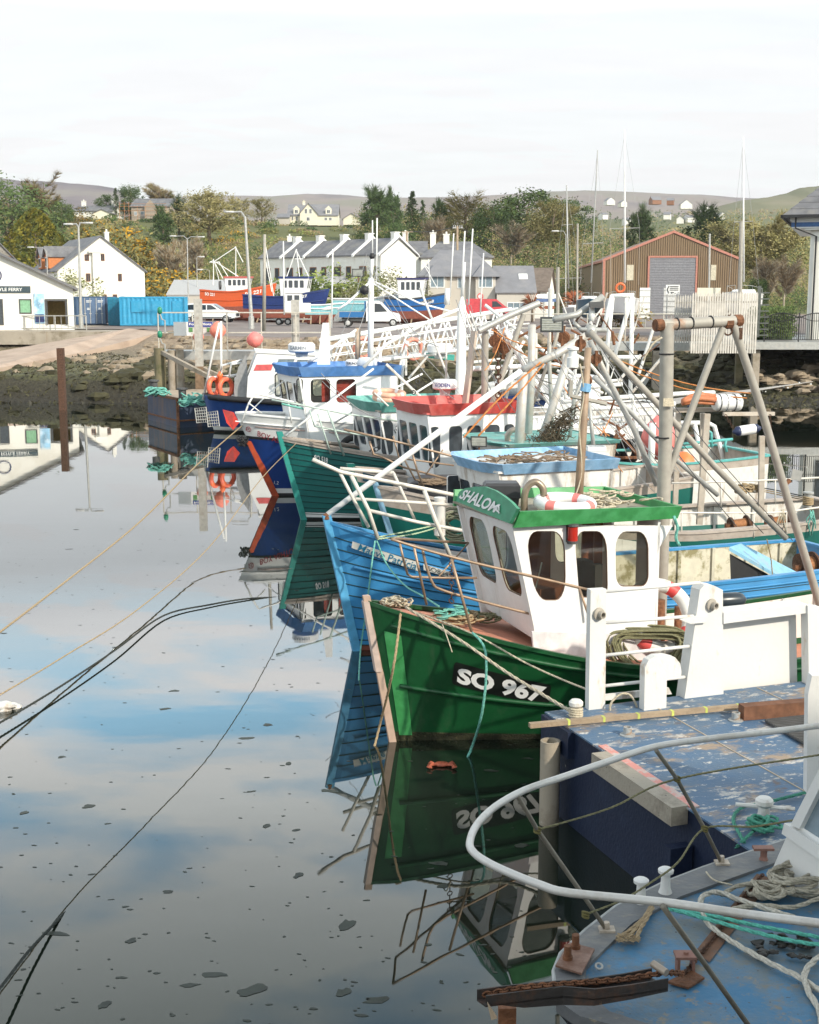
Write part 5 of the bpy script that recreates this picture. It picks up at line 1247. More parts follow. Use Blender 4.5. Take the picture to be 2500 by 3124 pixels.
fr=bframe(838,992,124,0);t=thing('boat_trailer','grey tandem axle boat trailer beside the tall lamp','trailer',fr);mb=MB(fr.m);mb.beam((-1.5,1,.5),(3.4,1,.55),.12,.12);mb.beam((-.2,.1,.5),(3,.1,.55),.1,.1);mb.beam((-.2,1.8,.5),(3,1.8,.55),.1,.1)
for x in(0,1.5,3):mb.beam((x,.1,.55),(x,1.8,.55),.08,.08)
mb.build('frame',galv,t);wheels(t,fr,(.4,1.25),1.9,.32)
# small white workboat on a trailer
fr=bframe(868,968,122,0);t=thing('small_boat','small white cabin boat on the quay behind the steel walkway','boat',fr);mb=MB(fr.m);mb.loft([[(x,y*ww,z)for y,z in((0,.5),(1,.5),(1.1,1.3),(0,1.3))]for x,ww in((0,1.5),(1.6,1.5),(2.4,.7))]);mb.build('hull',whitec,t);mb=MB(fr.m);mb.box((.1,.1,1.3),(1.6,1.4,2.2));mb.box((0,0,2.2),(1.75,1.5,2.3));cb_=mb.build('cabin',whitec,t);mb=MB(fr.m);mb.box((.3,.07,1.5),(.75,.099,2.0));mb.box((.95,.07,1.5),(1.4,.099,2.0));mb.build('window',darkglass,cb_)
# fishing boats standing ashore ------------------------------------------------
def gb(px,py,Y,yaw,z):p=D(px,py,Y);p.z=z;return Fr(p,yaw)
anti=pm('antifouling_red',(.24,.07,.045),.8,var=.2,dirt=(.12,.05,.04),damt=.4)
def ashore(label,px,Y,yaw,L,B,hb,hm,hs,zoff,mats,bands,house_,band,txt=None,txtC=None,stern_left=False,extra=None):
    b=Boat(label,gb(px,950,Y,yaw,GZ+zoff),L,B,hb,hm,hs,.9,group='fishing boats standing ashore on the quay',keel=zoff-.15,fl=.9)
    b.hull(mats,bands,capm=mats[2],deckm=lgrey,strakes=((.62,.05),(.97,.05)),tf=.2,well=.5)
    k=MB();k.beam(b.W(1.0,0,-zoff*.9),b.W(L*.95,0,-zoff*.95),.2,.3);k.build('keel',anti,b.root)
    for i in range(3):
        for sd in(-1,1):
            x=L*(.2+.3*i);k=MB();k.beam(b.W(x,sd*(B*.5+.5),-zoff),b.W(x,sd*B*.34,.05),.12,.12);k.build('prop',wood,b.root)
    if house_:
        u0,u1,z0,z1=house_;n=4;w=(u1-u0-.6)/n;hh=z1-z0
        wallbox(b,'wheelhouse',u0,u1,B*.30,z0,z1,.35,.15,whitec,sw=[(u0+.5+i*w,z0+hh*.48,u0+.5+i*w+w*.7,z0+hh*.88,.08)for i in range(n)],fw=[(-B*.24,z0+hh*.45,-.1,z0+hh*.88,.08),(.1,z0+hh*.45,B*.24,z0+hh*.88,.08)],band=band,bandh=.18,flare=.1,glassm_=darkglass)
    if txt:b.letters('registration_letters',txtC,txt,trimw,.03,bold=.03)
    return b
orhull=pm('orange_hull',(.60,.10,.025),.45,var=.06,dirt=(.5,.12,.05),damt=.3)
b=ashore('orange fishing boat standing ashore with white registration on its bow',822,150,178,7.6,3.2,3.5,2.6,2.8,.65,[anti,orhull,orhull],((-9,0),(.36,1)),(2.0,4.7,2.5,4.1),pinkbuoy)
def side_text(b,txt,u,z,h,w,m=trimw,sd=1,off=.03,name='registration_letters',**k):
    """lettering that runs in reading direction on the side facing the camera"""
    vs,fs=textmesh(txt,1.0,**k);xa=min(v[0]for v in vs);xb=max(v[0]for v in vs);ya=min(v[1]for v in vs);yb=max(v[1]for v in vs);mb=MB()
    dr=1 if sd<0 else-1
    def P(x,y):
        uu=u+dr*(x-xa)/(xb-xa)*w if dr>0 else u+w-(x-xa)/(xb-xa)*w
        t_=uu/b.L;q=(z+(y-ya)/(yb-ya)*h+(b.zs(t_)-b.zs(u/b.L)))/b.zs(t_);return b.p(t_,q,sd,off)
    mb.add([P(x,y)for x,y in vs],fs);return mb.build(name,m,b.root)
side_text(b,'SO 221',1.1,2.45,.42,1.5,bold=.03);side_text(b,'SO 221',5.9,2.1,.34,1.1,bold=.03)
def rig(b,P,Y,r=.05,m=None,name='mast_rigging'):
    mb=MB()
    for l in P:mb.tube([D(x,y,Y)for x,y in l],r,5)
    return mb.build(name,m or trimw,b.root)
rig(b,[[(652,870),(652,790)],[(690,868),(652,795)],[(652,795),(640,800),(668,800)],[(672,868),(654,796),(650,868)],[(720,860),(720,752)],[(720,754),(654,798)],[(718,752),(742,800)],[(660,800),(730,845)],[(668,798),(700,850)]],150)
for px in(672,710):mb=MB();mb.lathe(D(px,870,150),[(.001,-.1),(.5,-.1),(.5,.1),(.001,.1)],14,(1,.3,0));mb.build('net_drum',darkm,b.root)
b=ashore('navy blue fishing boat standing ashore with white wheelhouse and bow number',982,140,172,8.2,3.0,3.0,2.2,2.4,.5,[anti,pm('navy_hull',(.015,.035,.15),.4),pm('navy_hull',(.015,.035,.15),.4)],((-9,0),(.40,1)),(1.2,4.2,2.2,4.1),pm('visor_navy',(.05,.08,.25),.5))
side_text(b,'SO 427',1.6,2.1,.34,1.3,bold=.03)
rig(b,[[(840,930),(806,720)],[(915,850),(905,760)],[(905,760),(870,860)],[(905,765),(945,850)],[(900,790),(925,790)],[(868,870),(865,735)],[(830,890),(812,800)]],140)
b=ashore('pale sky blue boat standing ashore in front of the long shed',1236,138,168,7.5,2.6,2.0,1.3,1.3,1.2,[pm('pale_antifoul',(.62,.65,.64),.7),pm('sky_hull',(.25,.55,.60),.5),trimw],((-9,0),(.0,1),(.85,2)),None,None)
side_text(b,'SO 507',1.1,1.55,.28,1.0,m=blackm,bold=.02)
b=ashore('small turquoise boat hull with dark red bottom beside the truck bed',1025,132,180,3.0,1.9,1.2,1.0,1.0,.9,[anti,pm('sky_hull',(.25,.55,.60),.5),trimw],((-9,0),(.05,1)),None,None)
b.root['category']='boat'
b=ashore('bright blue fishing boat with red bottom and leaning windowed wheelhouse ashore',1345,134,172,5.6,2.6,2.6,2.0,2.1,.5,[anti,pm('bright_blue_hull',(.02,.13,.38),.4),darkm],((-9,0),(.38,1)),(1.5,4.2,1.9,3.9),pm('visor_purple',(.09,.09,.22),.6))
side_text(b,'W 288',.9,1.6,.32,1.0,bold=.03)
rig(b,[[(1312,870),(1308,790)],[(1308,820),(1290,800)],[(1335,880),(1290,800)]],134,.04)
# yachts
def yacht(label,px,pyk,Y,yaw,L,B,hm_,mats,bands,mastpx,top,m=galv,zoff=1.7,spreaders=((.33,.9),),mr=.07,boomless=False,group='yachts standing ashore'):
    b=Boat(label,gb(px,950,Y,yaw,GZ+zoff),L,B,hm_*1.15,hm_,hm_*.95,.6,group=group,name='yacht',keel=.35,cat='yacht',fl=.7);b.hull(mats,bands,capm=trimw,deckm=trimw,tf=2,dd=.02)
    k=MB();k.loft([[b.W(L*.4+x,y,z)for x,y in((0,-.12),(1.6,-.08),(1.6,.08),(0,.12))]for z,x in((0,0),(-zoff,0))]);k.build('keel',darkm,b.root)
    for i in range(2):
        for sd in(-1,1):k=MB();k.beam(b.W(L*(.3+.4*i),sd*(B*.5+.4),-zoff),b.W(L*(.3+.4*i),sd*B*.3,0),.1,.1);k.build('prop',rustm,b.root)
    c=MB();c.loft([[b.W(x,y*ww,hm_+h*zz)for y,zz in((-1,0),(-.8,1),(.8,1),(1,0))]for x,ww,h in((L*.22,.4,.1),(L*.3,B*.3,.35),(L*.65,B*.34,.42),(L*.66,B*.33,.05))]);c.build('coachroof',trimw,b.root)
    a0=D(mastpx[0],mastpx[1],Y);a1=D(mastpx[2],mastpx[3],Y);mb=MB();mb.tube([a0,a1],[mr,mr*.7],8);ms=mb.build('mast',m,b.root,smooth=True)
    for f,w_ in spreaders:
        p=a0.lerp(a1,f);mb=MB();mb.tube([p-Vector((w_,0,.04)),p,p+Vector((w_,0,.04))],.03,4);mb.build('spreader',galv,ms)
    mb=MB()
    for s_ in(-1,1):
        p=a0.lerp(a1,spreaders[0][0]);mb.tube([a0+Vector((s_*B*.4,0,-.2)),p+Vector((s_*spreaders[0][1],0,0)),a0.lerp(a1,.97)],.012,3)
    mb.tube([b.W(-.3,0,hm_*1.2),a0.lerp(a1,.97)],.012,3);mb.build('stay',greym,ms)
    pr_=MB()
    for sd in(-1,1):pr_.tube([b.W(.1,sd*.2,hm_*1.15),b.W(-.1,sd*.2,hm_*1.15+.55),b.W(L*.15,sd*B*.34,hm_*1.15+.5),b.W(L*.15,sd*B*.34,hm_)],.02,4);pr_.tube([b.W(L*.15,sd*B*.34,hm_*1.15+.5),b.W(L*.9,sd*B*.42,hm_+.5),b.W(L*.9,sd*B*.42,hm_)],.015,4)
    pr_.build('guard_rail',galv,b.root);return b
tealh=pm('teal_navy_hull',(.035,.11,.17),.35)
yacht('navy hulled yacht ashore, bow on, left of the white one',1803,0,118,84,7,2.4,1.2,[tealh,tealh],((0,0),),(1804,862,1824,458),455,zoff=1.15,spreaders=((.30,.9),))
y2=yacht('white hulled yacht with dark bottom ashore before the brown shed door',1905,0,112,84,8,2.9,1.25,[darkm,whitec],((-9,0),(.12,1)),(1907,862,1906,397),395,m=trimw,zoff=1.2,spreaders=((.36,1.25),),mr=.09)
mb=MB();mb.torus(D(1893,878,111),.35,.1,(0,1,.2));mb.build('lifebuoy',orange,label='orange lifebuoy hung on the stern of the white yacht',cat='lifebuoy',smooth=True)
yacht('white yacht ashore behind the slatted screen at right',2250,0,108,70,8,3.0,1.3,[whitec,whitec],((0,0),),(2270,860,2268,418),415,m=trimw,zoff=1.6,spreaders=((.42,.75),(.60,.02)),mr=.08)
yacht('low pale yacht mostly hidden behind the left fence, with the shortest tall mast',1752,0,132,84,6,2.2,1.0,[lgrey,lgrey],((0,0),),(1735,880,1729,565),565,zoff=.5,spreaders=((.10,1.3),(.62,.55)),m=galv,mr=.09)
for px,y0,y1,Y,rr,m,lb in((1763,880,682,125,.10,polegrey,'short pale mast standing between the two left yachts'),(2262,890,675,106,.17,polegrey,'thick weathered timber mast beside the right yacht'),(2166,900,713,125,.10,galv,'grey pole with a flat top before the shed right of its door'),(1703,940,815,90,.13,polegrey,'thick pale post with a rusty foot left of the gorse'),(1865,905,745,140,.05,wood,'thin brown pole behind the left corner of the shed roof')):
    a=D(px,y0,Y);b_=D(px,y1,Y);mb=MB();mb.tube([(a.x,Y,3.4),b_],[rr,rr*.85],8);mb.build('pole',m,label=lb,cat='pole',smooth=True,auto=True)
# ================================================================ THE ROW OF FISHING BOATS
def rq(pl,C,r=.25,rb=None):
    """rounded window outline from four photo pixels TL,TR,BR,BL traced on plane pl"""
    c=[pl.px(*q)for q in C];out=[]
    for a,b in rrect(0,0,1,1,r,5,rb):
        tx_=c[0][0]*(1-a)+c[1][0]*a;ty_=c[0][1]*(1-a)+c[1][1]*a;bx_=c[3][0]*(1-a)+c[2][0]*a;by_=c[3][1]*(1-a)+c[2][1]*a
        out.append((tx_*b+bx_*(1-b),ty_*b+by_*(1-b)))
    return out
def vtube(b,v,pts,r,m,name='pole',parent=None,n=7,k=0,uv=None):
    """tube traced in photo pixels on the boat's fore-and-aft plane at lateral offset v"""
    P=[b.fr.pv(x,y,v)for x,y in pts]
    if k:P=smooth_path(P,k)
    mb=MB();mb.tube(P,r,n);return mb.build(name,m,parent or b.root,smooth=True)
def lifebuoy(label,c,R0,r,axis,ma,mb_,parent=None,name='lifebuoy'):
    a=Vector(axis).normalized();x=a.orthogonal().normalized();y=a.cross(x);c=Vector(c);mb=MB();n=40
    mb.torus(c,R0,r,axis,n,10);mb.mi=[(1 if((i//10)%10)in(0,1)else 0)for i in range(len(mb.f))]
    t=mb.build(name,[ma,mb_],None,label,'lifebuoy',smooth=True);return t
coverm=pm('black_cover',(.035,.035,.04),.5);salmon=pm('salmon_deck',(.58,.25,.16),.7,var=.08,dirt=(.42,.18,.12),damt=.5,dscale=2.5);dgreen=pm('dark_green_hull',(.006,.070,.021),.42,var=.2,vscale=2.2,dirt=(.05,.09,.05),damt=.45,dscale=4,stretch=.35,dlow=.56,bump=.12,bscale=9);bgreen=pm('bright_green',(.045,.27,.08),.5,dirt=(.10,.36,.16),damt=.4);vgreen=pm('visor_green',(.05,.27,.15),.5)
scumm=pm('waterline_weed',(.03,.03,.012),.9,var=.4,bump=.6,dirt=(.2,.18,.1),damt=.5,dscale=14,dlow=.6)
# ---- 1  green boat ---------------------------------------------------------
b1=Boat('dark green fishing boat with SO 967 on its bow and white wheelhouse',Fr(G(1195,2262),22),9.4,3.3,2.02,.98,1.2,.36,ez=2.0)
tanst=pm('tan_stem',(.50,.36,.28),.6,var=.1)
b1.hull([scumm,dgreen,dgreen],((-9,0),(.075,1)),capm=dgreen,deckm=salmon,tf=.52,dd=.02,well=.85,strakes=((.90,.035),(.44,.035)),stem=tanst,stemw=.048,inner=whited,capw=.05)
b1.decal('number_plate',[(1386,2017),(1685,2089),(1674,2153),(1377,2086)],pm('plate_black',(.006,.008,.006),.5),.010,rnd=.02)
b1.letters('registration_letters',[(1398,2032),(1670,2092),(1652,2142),(1396,2082)],'SO 967',trimw,.022,bold=.045)
bb=MB();bb.loft([[b1.p(t,q,-1,.012)for q in(0.05,.3,.6,.84)]for t in(.012,.03)],closed=False);bb.build('bright_bow_panel',bgreen,b1.root)
mb=MB();mb.loft([[b1.W(-.36*z/2.02-.075+dx,dy,z)for dx,dy in((.02,-.045),(.10,-.062),(.10,.062),(.02,.045))]for z in(1.05,2.06)]);mb.build('stem_plate',pm('stem_metal',(.58,.46,.40),.5,.2),b1.root)
V1=lambda x,y,v=-1.0:b1.fr.pv(x,y,v)
side=Pl(V1(1639,1956),V1(2002,1956)-V1(1639,1956),(0,0,1));side=Pl(b1.W(1.7,-1.0,1.5),b1.fr.m.to_3x3()@Vector((1,0,0)),(0,0,1))
out=[side.px(*q)for q in((1639,1958),(2002,1965),(2002,1800),(2004,1702),(2012,1672),(2030,1642),(2052,1604),(1563,1602))]
wh=MB();H1=[rq(side,((1603,1620),(1724,1620),(1728,1832),(1634,1832)),.30,.34),rq(side,((1752,1620),(1852,1620),(1856,1822),(1768,1824)),.30,.20),rq(side,((1878,1621),(1979,1621),(1980,1789),(1880,1790)),.32,.22)]
panel(wh,lambda a,b,d:side.w(a,b,-d),out,H1,.05)
o2=[(a,b)for a,b in out];off=b1.fr.m.to_3x3()@Vector((0,1.82,0))
panel(wh,lambda a,b,d:side.w(a,b,d)+off,out,H1,.05)
fo=V1(1639,1956);ft=V1(1563,1600);ff=b1.fr.pv(1480,1854,.80);fpl=Pl(fo,fo-ff,ft-fo)
fout=[fpl.px(*q)for q in((1639,1956),(1563,1600))];fa=fpl.px(1480,1854);fb_=fpl.px(1412,1548);F1=[rq(fpl,((1426,1572),(1480,1588),(1520,1786),(1465,1752)),.25,.2),rq(fpl,((1496,1598),(1554,1624),(1598,1824),(1543,1798)),.25,.2)]
panel(wh,lambda a,b,d:fpl.w(a,b,-d),[fout[0],fout[1],fb_,fa],F1,.04)
rr0=b1.fr.loc(V1(2002,1800)).x
mb_=wh;mb_.prism([b1.W(rr0,-1.0,1.0),b1.W(rr0,-.45,1.0),b1.W(rr0,-.45,3.1),b1.W(rr0,-1.0,3.1)],b1.fr.m.to_3x3()@Vector((.04,0,0)))
mb_.prism([b1.W(rr0,.25,1.0),b1.W(rr0,.82,1.0),b1.W(rr0,.82,3.1),b1.W(rr0,.25,3.1)],b1.fr.m.to_3x3()@Vector((.04,0,0)))
wheel1=wh.build('wheelhouse',pm('wheelhouse_white',(.78,.77,.75),.4,var=.04,dirt=(.50,.42,.33),damt=.4,dscale=3,stretch=.25,dlow=.57,bump=.05,bscale=6),b1.root)
seal=pm('brown_seal',(.16,.09,.06),.8)
for pl,hs_,o_ in((side,H1,Vector((0,0,0))),(side,H1,off),(fpl,F1,Vector((0,0,0)))):
    for h in hs_:
        pts=[pl.w(a,b,-.03)+o_ for a,b in h];pn=MB();pn.face(pts);g_=pn.build('window_pane',glass,wheel1);sm_=MB();sm_.tube([pl.w(a,b,-.015 if o_.length==0 else .0)+o_ for a,b in h],.012,5,closed=True);sm_.build('window_seal',seal,wheel1,smooth=True)
base=MB();base.prism([b1.W(1.72,-1.03,1.2),b1.W(3.72,-1.03,1.0),b1.W(3.72,-1.03,1.42),b1.W(1.66,-1.03,1.68)],b1.fr.m.to_3x3()@Vector((0,.04,0)));base.build('kick_panel',pm('kick_white',(.70,.66,.66),.5),wheel1)
# interior: bulkhead, seat back, console
it=MB();woodr=pm('red_brown_wood',(.26,.09,.04),.6);it.beam(b1.W(2.6,.6,1.2),b1.W(2.6,.6,3.1),.35,.10);it.beam(b1.W(3.2,-.1,1.2),b1.W(3.2,-.1,3.1),.12,.12);it.beam(b1.W(3.5,.7,1.2),b1.W(3.5,.7,3.1),.2,.1);it.box_=None;it.beam(b1.W(2.0,0,1.9),b1.W(2.5,0,1.9),1.2,.5);it.build('cabin_fittings',woodr,wheel1)
it=MB();it.loft([[b1.W(3.05+x,y,z)for x,y in((0,-.3),(.15,-.25),(.15,.25),(0,.3))]for z,x in((1.3,0),(2.0,.05),(2.35,.1))]);it.build('helm_seat',darkm,wheel1)
it=MB();it.tube([b1.W(1.95,-.2,1.9),b1.W(1.9,-.15,2.4),b1.W(2.1,-.5,2.0)],.012,4);it.tube([b1.W(1.9,-.5,1.8),b1.W(2.1,-.45,2.5)],.01,4);it.build('cabin_wire',trimw,wheel1)
# visor band with arched name board
vb=MB();zc0=b1.fr.loc(V1(1563,1602)).z;u_f=b1.fr.loc(V1(1563,1602)).x;u_r=b1.fr.loc(V1(2058,1600)).x
def vbp(x,y,z):return b1.W(x,y,z)
zt_=zc0+.19
for pts,ext in(([(u_f-.02,-1.10,zc0-.02),(u_r,-1.08,zc0-.06),(u_r+.03,-1.14,zt_-.07),(u_f+.03,-1.18,zt_+.02)],(0,.05,0)),([(u_f-.02,.92,zc0-.02),(u_r,.92,zc0-.06),(u_r+.03,.98,zt_-.07),(u_f+.03,1.0,zt_+.02)],(0,-.05,0)),([(u_r,-1.08,zc0-.06),(u_r,.92,zc0-.06),(u_r+.03,.98,zt_-.07),(u_r+.03,-1.14,zt_-.07)],(-.05,0,0))):
    vb.prism([vbp(*p)for p in pts],b1.fr.m.to_3x3()@Vector(ext))
vis=vb.build('visor',bgreen,wheel1)
L0=b1.fr.pv(1554,1597,-1.09);L1=b1.fr.pv(1389,1530,.92);nb=Pl(L0,L0-L1,Vector((0,0,1))+(b1.fr.m.to_3x3()@Vector((.16,0,0))))
arc=[(1554,1597),(1389,1530),(1402,1500),(1418,1490),(1446,1485),(1478,1484),(1510,1496),(1538,1514),(1560,1532),(1578,1552)]
mb=MB();mb.prism([nb.w(*nb.px(*q))for q in arc],nb.n*-.05);nbo=mb.build('name_board',vgreen,vis)
def plane_text(pl,C,txt,m,parent,d=.012,arch=0.0,name='lettering',**k):
    c=[pl.px(*q)for q in C];vs,fs=textmesh(txt,1.0,**k);xa=min(v[0]for v in vs);xb=max(v[0]for v in vs);ya=min(v[1]for v in vs);yb=max(v[1]for v in vs);mb=MB();P=[]
    for x,y in vs:
        a=(x-xa)/(xb-xa);b=(y-ya)/(yb-ya);g=1+arch*sin(pi*a)
        X=(c[0][0]*(1-a)+c[1][0]*a)*b+(c[3][0]*(1-a)+c[2][0]*a)*(1-b);Y_=(c[0][1]*(1-a)+c[1][1]*a)*b+(c[3][1]*(1-a)+c[2][1]*a)*(1-b);P.append(pl.w(X,Y_+arch*sin(pi*a)*(b-.3),d))
    mb.add(P,fs);return mb.build(name,m,parent)
plane_text(nb,((1418,1493),(1530,1540),(1516,1566),(1402,1519)),'SHALOM',trimw,nbo,bold=.03,shear=.25,arch=.05)
mb=MB();e=nb.px(1524,1553);mb.torus(nb.w(e[0],e[1],.02),.035,.012,nb.n,10,5);mb.tube([nb.w(e[0]+.02,e[1]-.03,.02),nb.w(e[0]+.07,e[1]-.05,.02)],.012,5);mb.build('painted_emblem',trimw,nbo)
mb=MB();mb.prism([b1.W(u_f-.02,-1.06,zc0+.02),b1.W(u_r,-1.06,zc0-.02),b1.W(u_r,.92,zc0-.02),b1.W(u_f-.02,.92,zc0+.02)],(0,0,.03));mb.build('roof',pm('grubby_roof',(.34,.31,.24),.9,var=.2,dirt=(.15,.14,.1),damt=.6),wheel1)
# red navigation light on the side
p=V1(1748,1627,-1.08);mb=MB();mb.lathe(p,[(.07,-.10),(.07,.09)],12);nl=mb.build('port_light',pm('red_lens',(.40,.02,.01),.25),wheel1,smooth=True,auto=True);mb=MB();mb.lathe(p,[(.001,.10),(.085,.10),(.08,.13),(.001,.14)],12);mb.lathe(p,[(.08,-.14),(.08,-.10),(.001,-.1)],12);mb.beam(p+b1.fr.m.to_3x3()@Vector((.02,.06,0)),p+b1.fr.m.to_3x3()@Vector((.02,.08,0)),.16,.26);mb.build('lamp_body',darkm,nl)
# roof gear
RT=zc0+.05
lifebuoy('white lifebuoy with red bands lying on the green edged roof',b1.W(2.45,-.45,RT+.10),.36,.09,(0.04,-.05,1),whitec,pinkbuoy)
random.seed(4);mb=MB()
for i in range(34):
    c=b1.W(U(2.9,3.8),U(-.7,.5),RT+U(.02,.10));a0=U(0,6);rr_=U(.08,.2);mb.tube([c+Vector((cos(a0+k*.6)*rr_,sin(a0+k*.6)*rr_*.7,.02*sin(k)))for k in range(9)],.014,5)
mb.build('rope_heap',ropew,label='heap of weathered rope on the green edged roof',cat='rope',smooth=True)
mb=MB();p=b1.fr.pv(1601,1535,-.2);mb.tube(smooth_path([p+Vector((0,0,-.15)),p+Vector((0,0,.12)),p+Vector((.06,0,.26)),p+Vector((.16,0,.30)),p+Vector((.25,0,.22)),p+Vector((.27,0,.10))],4),.05,10);mb.build('vent_pipe',pm('dull_steel',(.30,.24,.18),.4,.6),label='curved metal vent pipe on the green edged roof',cat='vent',smooth=True)
mb=MB();p=b1.fr.pv(1530,1520,.35);mb.loft([[p+Vector((x*ww,y*ww,z))for x,y in((-.26,-.18),(.26,-.18),(.26,.18),(-.26,.18))]for z,ww in((-.22,.82),(.02,.95),(.03,1.03),(.20,1.0),(.24,.86))]);mb.build('equipment_box',coverm,label='black plastic box standing behind the arched name board',cat='box')
# mast on the roof with lantern
m1=thing('signal_mast','rusty brown mast with white lantern rising from the green edged roof','mast',(b1.fr.pv(1765,1530,0)))
mb=MB();mb.tube([b1.fr.pv(1765,1532,0),b1.fr.pv(1778,1330,0),b1.fr.pv(1795,1060,0)],[.065,.06,.05],8);mb.build('pole',pm('brown_pole',(.36,.26,.18),.6,.1,var=.2,dirt=(.17,.08,.04),damt=.6),m1,smooth=True)
mb=MB();p=b1.fr.pv(1748,1095,0);mb.lathe(p,[(.05,-.12),(.085,-.12),(.085,.02),(.06,.03),(.06,.13),(.085,.13),(.085,.16),(.02,.18)],12);mb.build('lantern',trimw,m1,smooth=True,auto=True);mb=MB();mb.beam(p+Vector((0,0,-.13)),b1.fr.pv(1788,1120,0),.05,.03);mb.tube([b1.fr.pv(1742,1208,0),b1.fr.pv(1850,1232,0)],.03,6);mb.tube([b1.fr.pv(1740,1210,0),b1.fr.pv(1742,1160,0)],.035,6);mb.build('bracket',polegrey,m1)
mb=MB();mb.tube(smooth_path([b1.fr.pv(1750,1530,-.05),b1.fr.pv(1775,1440,-.05),b1.fr.pv(1768,1300,-.05),b1.fr.pv(1782,1200,-.05),b1.fr.pv(1770,1110,-.05)],5),.012,5);mb.build('cable',ropew,m1,smooth=True)
mb=MB();mb.tube([b1.fr.pv(1790,1170,-.02),b1.fr.pv(1786,1195,-.02)],.075,8);mb.build('blue_tape',pm('tape_blue',(.20,.42,.65),.6),m1)
# gallows frame
gf=Fr(b1.W(4.4,.3,.4),22);ga=thing('gallows_frame','weathered tubular gallows with a rusty ended top beam, tallest frame aft of the green wheelhouse','gallows',gf);g=lambda x,y,v=.3:b1.fr.pv(x,y,v)
for nm,pts,r in(('post',[g(2008,2010),g(2020,1700),g(2032,1300),g(2036,985)],.105),('top_beam',[g(2010,992),g(2262,978)],.085),('brace',[g(2206,1000),g(2120,1225),g(2036,1455)],.055),('brace',[g(2236,985),g(2318,1230),g(2400,1510),g(2512,1880)],.065)):
    mb=MB();mb.tube(pts,r,12);o=mb.build(nm,polegrey,ga,smooth=True,auto=True)
for(x,y,nm)in((2012,992,'end_cap'),(2252,978,'end_cap'),(2222,985,'end_cap')):
    p=g(x,y);mb=MB();mb.tube([p-(g(2100,988)-g(2010,992)).normalized()*.07,p+(g(2100,988)-g(2010,992)).normalized()*.05],.092,10);mb.build(nm,rustm,ga)
mb=MB();p=g(2258,1000);mb.beam(p,p-Vector((0,0,.17)),.05,.16);mb.torus(g(2222,1010),.06,.014,(0,1,0),12,5);mb.tube([g(2225,960),g(2222,1000)],.02,6);mb.build('shackle_plate',rustd,ga)
mb=MB()
for q in((2064,988),(2108,985),(2168,982)):mb.torus(g(*q),.088,.012,g(2100,988)-g(2010,992),12,5)
for q in((2034,1080),(2022,1335)):mb.torus(g(*q),.108,.012,(0,0,1),12,5)
mb.build('strap',blackm,ga)
rope([g(2020,1030,.15),g(1992,1050,.15),g(1962,1100,.2)],.015,ropew,'frayed rope trailing from the left end of the gallows beam')
mb=MB();mb.prism([g(2025,1215,.12),g(2055,1215,.12),g(2058,1240,.12),g(2024,1240,.12)],(0,.02,0));mb.build('net_scrap',ropew,label='white scrap of netting tied to the gallows post',cat='net')
mb=MB();p=g(2460,1520,.2);mb.beam(p,g(2385,1480,.3),.06,.06);q_=g(2462,1468,.15);
t=thing('deck_light','small grey work light on a rusty arm on the slanting gallows leg','light',g(2400,1500));a_=g(2384,1485);mb=MB();mb.beam(a_,g(2410,1465),.06,.06);mb.build('arm',rustm,t);mb=MB();c=g(2428,1448);mb.loft([[c+Vector((x*s_,y,z*s_))for x,z in((-.09,-.06),(.07,-.1),(.1,.06),(-.06,.1))]for y,s_ in((-.05,1),(.08,.7))]);mb.build('lamp_head',galv,t)
# rails of the green boat
RL=pm('bronze_rail',(.36,.25,.17),.45,.4,var=.2);
mb=MB();W1=b1.W
for v,P in((-1.0,[(1197,1646),(1300,1678),(1443,1716),(1620,1757),(1800,1800)]),(-.9,[(1290,1678),(1302,1730),(1322,1782),(1345,1798),(1415,1820),(1600,1868),(1800,1915)])):mb.tube(smooth_path([b1.fr.pv(x,y,v)for x,y in P],3),.019,7)
for P in([(1220,1655),(1232,1710),(1244,1752),(1258,1760),(1350,1763),(1455,1763)],):mb.tube([b1.fr.pv(x,y,-.35)for x,y in P],.017,7)
mb.tube([b1.fr.pv(1197,1646,-1.0),b1.fr.pv(1206,1643,-.5),b1.fr.pv(1429,1657,.3)],.019,7)
mb.tube([b1.fr.pv(1378,1706,-.98),b1.fr.pv(1440,1930,-1.05)],.02,7);mb.tube([b1.fr.pv(1262,1662,-.6),b1.fr.pv(1302,1845,-.5)],.018,7);mb.tube([b1.fr.pv(1768,1795,-1.0),b1.fr.pv(1800,1890,-1.1)],.018,7)
mb.tube([b1.fr.pv(1430,1657,.2),b1.fr.pv(1340,1758,-.3)],.012,6)
mb.build('pulpit_rail',RL,b1.root,smooth=True)
mb=MB();
for i in range(9):
    p=b1.fr.pv(1378,1722+i*14,-.3);ax=(1,0,0)if i%2 else(0,1,0);mb.torus(p,.028,.008,ax,10,5,(1,1.4))
mb.build('chain',rustd,label='short dark chain hanging inside the bronze bow rail',cat='chain')
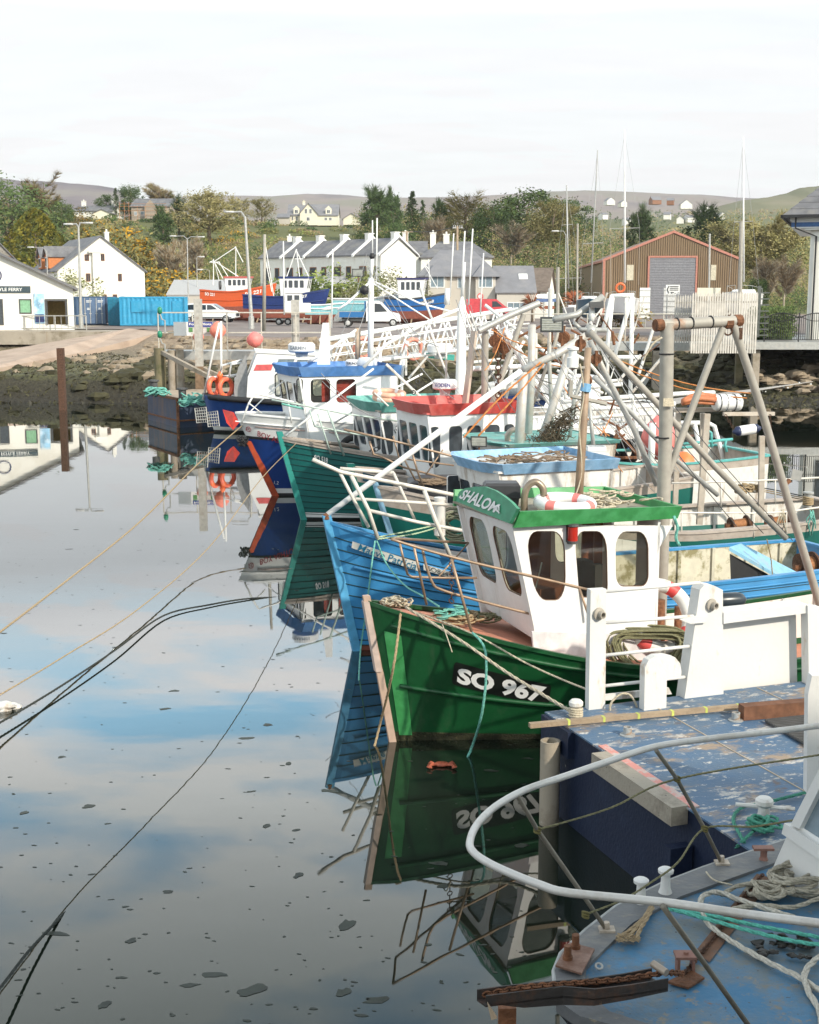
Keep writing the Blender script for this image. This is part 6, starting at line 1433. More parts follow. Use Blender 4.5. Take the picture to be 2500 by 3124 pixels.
# things on the foredeck
mb=MB();p=b1.W(.15,-.05,2.0);random.seed(12)
for i in range(16):
    c=b1.W(U(-.05,.25),U(-.12,.12),U(1.95,2.08));a0=U(0,6);mb.tube([c+Vector((cos(a0+k*.8)*.09,sin(a0+k*.8)*.07,.03*sin(k*1.3)))for k in range(8)],.013,5)
mb.build('rope_knot',ropew,label='rope turns made fast round the bow post of the green boat',cat='rope',smooth=True)
for nm,lb,m,uu,vv,n_ in(('rope_coil','tangle of teal and tan rope on the salmon foredeck',ropet,.95,-.1,22),('rope_coil','flat coil of olive rope with floats near the wheelhouse foot',ropeo,1.45,.35,18)):
    mb=MB()
    for i in range(n_):
        t_=uu/b1.L;c=b1.W(uu+U(-.28,.28),vv+U(-.15,.15),b1.zs(t_)+U(.02,.08));a0=U(0,6);rr_=U(.08,.18);mb.tube([c+Vector((cos(a0+k*.6)*rr_,sin(a0+k*.6)*rr_*.6,.02*sin(k)))for k in range(10)],.014,5)
    mb.build(nm,m,label=lb,cat='rope',smooth=True)
mb=MB()
for i in range(14):
    c=b1.W(.9+U(-.2,.2),-.05+U(-.12,.12),b1.zs(.1)+U(.06,.12));a0=U(0,6);mb.tube([c+Vector((cos(a0+k*.7)*.1,sin(a0+k*.7)*.08,.01*k))for k in range(8)],.015,5)
mb.build('rope_knot',ropeg,label='teal rope knot on top of the foredeck tangle',cat='rope',smooth=True)
B1=b1.fr.pv
rope([B1(1238,1852,-.2),B1(1400,1950,-1.2),D(1560,2060,16.2),D(1745,2172,15.2)],.022,ropew,'thick pale mooring rope from the green bow to the white bollard')
rope([B1(1260,1865,-.2),B1(1440,1932,-1.1),D(1600,2020,16.6),D(1720,2075,16.2),D(1815,2112,15.5)],.013,ropew,'thinner pale rope sagging beside the thick mooring rope')
rope([B1(1222,1865,-.25),G(1222,1880,1.9)*1.0,B1(1200,2040,-.75),G(1160,2210,.25),G(1130,2330,-.15)],.018,ropet,'tan rope hanging from the green bow down into the water')
rope([B1(1442,1930,-1.1),B1(1478,1975,-1.35),B1(1484,2060,-1.45),B1(1470,2180,-1.4),G(1440,2280,.12),G(1412,2342,-.1)],.018,ropeg,'pale teal rope hanging from the rail foot past the number into the water')
rope([B1(1350,1905,-.8),B1(1365,1945,-1.2),B1(1380,1990,-1.3)],.008,ropew,'short frayed rope end on the green bow',strand=False)
# aft of the wheelhouse: lifebuoy, coil of rope, fender
lifebuoy('large grubby white lifebuoy with a red band leaning aft of the white wheelhouse',b1.fr.pv(2010,1880,-.9),.47,.10,(.25,-1,.55),whited,redm)
random.seed(9);mb=MB();c0=b1.fr.pv(1980,1975,-1.15)
for i in range(30):
    rx=U(.42,.60);ph=U(-.1,.1);o_=Vector((U(-.08,.08),U(-.18,.18),U(-.05,.05)));mb.tube([c0+o_+Vector((cos(a)*rx,U(-.01,.01)+.1*sin(a),sin(a)*rx*.52+.08*cos(a*2+ph)))for a in[2*pi*k/18 for k in range(18)]],.016,5,closed=True)
mb.build('rope_coil',ropeo,label='big dark olive coil of rope hung behind the white post rails',cat='rope',smooth=True)
mb=MB();c=b1.fr.pv(2228,1835,-1.3);mb.lathe(c-Vector((.28,0,0)),[(.02,0),(.09,.04),(.115,.14),(.115,.42),(.09,.5),(.03,.55)],14,(1,.25,0));mb.build('fender',pm('fender_navy',(.03,.04,.05),.3),label='dark fender on the patterned white side deck',cat='fender',smooth=True)
mb=MB();mb.tube([b1.fr.pv(2012,1830,0),b1.fr.pv(2010,2030,0)],.09,8);mb.tube([b1.fr.pv(2070,1850,.5),b1.fr.pv(2066,2030,.5)],.06,8);mb.build('deck_post',rustm,label='rusty deck posts behind the grubby lifebuoy',cat='post',smooth=True)
# ---- 2  blue clinker boat ---------------------------------------------------
skyb=pm('sky_blue_hull',(.045,.24,.50),.42,var=.1,vscale=2,dirt=(.10,.34,.6),damt=.4,dscale=1.5);greydk=pm('grey_deck',(.40,.37,.34),.75,var=.12,dirt=(.26,.23,.2),damt=.5)
b2=Boat('sky blue clinker fishing boat with Maeve Patricia painted on a white bow banner',Fr(G(1085,1985),22),10.5,3.2,2.32,.98,1.0,.50,ez=1.9)
pblu=pm('pale_blue_paint',(.22,.45,.62),.55,var=.1,dirt=(.35,.28,.2),damt=.4)
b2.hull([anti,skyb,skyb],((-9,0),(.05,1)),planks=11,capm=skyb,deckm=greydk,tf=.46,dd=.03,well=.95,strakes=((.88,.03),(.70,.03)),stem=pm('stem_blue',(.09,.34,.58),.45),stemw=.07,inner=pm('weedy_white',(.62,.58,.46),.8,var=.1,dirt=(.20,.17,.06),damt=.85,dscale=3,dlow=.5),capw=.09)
b2.decal('name_banner',[(1080,1648),(1282,1712),(1280,1740),(1074,1668)],pm('banner_cream',(.72,.70,.64),.6),.058)
b2.letters('name_lettering',[(1094,1652),(1272,1710),(1270,1735),(1092,1674)],'Maeve Patricia',pm('letter_teal',(.02,.19,.33),.5),.068,bold=.005,shear=.4)
b2.decal('number_banner',[(1296,1716),(1376,1740),(1372,1758),(1294,1734)],MATS['banner_cream'],.058)
b2.letters('registration_letters',[(1306,1721),(1368,1740),(1366,1754),(1305,1735)],'SO864',darkm,.068)
wallbox(b2,'wheelhouse',2.35,4.45,.92,.9,3.16,.32,.15,whited,sw=[(2.15,2.35,2.5,2.9,.04),(2.75,2.1,3.3,2.85,.08),(3.55,2.1,4.1,2.85,.08)],fw=[(-.9,2.2,-.4,2.85,.08),(-.3,2.2,.3,2.85,.08),(.4,2.2,.9,2.85,.08)],band=pm('visor_pale_blue',(.24,.44,.66),.55,dirt=(.4,.55,.7),damt=.5),bandh=.17,flare=.10,roofm=whited,glassm_=darkglass)
wr=pm('white_rail',(.68,.64,.57),.5,var=.05,dirt=(.35,.18,.09),damt=.5,dscale=5,dlow=.6)
B2=b2.fr.pv;mb=MB()
for v,P,r in((-1.0,[(955,1402),(1040,1440),(1303,1493),(1420,1517)],.034),(.5,[(1039,1430),(1201,1442)],.034),(-.2,[(1085,1522),(1250,1532),(1410,1542)],.028),(-1.0,[(1122,1556),(1270,1592),(1430,1622)],.03),(-.2,[(1036,1438),(1080,1525),(1125,1608)],.03),(-1.0,[(1072,1450),(1125,1556),(1153,1642)],.034),(.3,[(1201,1442),(1268,1590)],.026),(-1.1,[(1295,1496),(1330,1590),(1378,1706)],.036)):
    mb.tube([B2(x,y,v)for x,y in P],r,8)
mb.build('pulpit_rail',wr,b2.root,smooth=True)
mb=MB();mb.tube([B2(1000,1570,0),B2(1300,1347,0),B2(1590,1132,0)],[.05,.055,.055],10);sp=thing('spar','long straight white spar slanting up from the sky blue bow','spar',B2(1000,1590,0));mb.build('pole',trimw,sp,smooth=True);mb=MB();mb.lathe(B2(997,1578,0),[(.02,-.06),(.07,-.03),(.06,.04),(.02,.07)],8);mb.build('end_fitting',rustm,sp)
mb=MB();mb.lathe(B2(1343,1575,-.1),[(.10,-.34),(.10,.28),(.11,.3),(.11,.34),(.001,.35)],12);mb.build('bollard',whited,label='white weathered post on the grey foredeck of the sky blue boat',cat='bollard',smooth=True,auto=True)
random.seed(14);mb=MB();c0=B2(1390,1600,.1)
for i in range(20):
    rx=U(.18,.34);o_=Vector((U(-.1,.1),U(-.1,.1),U(-.08,.1)));mb.tube([c0+o_+Vector((cos(a)*rx,.1*sin(a),sin(a)*rx*.75))for a in[2*pi*k/14 for k in range(14)]],.014,5,closed=True)
mb.build('rope_coil',pm('green_grey_rope',(.24,.25,.17),.9,var=.3,vscale=40),label='green grey coil of rope hung beside the white weathered post',cat='rope',smooth=True)
for i,P in enumerate(([B2(1150,1640,-1),B2(1240,1622,-.4),B2(1340,1600,-.1)],[B2(1152,1645,-1),B2(1260,1630,-.5),B2(1345,1606,-.1)])):rope(P,.014,pm('light_green_rope',(.40,.50,.33),.9,var=.2),['upper pale green rope stretched over the grey foredeck','lower pale green rope stretched over the grey foredeck'][i])
rope([B2(1145,1650,-1.0),B2(1135,1720,-1.25),B2(1122,1830,-1.3),G(1100,1990,.3),G(1095,2110,-.1)],.014,ropeg,'teal rope hanging down the sky blue bow into the water')
rope([B2(1150,1650,-1.0),B2(1180,1720,-1.2),D(1235,1785,19.6),D(1290,1818,18.6),B1(1340,1850,-.2)],.014,ropeg,'pale teal rope slung from the sky blue boat to the green foredeck')
B2a=lambda x,y,v=.0:B2(x,y,v)
# derrick legs rising over the blue boat
dk=thing('derrick','grey tubular derrick of crossed legs with lamps and blocks at its head','derrick',B2(2005,1760,0))
dks=(([(1800,1012),(1960,1182),(2180,1422),(2398,1642)],-.9,.06),([(1800,1040),(1850,1145),(1935,1310),(2004,1480)],.0,.055),([(1812,1150),(1930,1262),(2060,1400),(2190,1510)],.9,.05),([(1752,985),(1780,1012)],0,.04))
for P,v,r in dks:mb=MB();mb.tube([B2(x,y,v)for x,y in P],r,10);mb.build('leg',galv if v>=0 else polegrey,dk,smooth=True)
mb=MB();mb.tube([B2(1690,975,0),B2(1760,960,0),B2(1840,905,0)],.06,10);mb.build('arm',galv,dk,smooth=True)
mb=MB();mb.lathe(B2(1803,1012,-.2),[(.09,-.1),(.12,0),(.09,.12)],10);mb.tube([B2(1770,1005,-.2),B2(1850,1008,-.2)],.04,8);mb.build('head_fitting',galv,dk,smooth=True)
for c in(B2(1772,1050,-.2),B2(1820,1095,-.2)):
    mb=MB();mb.lathe(c,[(.001,-.04),(.10,-.04),(.10,.04),(.001,.04)],12,(.3,1,0));mb.beam(c+Vector((0,0,.15)),c-Vector((0,0,.13)),.05,.12);mb.build('block',rustm,dk)
mb=MB();c=B2(1815,930,-.2);mb.loft([[c+Vector((x,y*s_,z*s_))for y,z in((-.08,-.06),(.08,-.06),(.06,.06),(-.06,.06))]for x,s_ in((-.1,.8),(.14,1),(.16,.9))]);mb.build('lamp_head',darkm,dk)
mb=MB();p=B2(1806,960,-.1);mb.lathe(p,[(.05,-.12),(.06,.0),(.05,.12),(.07,.14),(.001,.16)],10);mb.build('lantern',trimw,dk,smooth=True)
mb=MB();
for x0_,x1_ in((1820,2250),(1830,2330),(1900,2420)):mb.tube(cat_curve(B2(x0_,1040,-.3),B2(x1_,1650-(2420-x1_)*.25,-.9),.1,8),.008,4)
mb.build('wire',darkm,dk)
# aft: blue hatch slope, rusty winch
mb=MB();q=[B2(2225,1680,-.5),B2(2262,1668,-.3),B2(2440,1760,-.3),B2(2395,1778,-.7)];mb.prism(q,(0,0,.07));h_=mb.build('hatch_coaming',pblu,b2.root);mb=MB();mb.prism([B2(2228,1690,-.45),B2(2232,1792,-.45),B2(2400,1795,-.6),B2(2340,1750,-.55)],(0,.03,0));mb.build('opening_shade',blackm,b2.root)  # black sheet standing in for the shade inside the hatch opening
def winch(label,c,ax,r,w,m=rustm,drum=rustd,parent=None):
    t=thing('net_winch',label,'winch',c-Vector((0,0,r+.1)));ax=Vector(ax).normalized()
    for s_ in(0,w):mb=MB();mb.lathe(c+ax*(s_-w/2),[(.001,-.02),(r,-.02),(r,.02),(.001,.02)],22,ax);mb.build('flange',rustd,t)
    mb=MB();n=9;mb.lathe(c-ax*w/2,[(r*.62+.012*(k%2),w*k/(2*n))for k in range(2*n+1)],16,ax);mb.build('wire_drum',pm('wire_rust',(.34,.15,.06),.7,.3,var=.3,vscale=20),t,smooth=True)
    mb=MB();mb.beam(c-ax*(w/2+.08)+Vector((0,0,.05)),c-ax*(w/2+.08)-Vector((0,0,r+.1)),.12,.2);mb.beam(c+ax*(w/2+.08)+Vector((0,0,.05)),c+ax*(w/2+.08)-Vector((0,0,r+.1)),.12,.2);mb.build('stand',m,t);return t
winch('big rusty winch with broad flanges on the blue boat at the right edge',B2(2462,1725,.1),(1,.3,.1),.27,.30)
rope([B2(2340,1645,-.9),B2(2352,1700,-.8),B2(2358,1760,-.8)],.012,ropet,'short rope and shackle hanging from the slanting derrick leg')
# ---- 3  teal boat with turquoise roof -----------------------------------------
tealg=pm('teal_hull',(.008,.115,.095),.4,var=.12,vscale=2);turq=pm('turquoise_paint',(.16,.42,.38),.6,var=.15,dirt=(.45,.42,.36),damt=.6,dscale=2);lblue=pm('pale_blue_stem',(.26,.45,.60),.5);rawg=pm('weathered_gunwale',(.44,.38,.33),.85,var=.15,dirt=(.28,.22,.17),damt=.6)
b3=Boat('teal fishing boat with pale blue stem, broad weathered gunwale and turquoise roof',Fr(G(1228,1755),20),12,3.6,2.02,.84,.9,.62,ez=1.5)
b3.hull([blackm,tealg,rawg],((-9,0),(.05,1),(.80,2)),capm=rawg,deckm=greydk,tf=.34,dd=.15,well=.95,stem=lblue,stemw=.06,inner=whited,capw=.2)
wallbox(b3,'wheelhouse',2.0,4.6,1.15,1.5,2.95,.5,.1,whited,sw=[(2.3,2.1,2.65,2.7,.06),(2.9,2.1,3.3,2.7,.06),(3.6,2.1,4.1,2.7,.06)],fw=[(-1.0,1.95,-.42,2.75,.05),(-.3,1.95,.3,2.75,.05),(.42,1.95,1.0,2.75,.05)],band=turq,bandh=.06,flare=.07,roofm=turq,glassm_=darkglass)
B3=b3.fr.pv;mb=MB()
for v,P,r in((-1.3,[(1050,1310),(1200,1345),(1420,1402),(1560,1450)],.026),(-1.1,[(1128,1346),(1140,1386),(1168,1395),(1230,1425),(1400,1470)],.024),(-1.1,[(1200,1330),(1218,1398),(1300,1408),(1385,1420)],.02),(-1.2,[(1245,1340),(1275,1440),(1310,1530)],.024),(-1.2,[(1232,1398),(1268,1465)],.02),(-1.2,[(1352,1372),(1300,1448)],.016)):mb.tube([B3(x,y,v)for x,y in P],r,7)
mb.build('pulpit_rail',RL,b3.root,smooth=True)
mb=MB();c=B3(1360,1480,0);mb.loft([[c+Vector((x*s_,y*s_,z))for x,y in((-.9,-.5),(.9,-.5),(.9,.5),(-.9,.5))]for z,s_ in((-.45,1),(.1,.95),(.2,.6))]);mb.build('tarpaulin',coverm,label='dark grey tarpaulin over the foredeck of the teal boat',cat='tarpaulin')
random.seed(31);mb=MB()
for i in range(26):
    c=B3(U(1285,1350),U(1462,1478),-.5);a0=U(0,6);mb.tube([c+Vector((cos(a0+k*.6)*.16,sin(a0+k*.6)*.1,.02*sin(k)))for k in range(10)],.018,5)
mb.build('rope_heap',pm('brown_rope',(.22,.16,.11),.9,var=.3,vscale=40),label='heap of brown rope on the broad weathered gunwale of the teal boat',cat='rope',smooth=True)
def floodlight(label,c,s=1.0,face=(-.3,-1,-.1),group=None):
    t=thing('flood_light',label,'light',c-Vector((0,0,.25*s)),group);f=Vector(face).normalized();x=f.cross(Vector((0,0,1))).normalized();u=x.cross(f)
    mb=MB();mb.loft([[c+f*d+x*a*w_+u*b_*w_ for a,b_ in((-.2,-.13),(.2,-.13),(.2,.13),(-.2,.13))]for d,w_ in((-.12*s,.55*s),(0,1.0*s),(.03*s,1.0*s))]);mb.build('housing',darkm,t)
    mb=MB();mb.face([c+f*.034*s+(x*a+u*b_)*s for a,b_ in((-.17,-.10),(.17,-.10),(.17,.10),(-.17,.10))]);ln=mb.build('lens',pm('lamp_lens',(.45,.45,.38),.2,var=.3,vscale=8),t);mb=MB()
    for k in range(5):mb.tube([c+f*.04*s+(x*-.17+u*(-.08+.04*k))*s,c+f*.04*s+(x*.17+u*(-.08+.04*k))*s],.004*s,3)
    mb.build('reflector_rib',lgrey,ln);mb=MB();mb.tube([c-u*.13*s,c-u*.30*s],.02,6);mb.build('bracket',rustm,t);return t
floodlight('square flood light standing on the turquoise roof',B3(1462,1347,-1.0),.9)
floodlight('wide flood light with a rusty bracket on the pole cluster, highest of the flood lights',B3(1685,990,-.6),1.3)
floodlight('flood light at the head of the white mast left of the gangway',D(1093,832,44)*1.0,1.0)
mb=MB();c=B3(1442,1385,-1.0)
# posts and davits of the teal boat
dv=thing('davit_frame','heavy pale grey davit frame of bent tubes behind the red wheelhouse','davit',B3(1590,1400,0))
for P,v,r in(([(1582,1400),(1590,1260),(1598,1135)],-.9,.11),([(1598,1128),(1700,1080),(1795,1020)],-.9,.085),([(1640,1380),(1690,1230),(1745,1060)],-.5,.095),([(1612,1350),(1622,1150),(1624,990)],.8,.09),([(1688,1330),(1676,1100),(1680,880)],1.0,.05)):
    mb=MB();mb.tube([B3(x,y,v)for x,y in P],r,12);mb.build('tube',pm('davit_grey',(.52,.51,.48),.5,.15,var=.08,dirt=(.4,.3,.2),damt=.5),dv,smooth=True)
mb=MB();
for q in((1660,1200),(1645,1235),(1668,1165)):mb.torus(B3(q[0],q[1],-.6),.11,.012,(.3,0,1),12,5)
mb.build('strap',darkm,dv)
for i,(P,lb)in enumerate((([(1415,1335),(1530,1210),(1650,1105)],'upper orange stained rope leading down to the turquoise deck'),([(1460,1330),(1560,1225),(1660,1110)],'lower orange stained rope leading down to the turquoise deck'))):rope([B3(x,y,-1.0)for x,y in P],.022,ropeb,lb)
mb=MB();c=B3(1573,1335,-.5);mb.torus(c,.18,.065,(.1,1,0),20,8);mb.build('vent_hoop',pm('dull_hoop',(.42,.36,.30),.4,.5),label='thick metal hoop on the pale blue wheelhouse roof',cat='vent',smooth=True)
random.seed(77);mb=MB();c0=B3(1640,1400,-.8)
for i in range(420):
    a=U(0,1)**.6;p=B3(1752,1235,-.8).lerp(c0,a)+Vector((random.gauss(0,1),random.gauss(0,1),random.gauss(0,.4)))*(.03+.28*a**1.5);mb.tube([p,p+Vector((U(-.15,.15),U(-.1,.1),U(-.12,.12))),p+Vector((U(-.25,.25),U(-.1,.1),U(-.2,.2)))],.009,4)
mb.build('net_bundle',pm('net_brown',(.085,.065,.04),.9),label='dark brown net bundle gathered up beside the pale mast',cat='net')
def tub(label,c,w,d,h,m,cat='box',name='fish_box'):
    mb=MB();mb.loft([[c+Vector((x*s_,y*s_,z))for x,y in((-w/2,-d/2),(w/2,-d/2),(w/2,d/2),(-w/2,d/2))]for z,s_ in((0,.9),(h*.8,1),(h*.81,1.06),(h,1.06),(h,.94),(h*.2,.85))]);return mb.build(name,m,label=label,cat=cat)
tub('low white crate on the pale blue wheelhouse roof, left of the mast',B2(1640,1440,.4),.42,.35,.16,whited)
for q_,lb in(((1700,1425,.5),'crumpled white canvas on the pale blue wheelhouse roof'),((1590,1432,.5),'smaller crumpled white canvas beside the metal hoop')):
    mb=MB()
    for k in range(5):mb.rock(B2(*q_)+Vector((U(-.25,.25),U(-.1,.1),U(-.02,.08))),U(.10,.17),(1.3,1,.7),9,6)
    mb.build('canvas_cover',whitec,label=lb,cat='canvas',smooth=True)
random.seed(88);mb=MB()
for i in range(46):
    c=b2.W(U(2.5,4.3),U(-.75,.7),3.22+U(0,.07));a0=U(0,6);rr_=U(.10,.22);mb.tube([c+Vector((cos(a0+k*.6)*rr_,sin(a0+k*.6)*rr_*.7,.03*sin(k)))for k in range(9)],.014,5)
mb.build('net_heap',[pm('brown_rope',(.22,.16,.11),.9,var=.3,vscale=40)],label='heap of brown netting and line on the pale blue wheelhouse roof',cat='net',smooth=True)
tub('tall white tub on the pale blue wheelhouse roof, right of the mast',B2(1818,1428,.3),.32,.3,.42,whitec)
mb=MB();mb.loft([[B3(x,y,-.6)for x,y in q]for q in(((1735,1395),(1768,1395),(1766,1340),(1738,1345)),)]*1,closed=True)if False else None
mb=MB();c=B3(1750,1370,-.5);mb.loft([[c+Vector((x*s_,y,z*s_))for x,z in((-.16,-.2),(.16,-.2),(.14,.2),(-.1,.22))]for y,s_ in((-.12,.9),(.12,1))]);mb.build('lamp_box',pm('teal_box',(.06,.36,.30),.5),label='teal lamp box beside the pale mast',cat='box')
# aft deck gear on the teal boat: rails, winches, life raft frame
for lb,P,v in(('thin pale upper guard rail along the near side of the teal boat stern',[(2050,1474),(2200,1470),(2366,1464),(2520,1456)],-1.5),('lower pale guard rail bent at its left end on the stern bulwark',[(2052,1600),(2060,1572),(2080,1564),(2300,1566),(2400,1562),(2520,1545)],-1.75)):
    mb=MB();mb.tube([B3(x,y,v)for x,y in P],.022,7)
    for x,y in P[1:-1:1]:mb.tube([B3(x,y,v),B3(x,y+75,v)],.018,6)
    mb.build('guard_rail',wr,label=lb,cat='railing',smooth=True)
winch('rusty wire winch on the stern deck left of the crossing poles',B3(2255,1600,-.9),(1,.2,.1),.20,.40)
winch('rusty wire winch on the stern deck between the two slanting legs',B3(2375,1592,-.9),(1,.2,.1),.20,.40)
fr_=B3(2150,1540,.4);lf=thing('raft_frame','tall weathered timber frame with a cross board behind the gallows legs','frame',fr_)
for P,v,r in(([(2134,1600),(2150,1450),(2158,1262)],.2,.14),([(2322,1560),(2322,1440),(2325,1330)],.4,.13),([(2060,1560),(2066,1400),(2070,1260)],1.2,.12),([(2144,1420),(2144,1260)],1.2,.11)):mb=MB();mb.beam(B3(*P[0],v),B3(*P[-1],v),r,r);mb.build('upright',pm('silver_timber',(.50,.44,.37),.8,var=.15,dirt=(.3,.22,.15),damt=.5),lf)
mb=MB();mb.beam(B3(2208,1263,.1),B3(2362,1262,.1),.08,.09);mb.beam(B3(2060,1252,.8),B3(2230,1248,.8),.12,.1);mb.build('cross_board',MATS['silver_timber'],lf)
mb=MB();c=B3(2178,1228,.5);ax=(1,.25,-.02);mb.lathe(c,[(.15,0),(.19,.03),(.20,.06),(.20,.27),(.215,.28),(.215,.31),(.20,.32),(.20,.60),(.21,.62),(.21,.66),(.19,.70),(.12,.74)],16,ax);lr=thing('life_raft','white strapped life raft canister on the timber frame','life raft',c-Vector((0,0,.2)));mb.build('canister',whitec,lr,smooth=True,auto=True);mb=MB();x_=Vector(ax).normalized()
for s_ in(.12,.30,.52):mb.torus(c+x_*s_,.21,.012,ax,20,5)
mb.build('strap',darkm,lr)
mb=MB()
for i in range(6):o_=Vector((0,U(-.1,.1),U(-.1,.12)));mb.tube(smooth_path([B3(2082,1228,.5)+o_*.3,B3(2120,1218,.5)+o_,B3(2182,1222,.5)+o_],3),.06,7)
mb.build('rolled_oilskin',pm('orange_oilskin',(.50,.17,.07),.6,var=.2,dirt=(.6,.35,.28),damt=.5),label='orange brown oilskin bundle tied to the rail left of the life raft',cat='bundle',smooth=True)
mb=MB();c=B3(2238,1318,-.1);fd=thing('fender','white sausage fender with navy ends hanging under the cross board','fender',c);ax=Vector((1,.25,.12)).normalized();mb.lathe(c,[(.10,.14),(.125,.16),(.125,.56),(.10,.58)],14,ax);mb.build('body',whitec,fd,smooth=True,auto=True)
for s_,sg in((.15,-1),(.57,1)):mb=MB();mb.lathe(c+ax*s_,[(.125,0),(.115,.06),(.06,.12),(.03,.17)],14,ax*sg);mb.build('end',pm('fender_end_navy',(.02,.03,.08),.4),fd,smooth=True)
mb=MB()
for x0_,x1_ in((2215,2240),(2350,2352)):
    a_,b_=B3(x0_,1268,.05),B3(x1_,1310,.0)
    for k in range(6):mb.torus(a_.lerp(b_,k/5),.03,.008,(1,0,0)if k%2 else(0,1,0),8,4)
mb.build('chain',rustd,fd)
# ---- 4  boat with the red wheelhouse visor ------------------------------------
b4=Boat('fishing boat with a faded red wheelhouse visor and dark name panel',Fr(G(1130,1668),20),8.5,3.0,2.0,1.3,1.5,.5,ez=1.5)
b4.hull([blackm,tealg,rawg],((-9,0),(.05,1),(.84,2)),capm=rawg,deckm=greydk,tf=.6,dd=.12,well=.9,stem=tealg,inner=whited)
b4.decal('name_panel',[(1108,1440),(1200,1465),(1200,1492),(1108,1466)],pm('panel_navy',(.01,.05,.08),.5),.02)
nw=5;zz=2.0
rv=pm('visor_red',(.55,.07,.06),.5,dirt=(.72,.25,.22),damt=.5,dscale=.7,dlow=.45)
u0=b4.fr.loc(b4.fr.pv(1295,1258,-1.15)).x;u1=b4.fr.loc(b4.fr.pv(1582,1260,-1.15)).x;z1=b4.fr.loc(b4.fr.pv(1400,1262,-1.15)).z
wd=(u1-u0)
wallbox(b4,'wheelhouse',u0+.1,u1,1.15,.9,z1,.3,.02,whitec,sw=[(u0+.12,z1-1.3,u0+.42,z1-.3,.12),(u0+wd*.26,z1-.95,u0+wd*.40,z1-.3,.1),(u0+wd*.45,z1-.95,u0+wd*.60,z1-.3,.1),(u0+wd*.64,z1-.95,u0+wd*.80,z1-.3,.1),(u0+wd*.85,z1-.95,u0+wd*.96,z1-.3,.1)],fw=[(-1.0,z1-1.2,-.45,z1-.3,.1),(-.3,z1-1.2,.3,z1-.3,.1),(.45,z1-1.2,1.0,z1-.3,.1)],band=rv,bandh=.26,flare=.12,roofm=rv,glassm_=darkglass)
B4=b4.fr.pv
mb=MB();mb.beam(B4(1418,1245,0),B4(1448,1010,0),.34,.06,up=(1,.3,.1));mb.build('trawl_door',pm('tan_board',(.52,.44,.36),.7,var=.1,dirt=(.6,.4,.3),damt=.5),label='broad tan plank leaning up from the red visor',cat='plank')
for P,v,r,m,lb in(([(1479,1235),(1481,1010)],.6,.09,polegrey,'short thick grey post right of the tan plank'),([(1500,1235),(1545,1110),(1598,960)],.2,.07,polegrey,'slim grey leg slanting up to the right of the tan plank'),([(1460,1010),(1560,960),(1645,925)],.2,.085,galv,'thick grey boom with lashings high over the red visor'),([(1535,1000),(1620,1150),(1700,1260)],1.0,.07,trimw,'white leg crossing behind the heavy davit frame'),([(1440,1125),(1600,1118),(1760,1112)],1.5,.07,trimw,'long level white pipe behind the heavy davit frame'),([(1690,1050),(1790,1100),(1850,1170)],.8,.05,whited,'pale strut low behind the lantern mast')):
    mb=MB();mb.tube([B4(x,y,v)for x,y in P],r,10);mb.build('pole',m,label=lb,cat='pole',smooth=True,auto=True)
def dome(label,c,w,h,m=whitec,txt=None,tm=None,axis=(0,0,1),name='radar_dome',tilt=0):
    t=thing(name,label,'radar',c);mb=MB();mb.lathe(c,[(w*.42,0),(w*.5,h*.15),(w*.5,h*.78),(w*.42,h),(.001,h*1.06)],24);o=mb.build('casing',m,t,smooth=True,auto=True);mb=MB();mb.lathe(c,[(w*.2,-.15),(w*.25,0)],12);mb.build('mount',lgrey,t)
    if txt:
        vs,fs=textmesh(txt,1.0,bold=.02);xa=min(v[0]for v in vs);xb=max(v[0]for v in vs);ya=min(v[1]for v in vs);yb=max(v[1]for v in vs);mb=MB();P=[]
        for x,y in vs:an=-pi/2+(-.75+1.3*(x-xa)/(xb-xa))-.15;P.append(c+Vector((cos(an)*(w*.5+.006),sin(an)*(w*.5+.006),h*(.32+.36*(y-ya)/(yb-ya)))))
        mb.add(P,fs);mb.build('lettering',tm or pm('grey_letter',(.25,.27,.30),.5),o)
    return t
dome('white drum radar with KODEN lettering beside the tan plank',B4(1358,1188,0),.62,.25,txt='KODEN',tm=pm('koden_blue',(.06,.07,.28),.5))
dome('white radar dome on a teal bracket left of the big white mast',D(1342,1078,40),.78,.30)
mb=MB();p=D(1342,1085,40);mb.prism([D(1300,1078,40),D(1388,1084,40),D(1386,1100,40),D(1302,1092,40)],(0,.5,0));mb.build('radar_bracket',pm('teal_box',(.06,.36,.30),.5),label='teal tray under the white radar dome',cat='bracket')
# ---- 5  teal clinker boat SO 518 --------------------------------------------
tealc=pm('teal_clinker',(.010,.125,.115),.42,var=.1,vscale=2)
b5=Boat('teal clinker fishing boat with SO 518 on its bow and a white waterline',Fr(G(925,1585),21),9,3.4,2.32,1.5,1.6,.62,ez=1.5)
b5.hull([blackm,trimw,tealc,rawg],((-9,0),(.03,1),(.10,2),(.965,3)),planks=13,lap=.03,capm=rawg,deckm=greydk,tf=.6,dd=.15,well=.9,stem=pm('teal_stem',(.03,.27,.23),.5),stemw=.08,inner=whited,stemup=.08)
b5.letters('registration_letters',[(963,1384),(1003,1394),(1001,1412),(961,1402)],'SO 518',trimw,.07,bold=.04)
u0=b5.fr.loc(b5.fr.pv(1148,1240,-1.2)).x;z1=b5.fr.loc(b5.fr.pv(1200,1255,-1.2)).z
tv_=pm('visor_teal',(.12,.36,.32),.55,dirt=(.25,.5,.45),damt=.4)
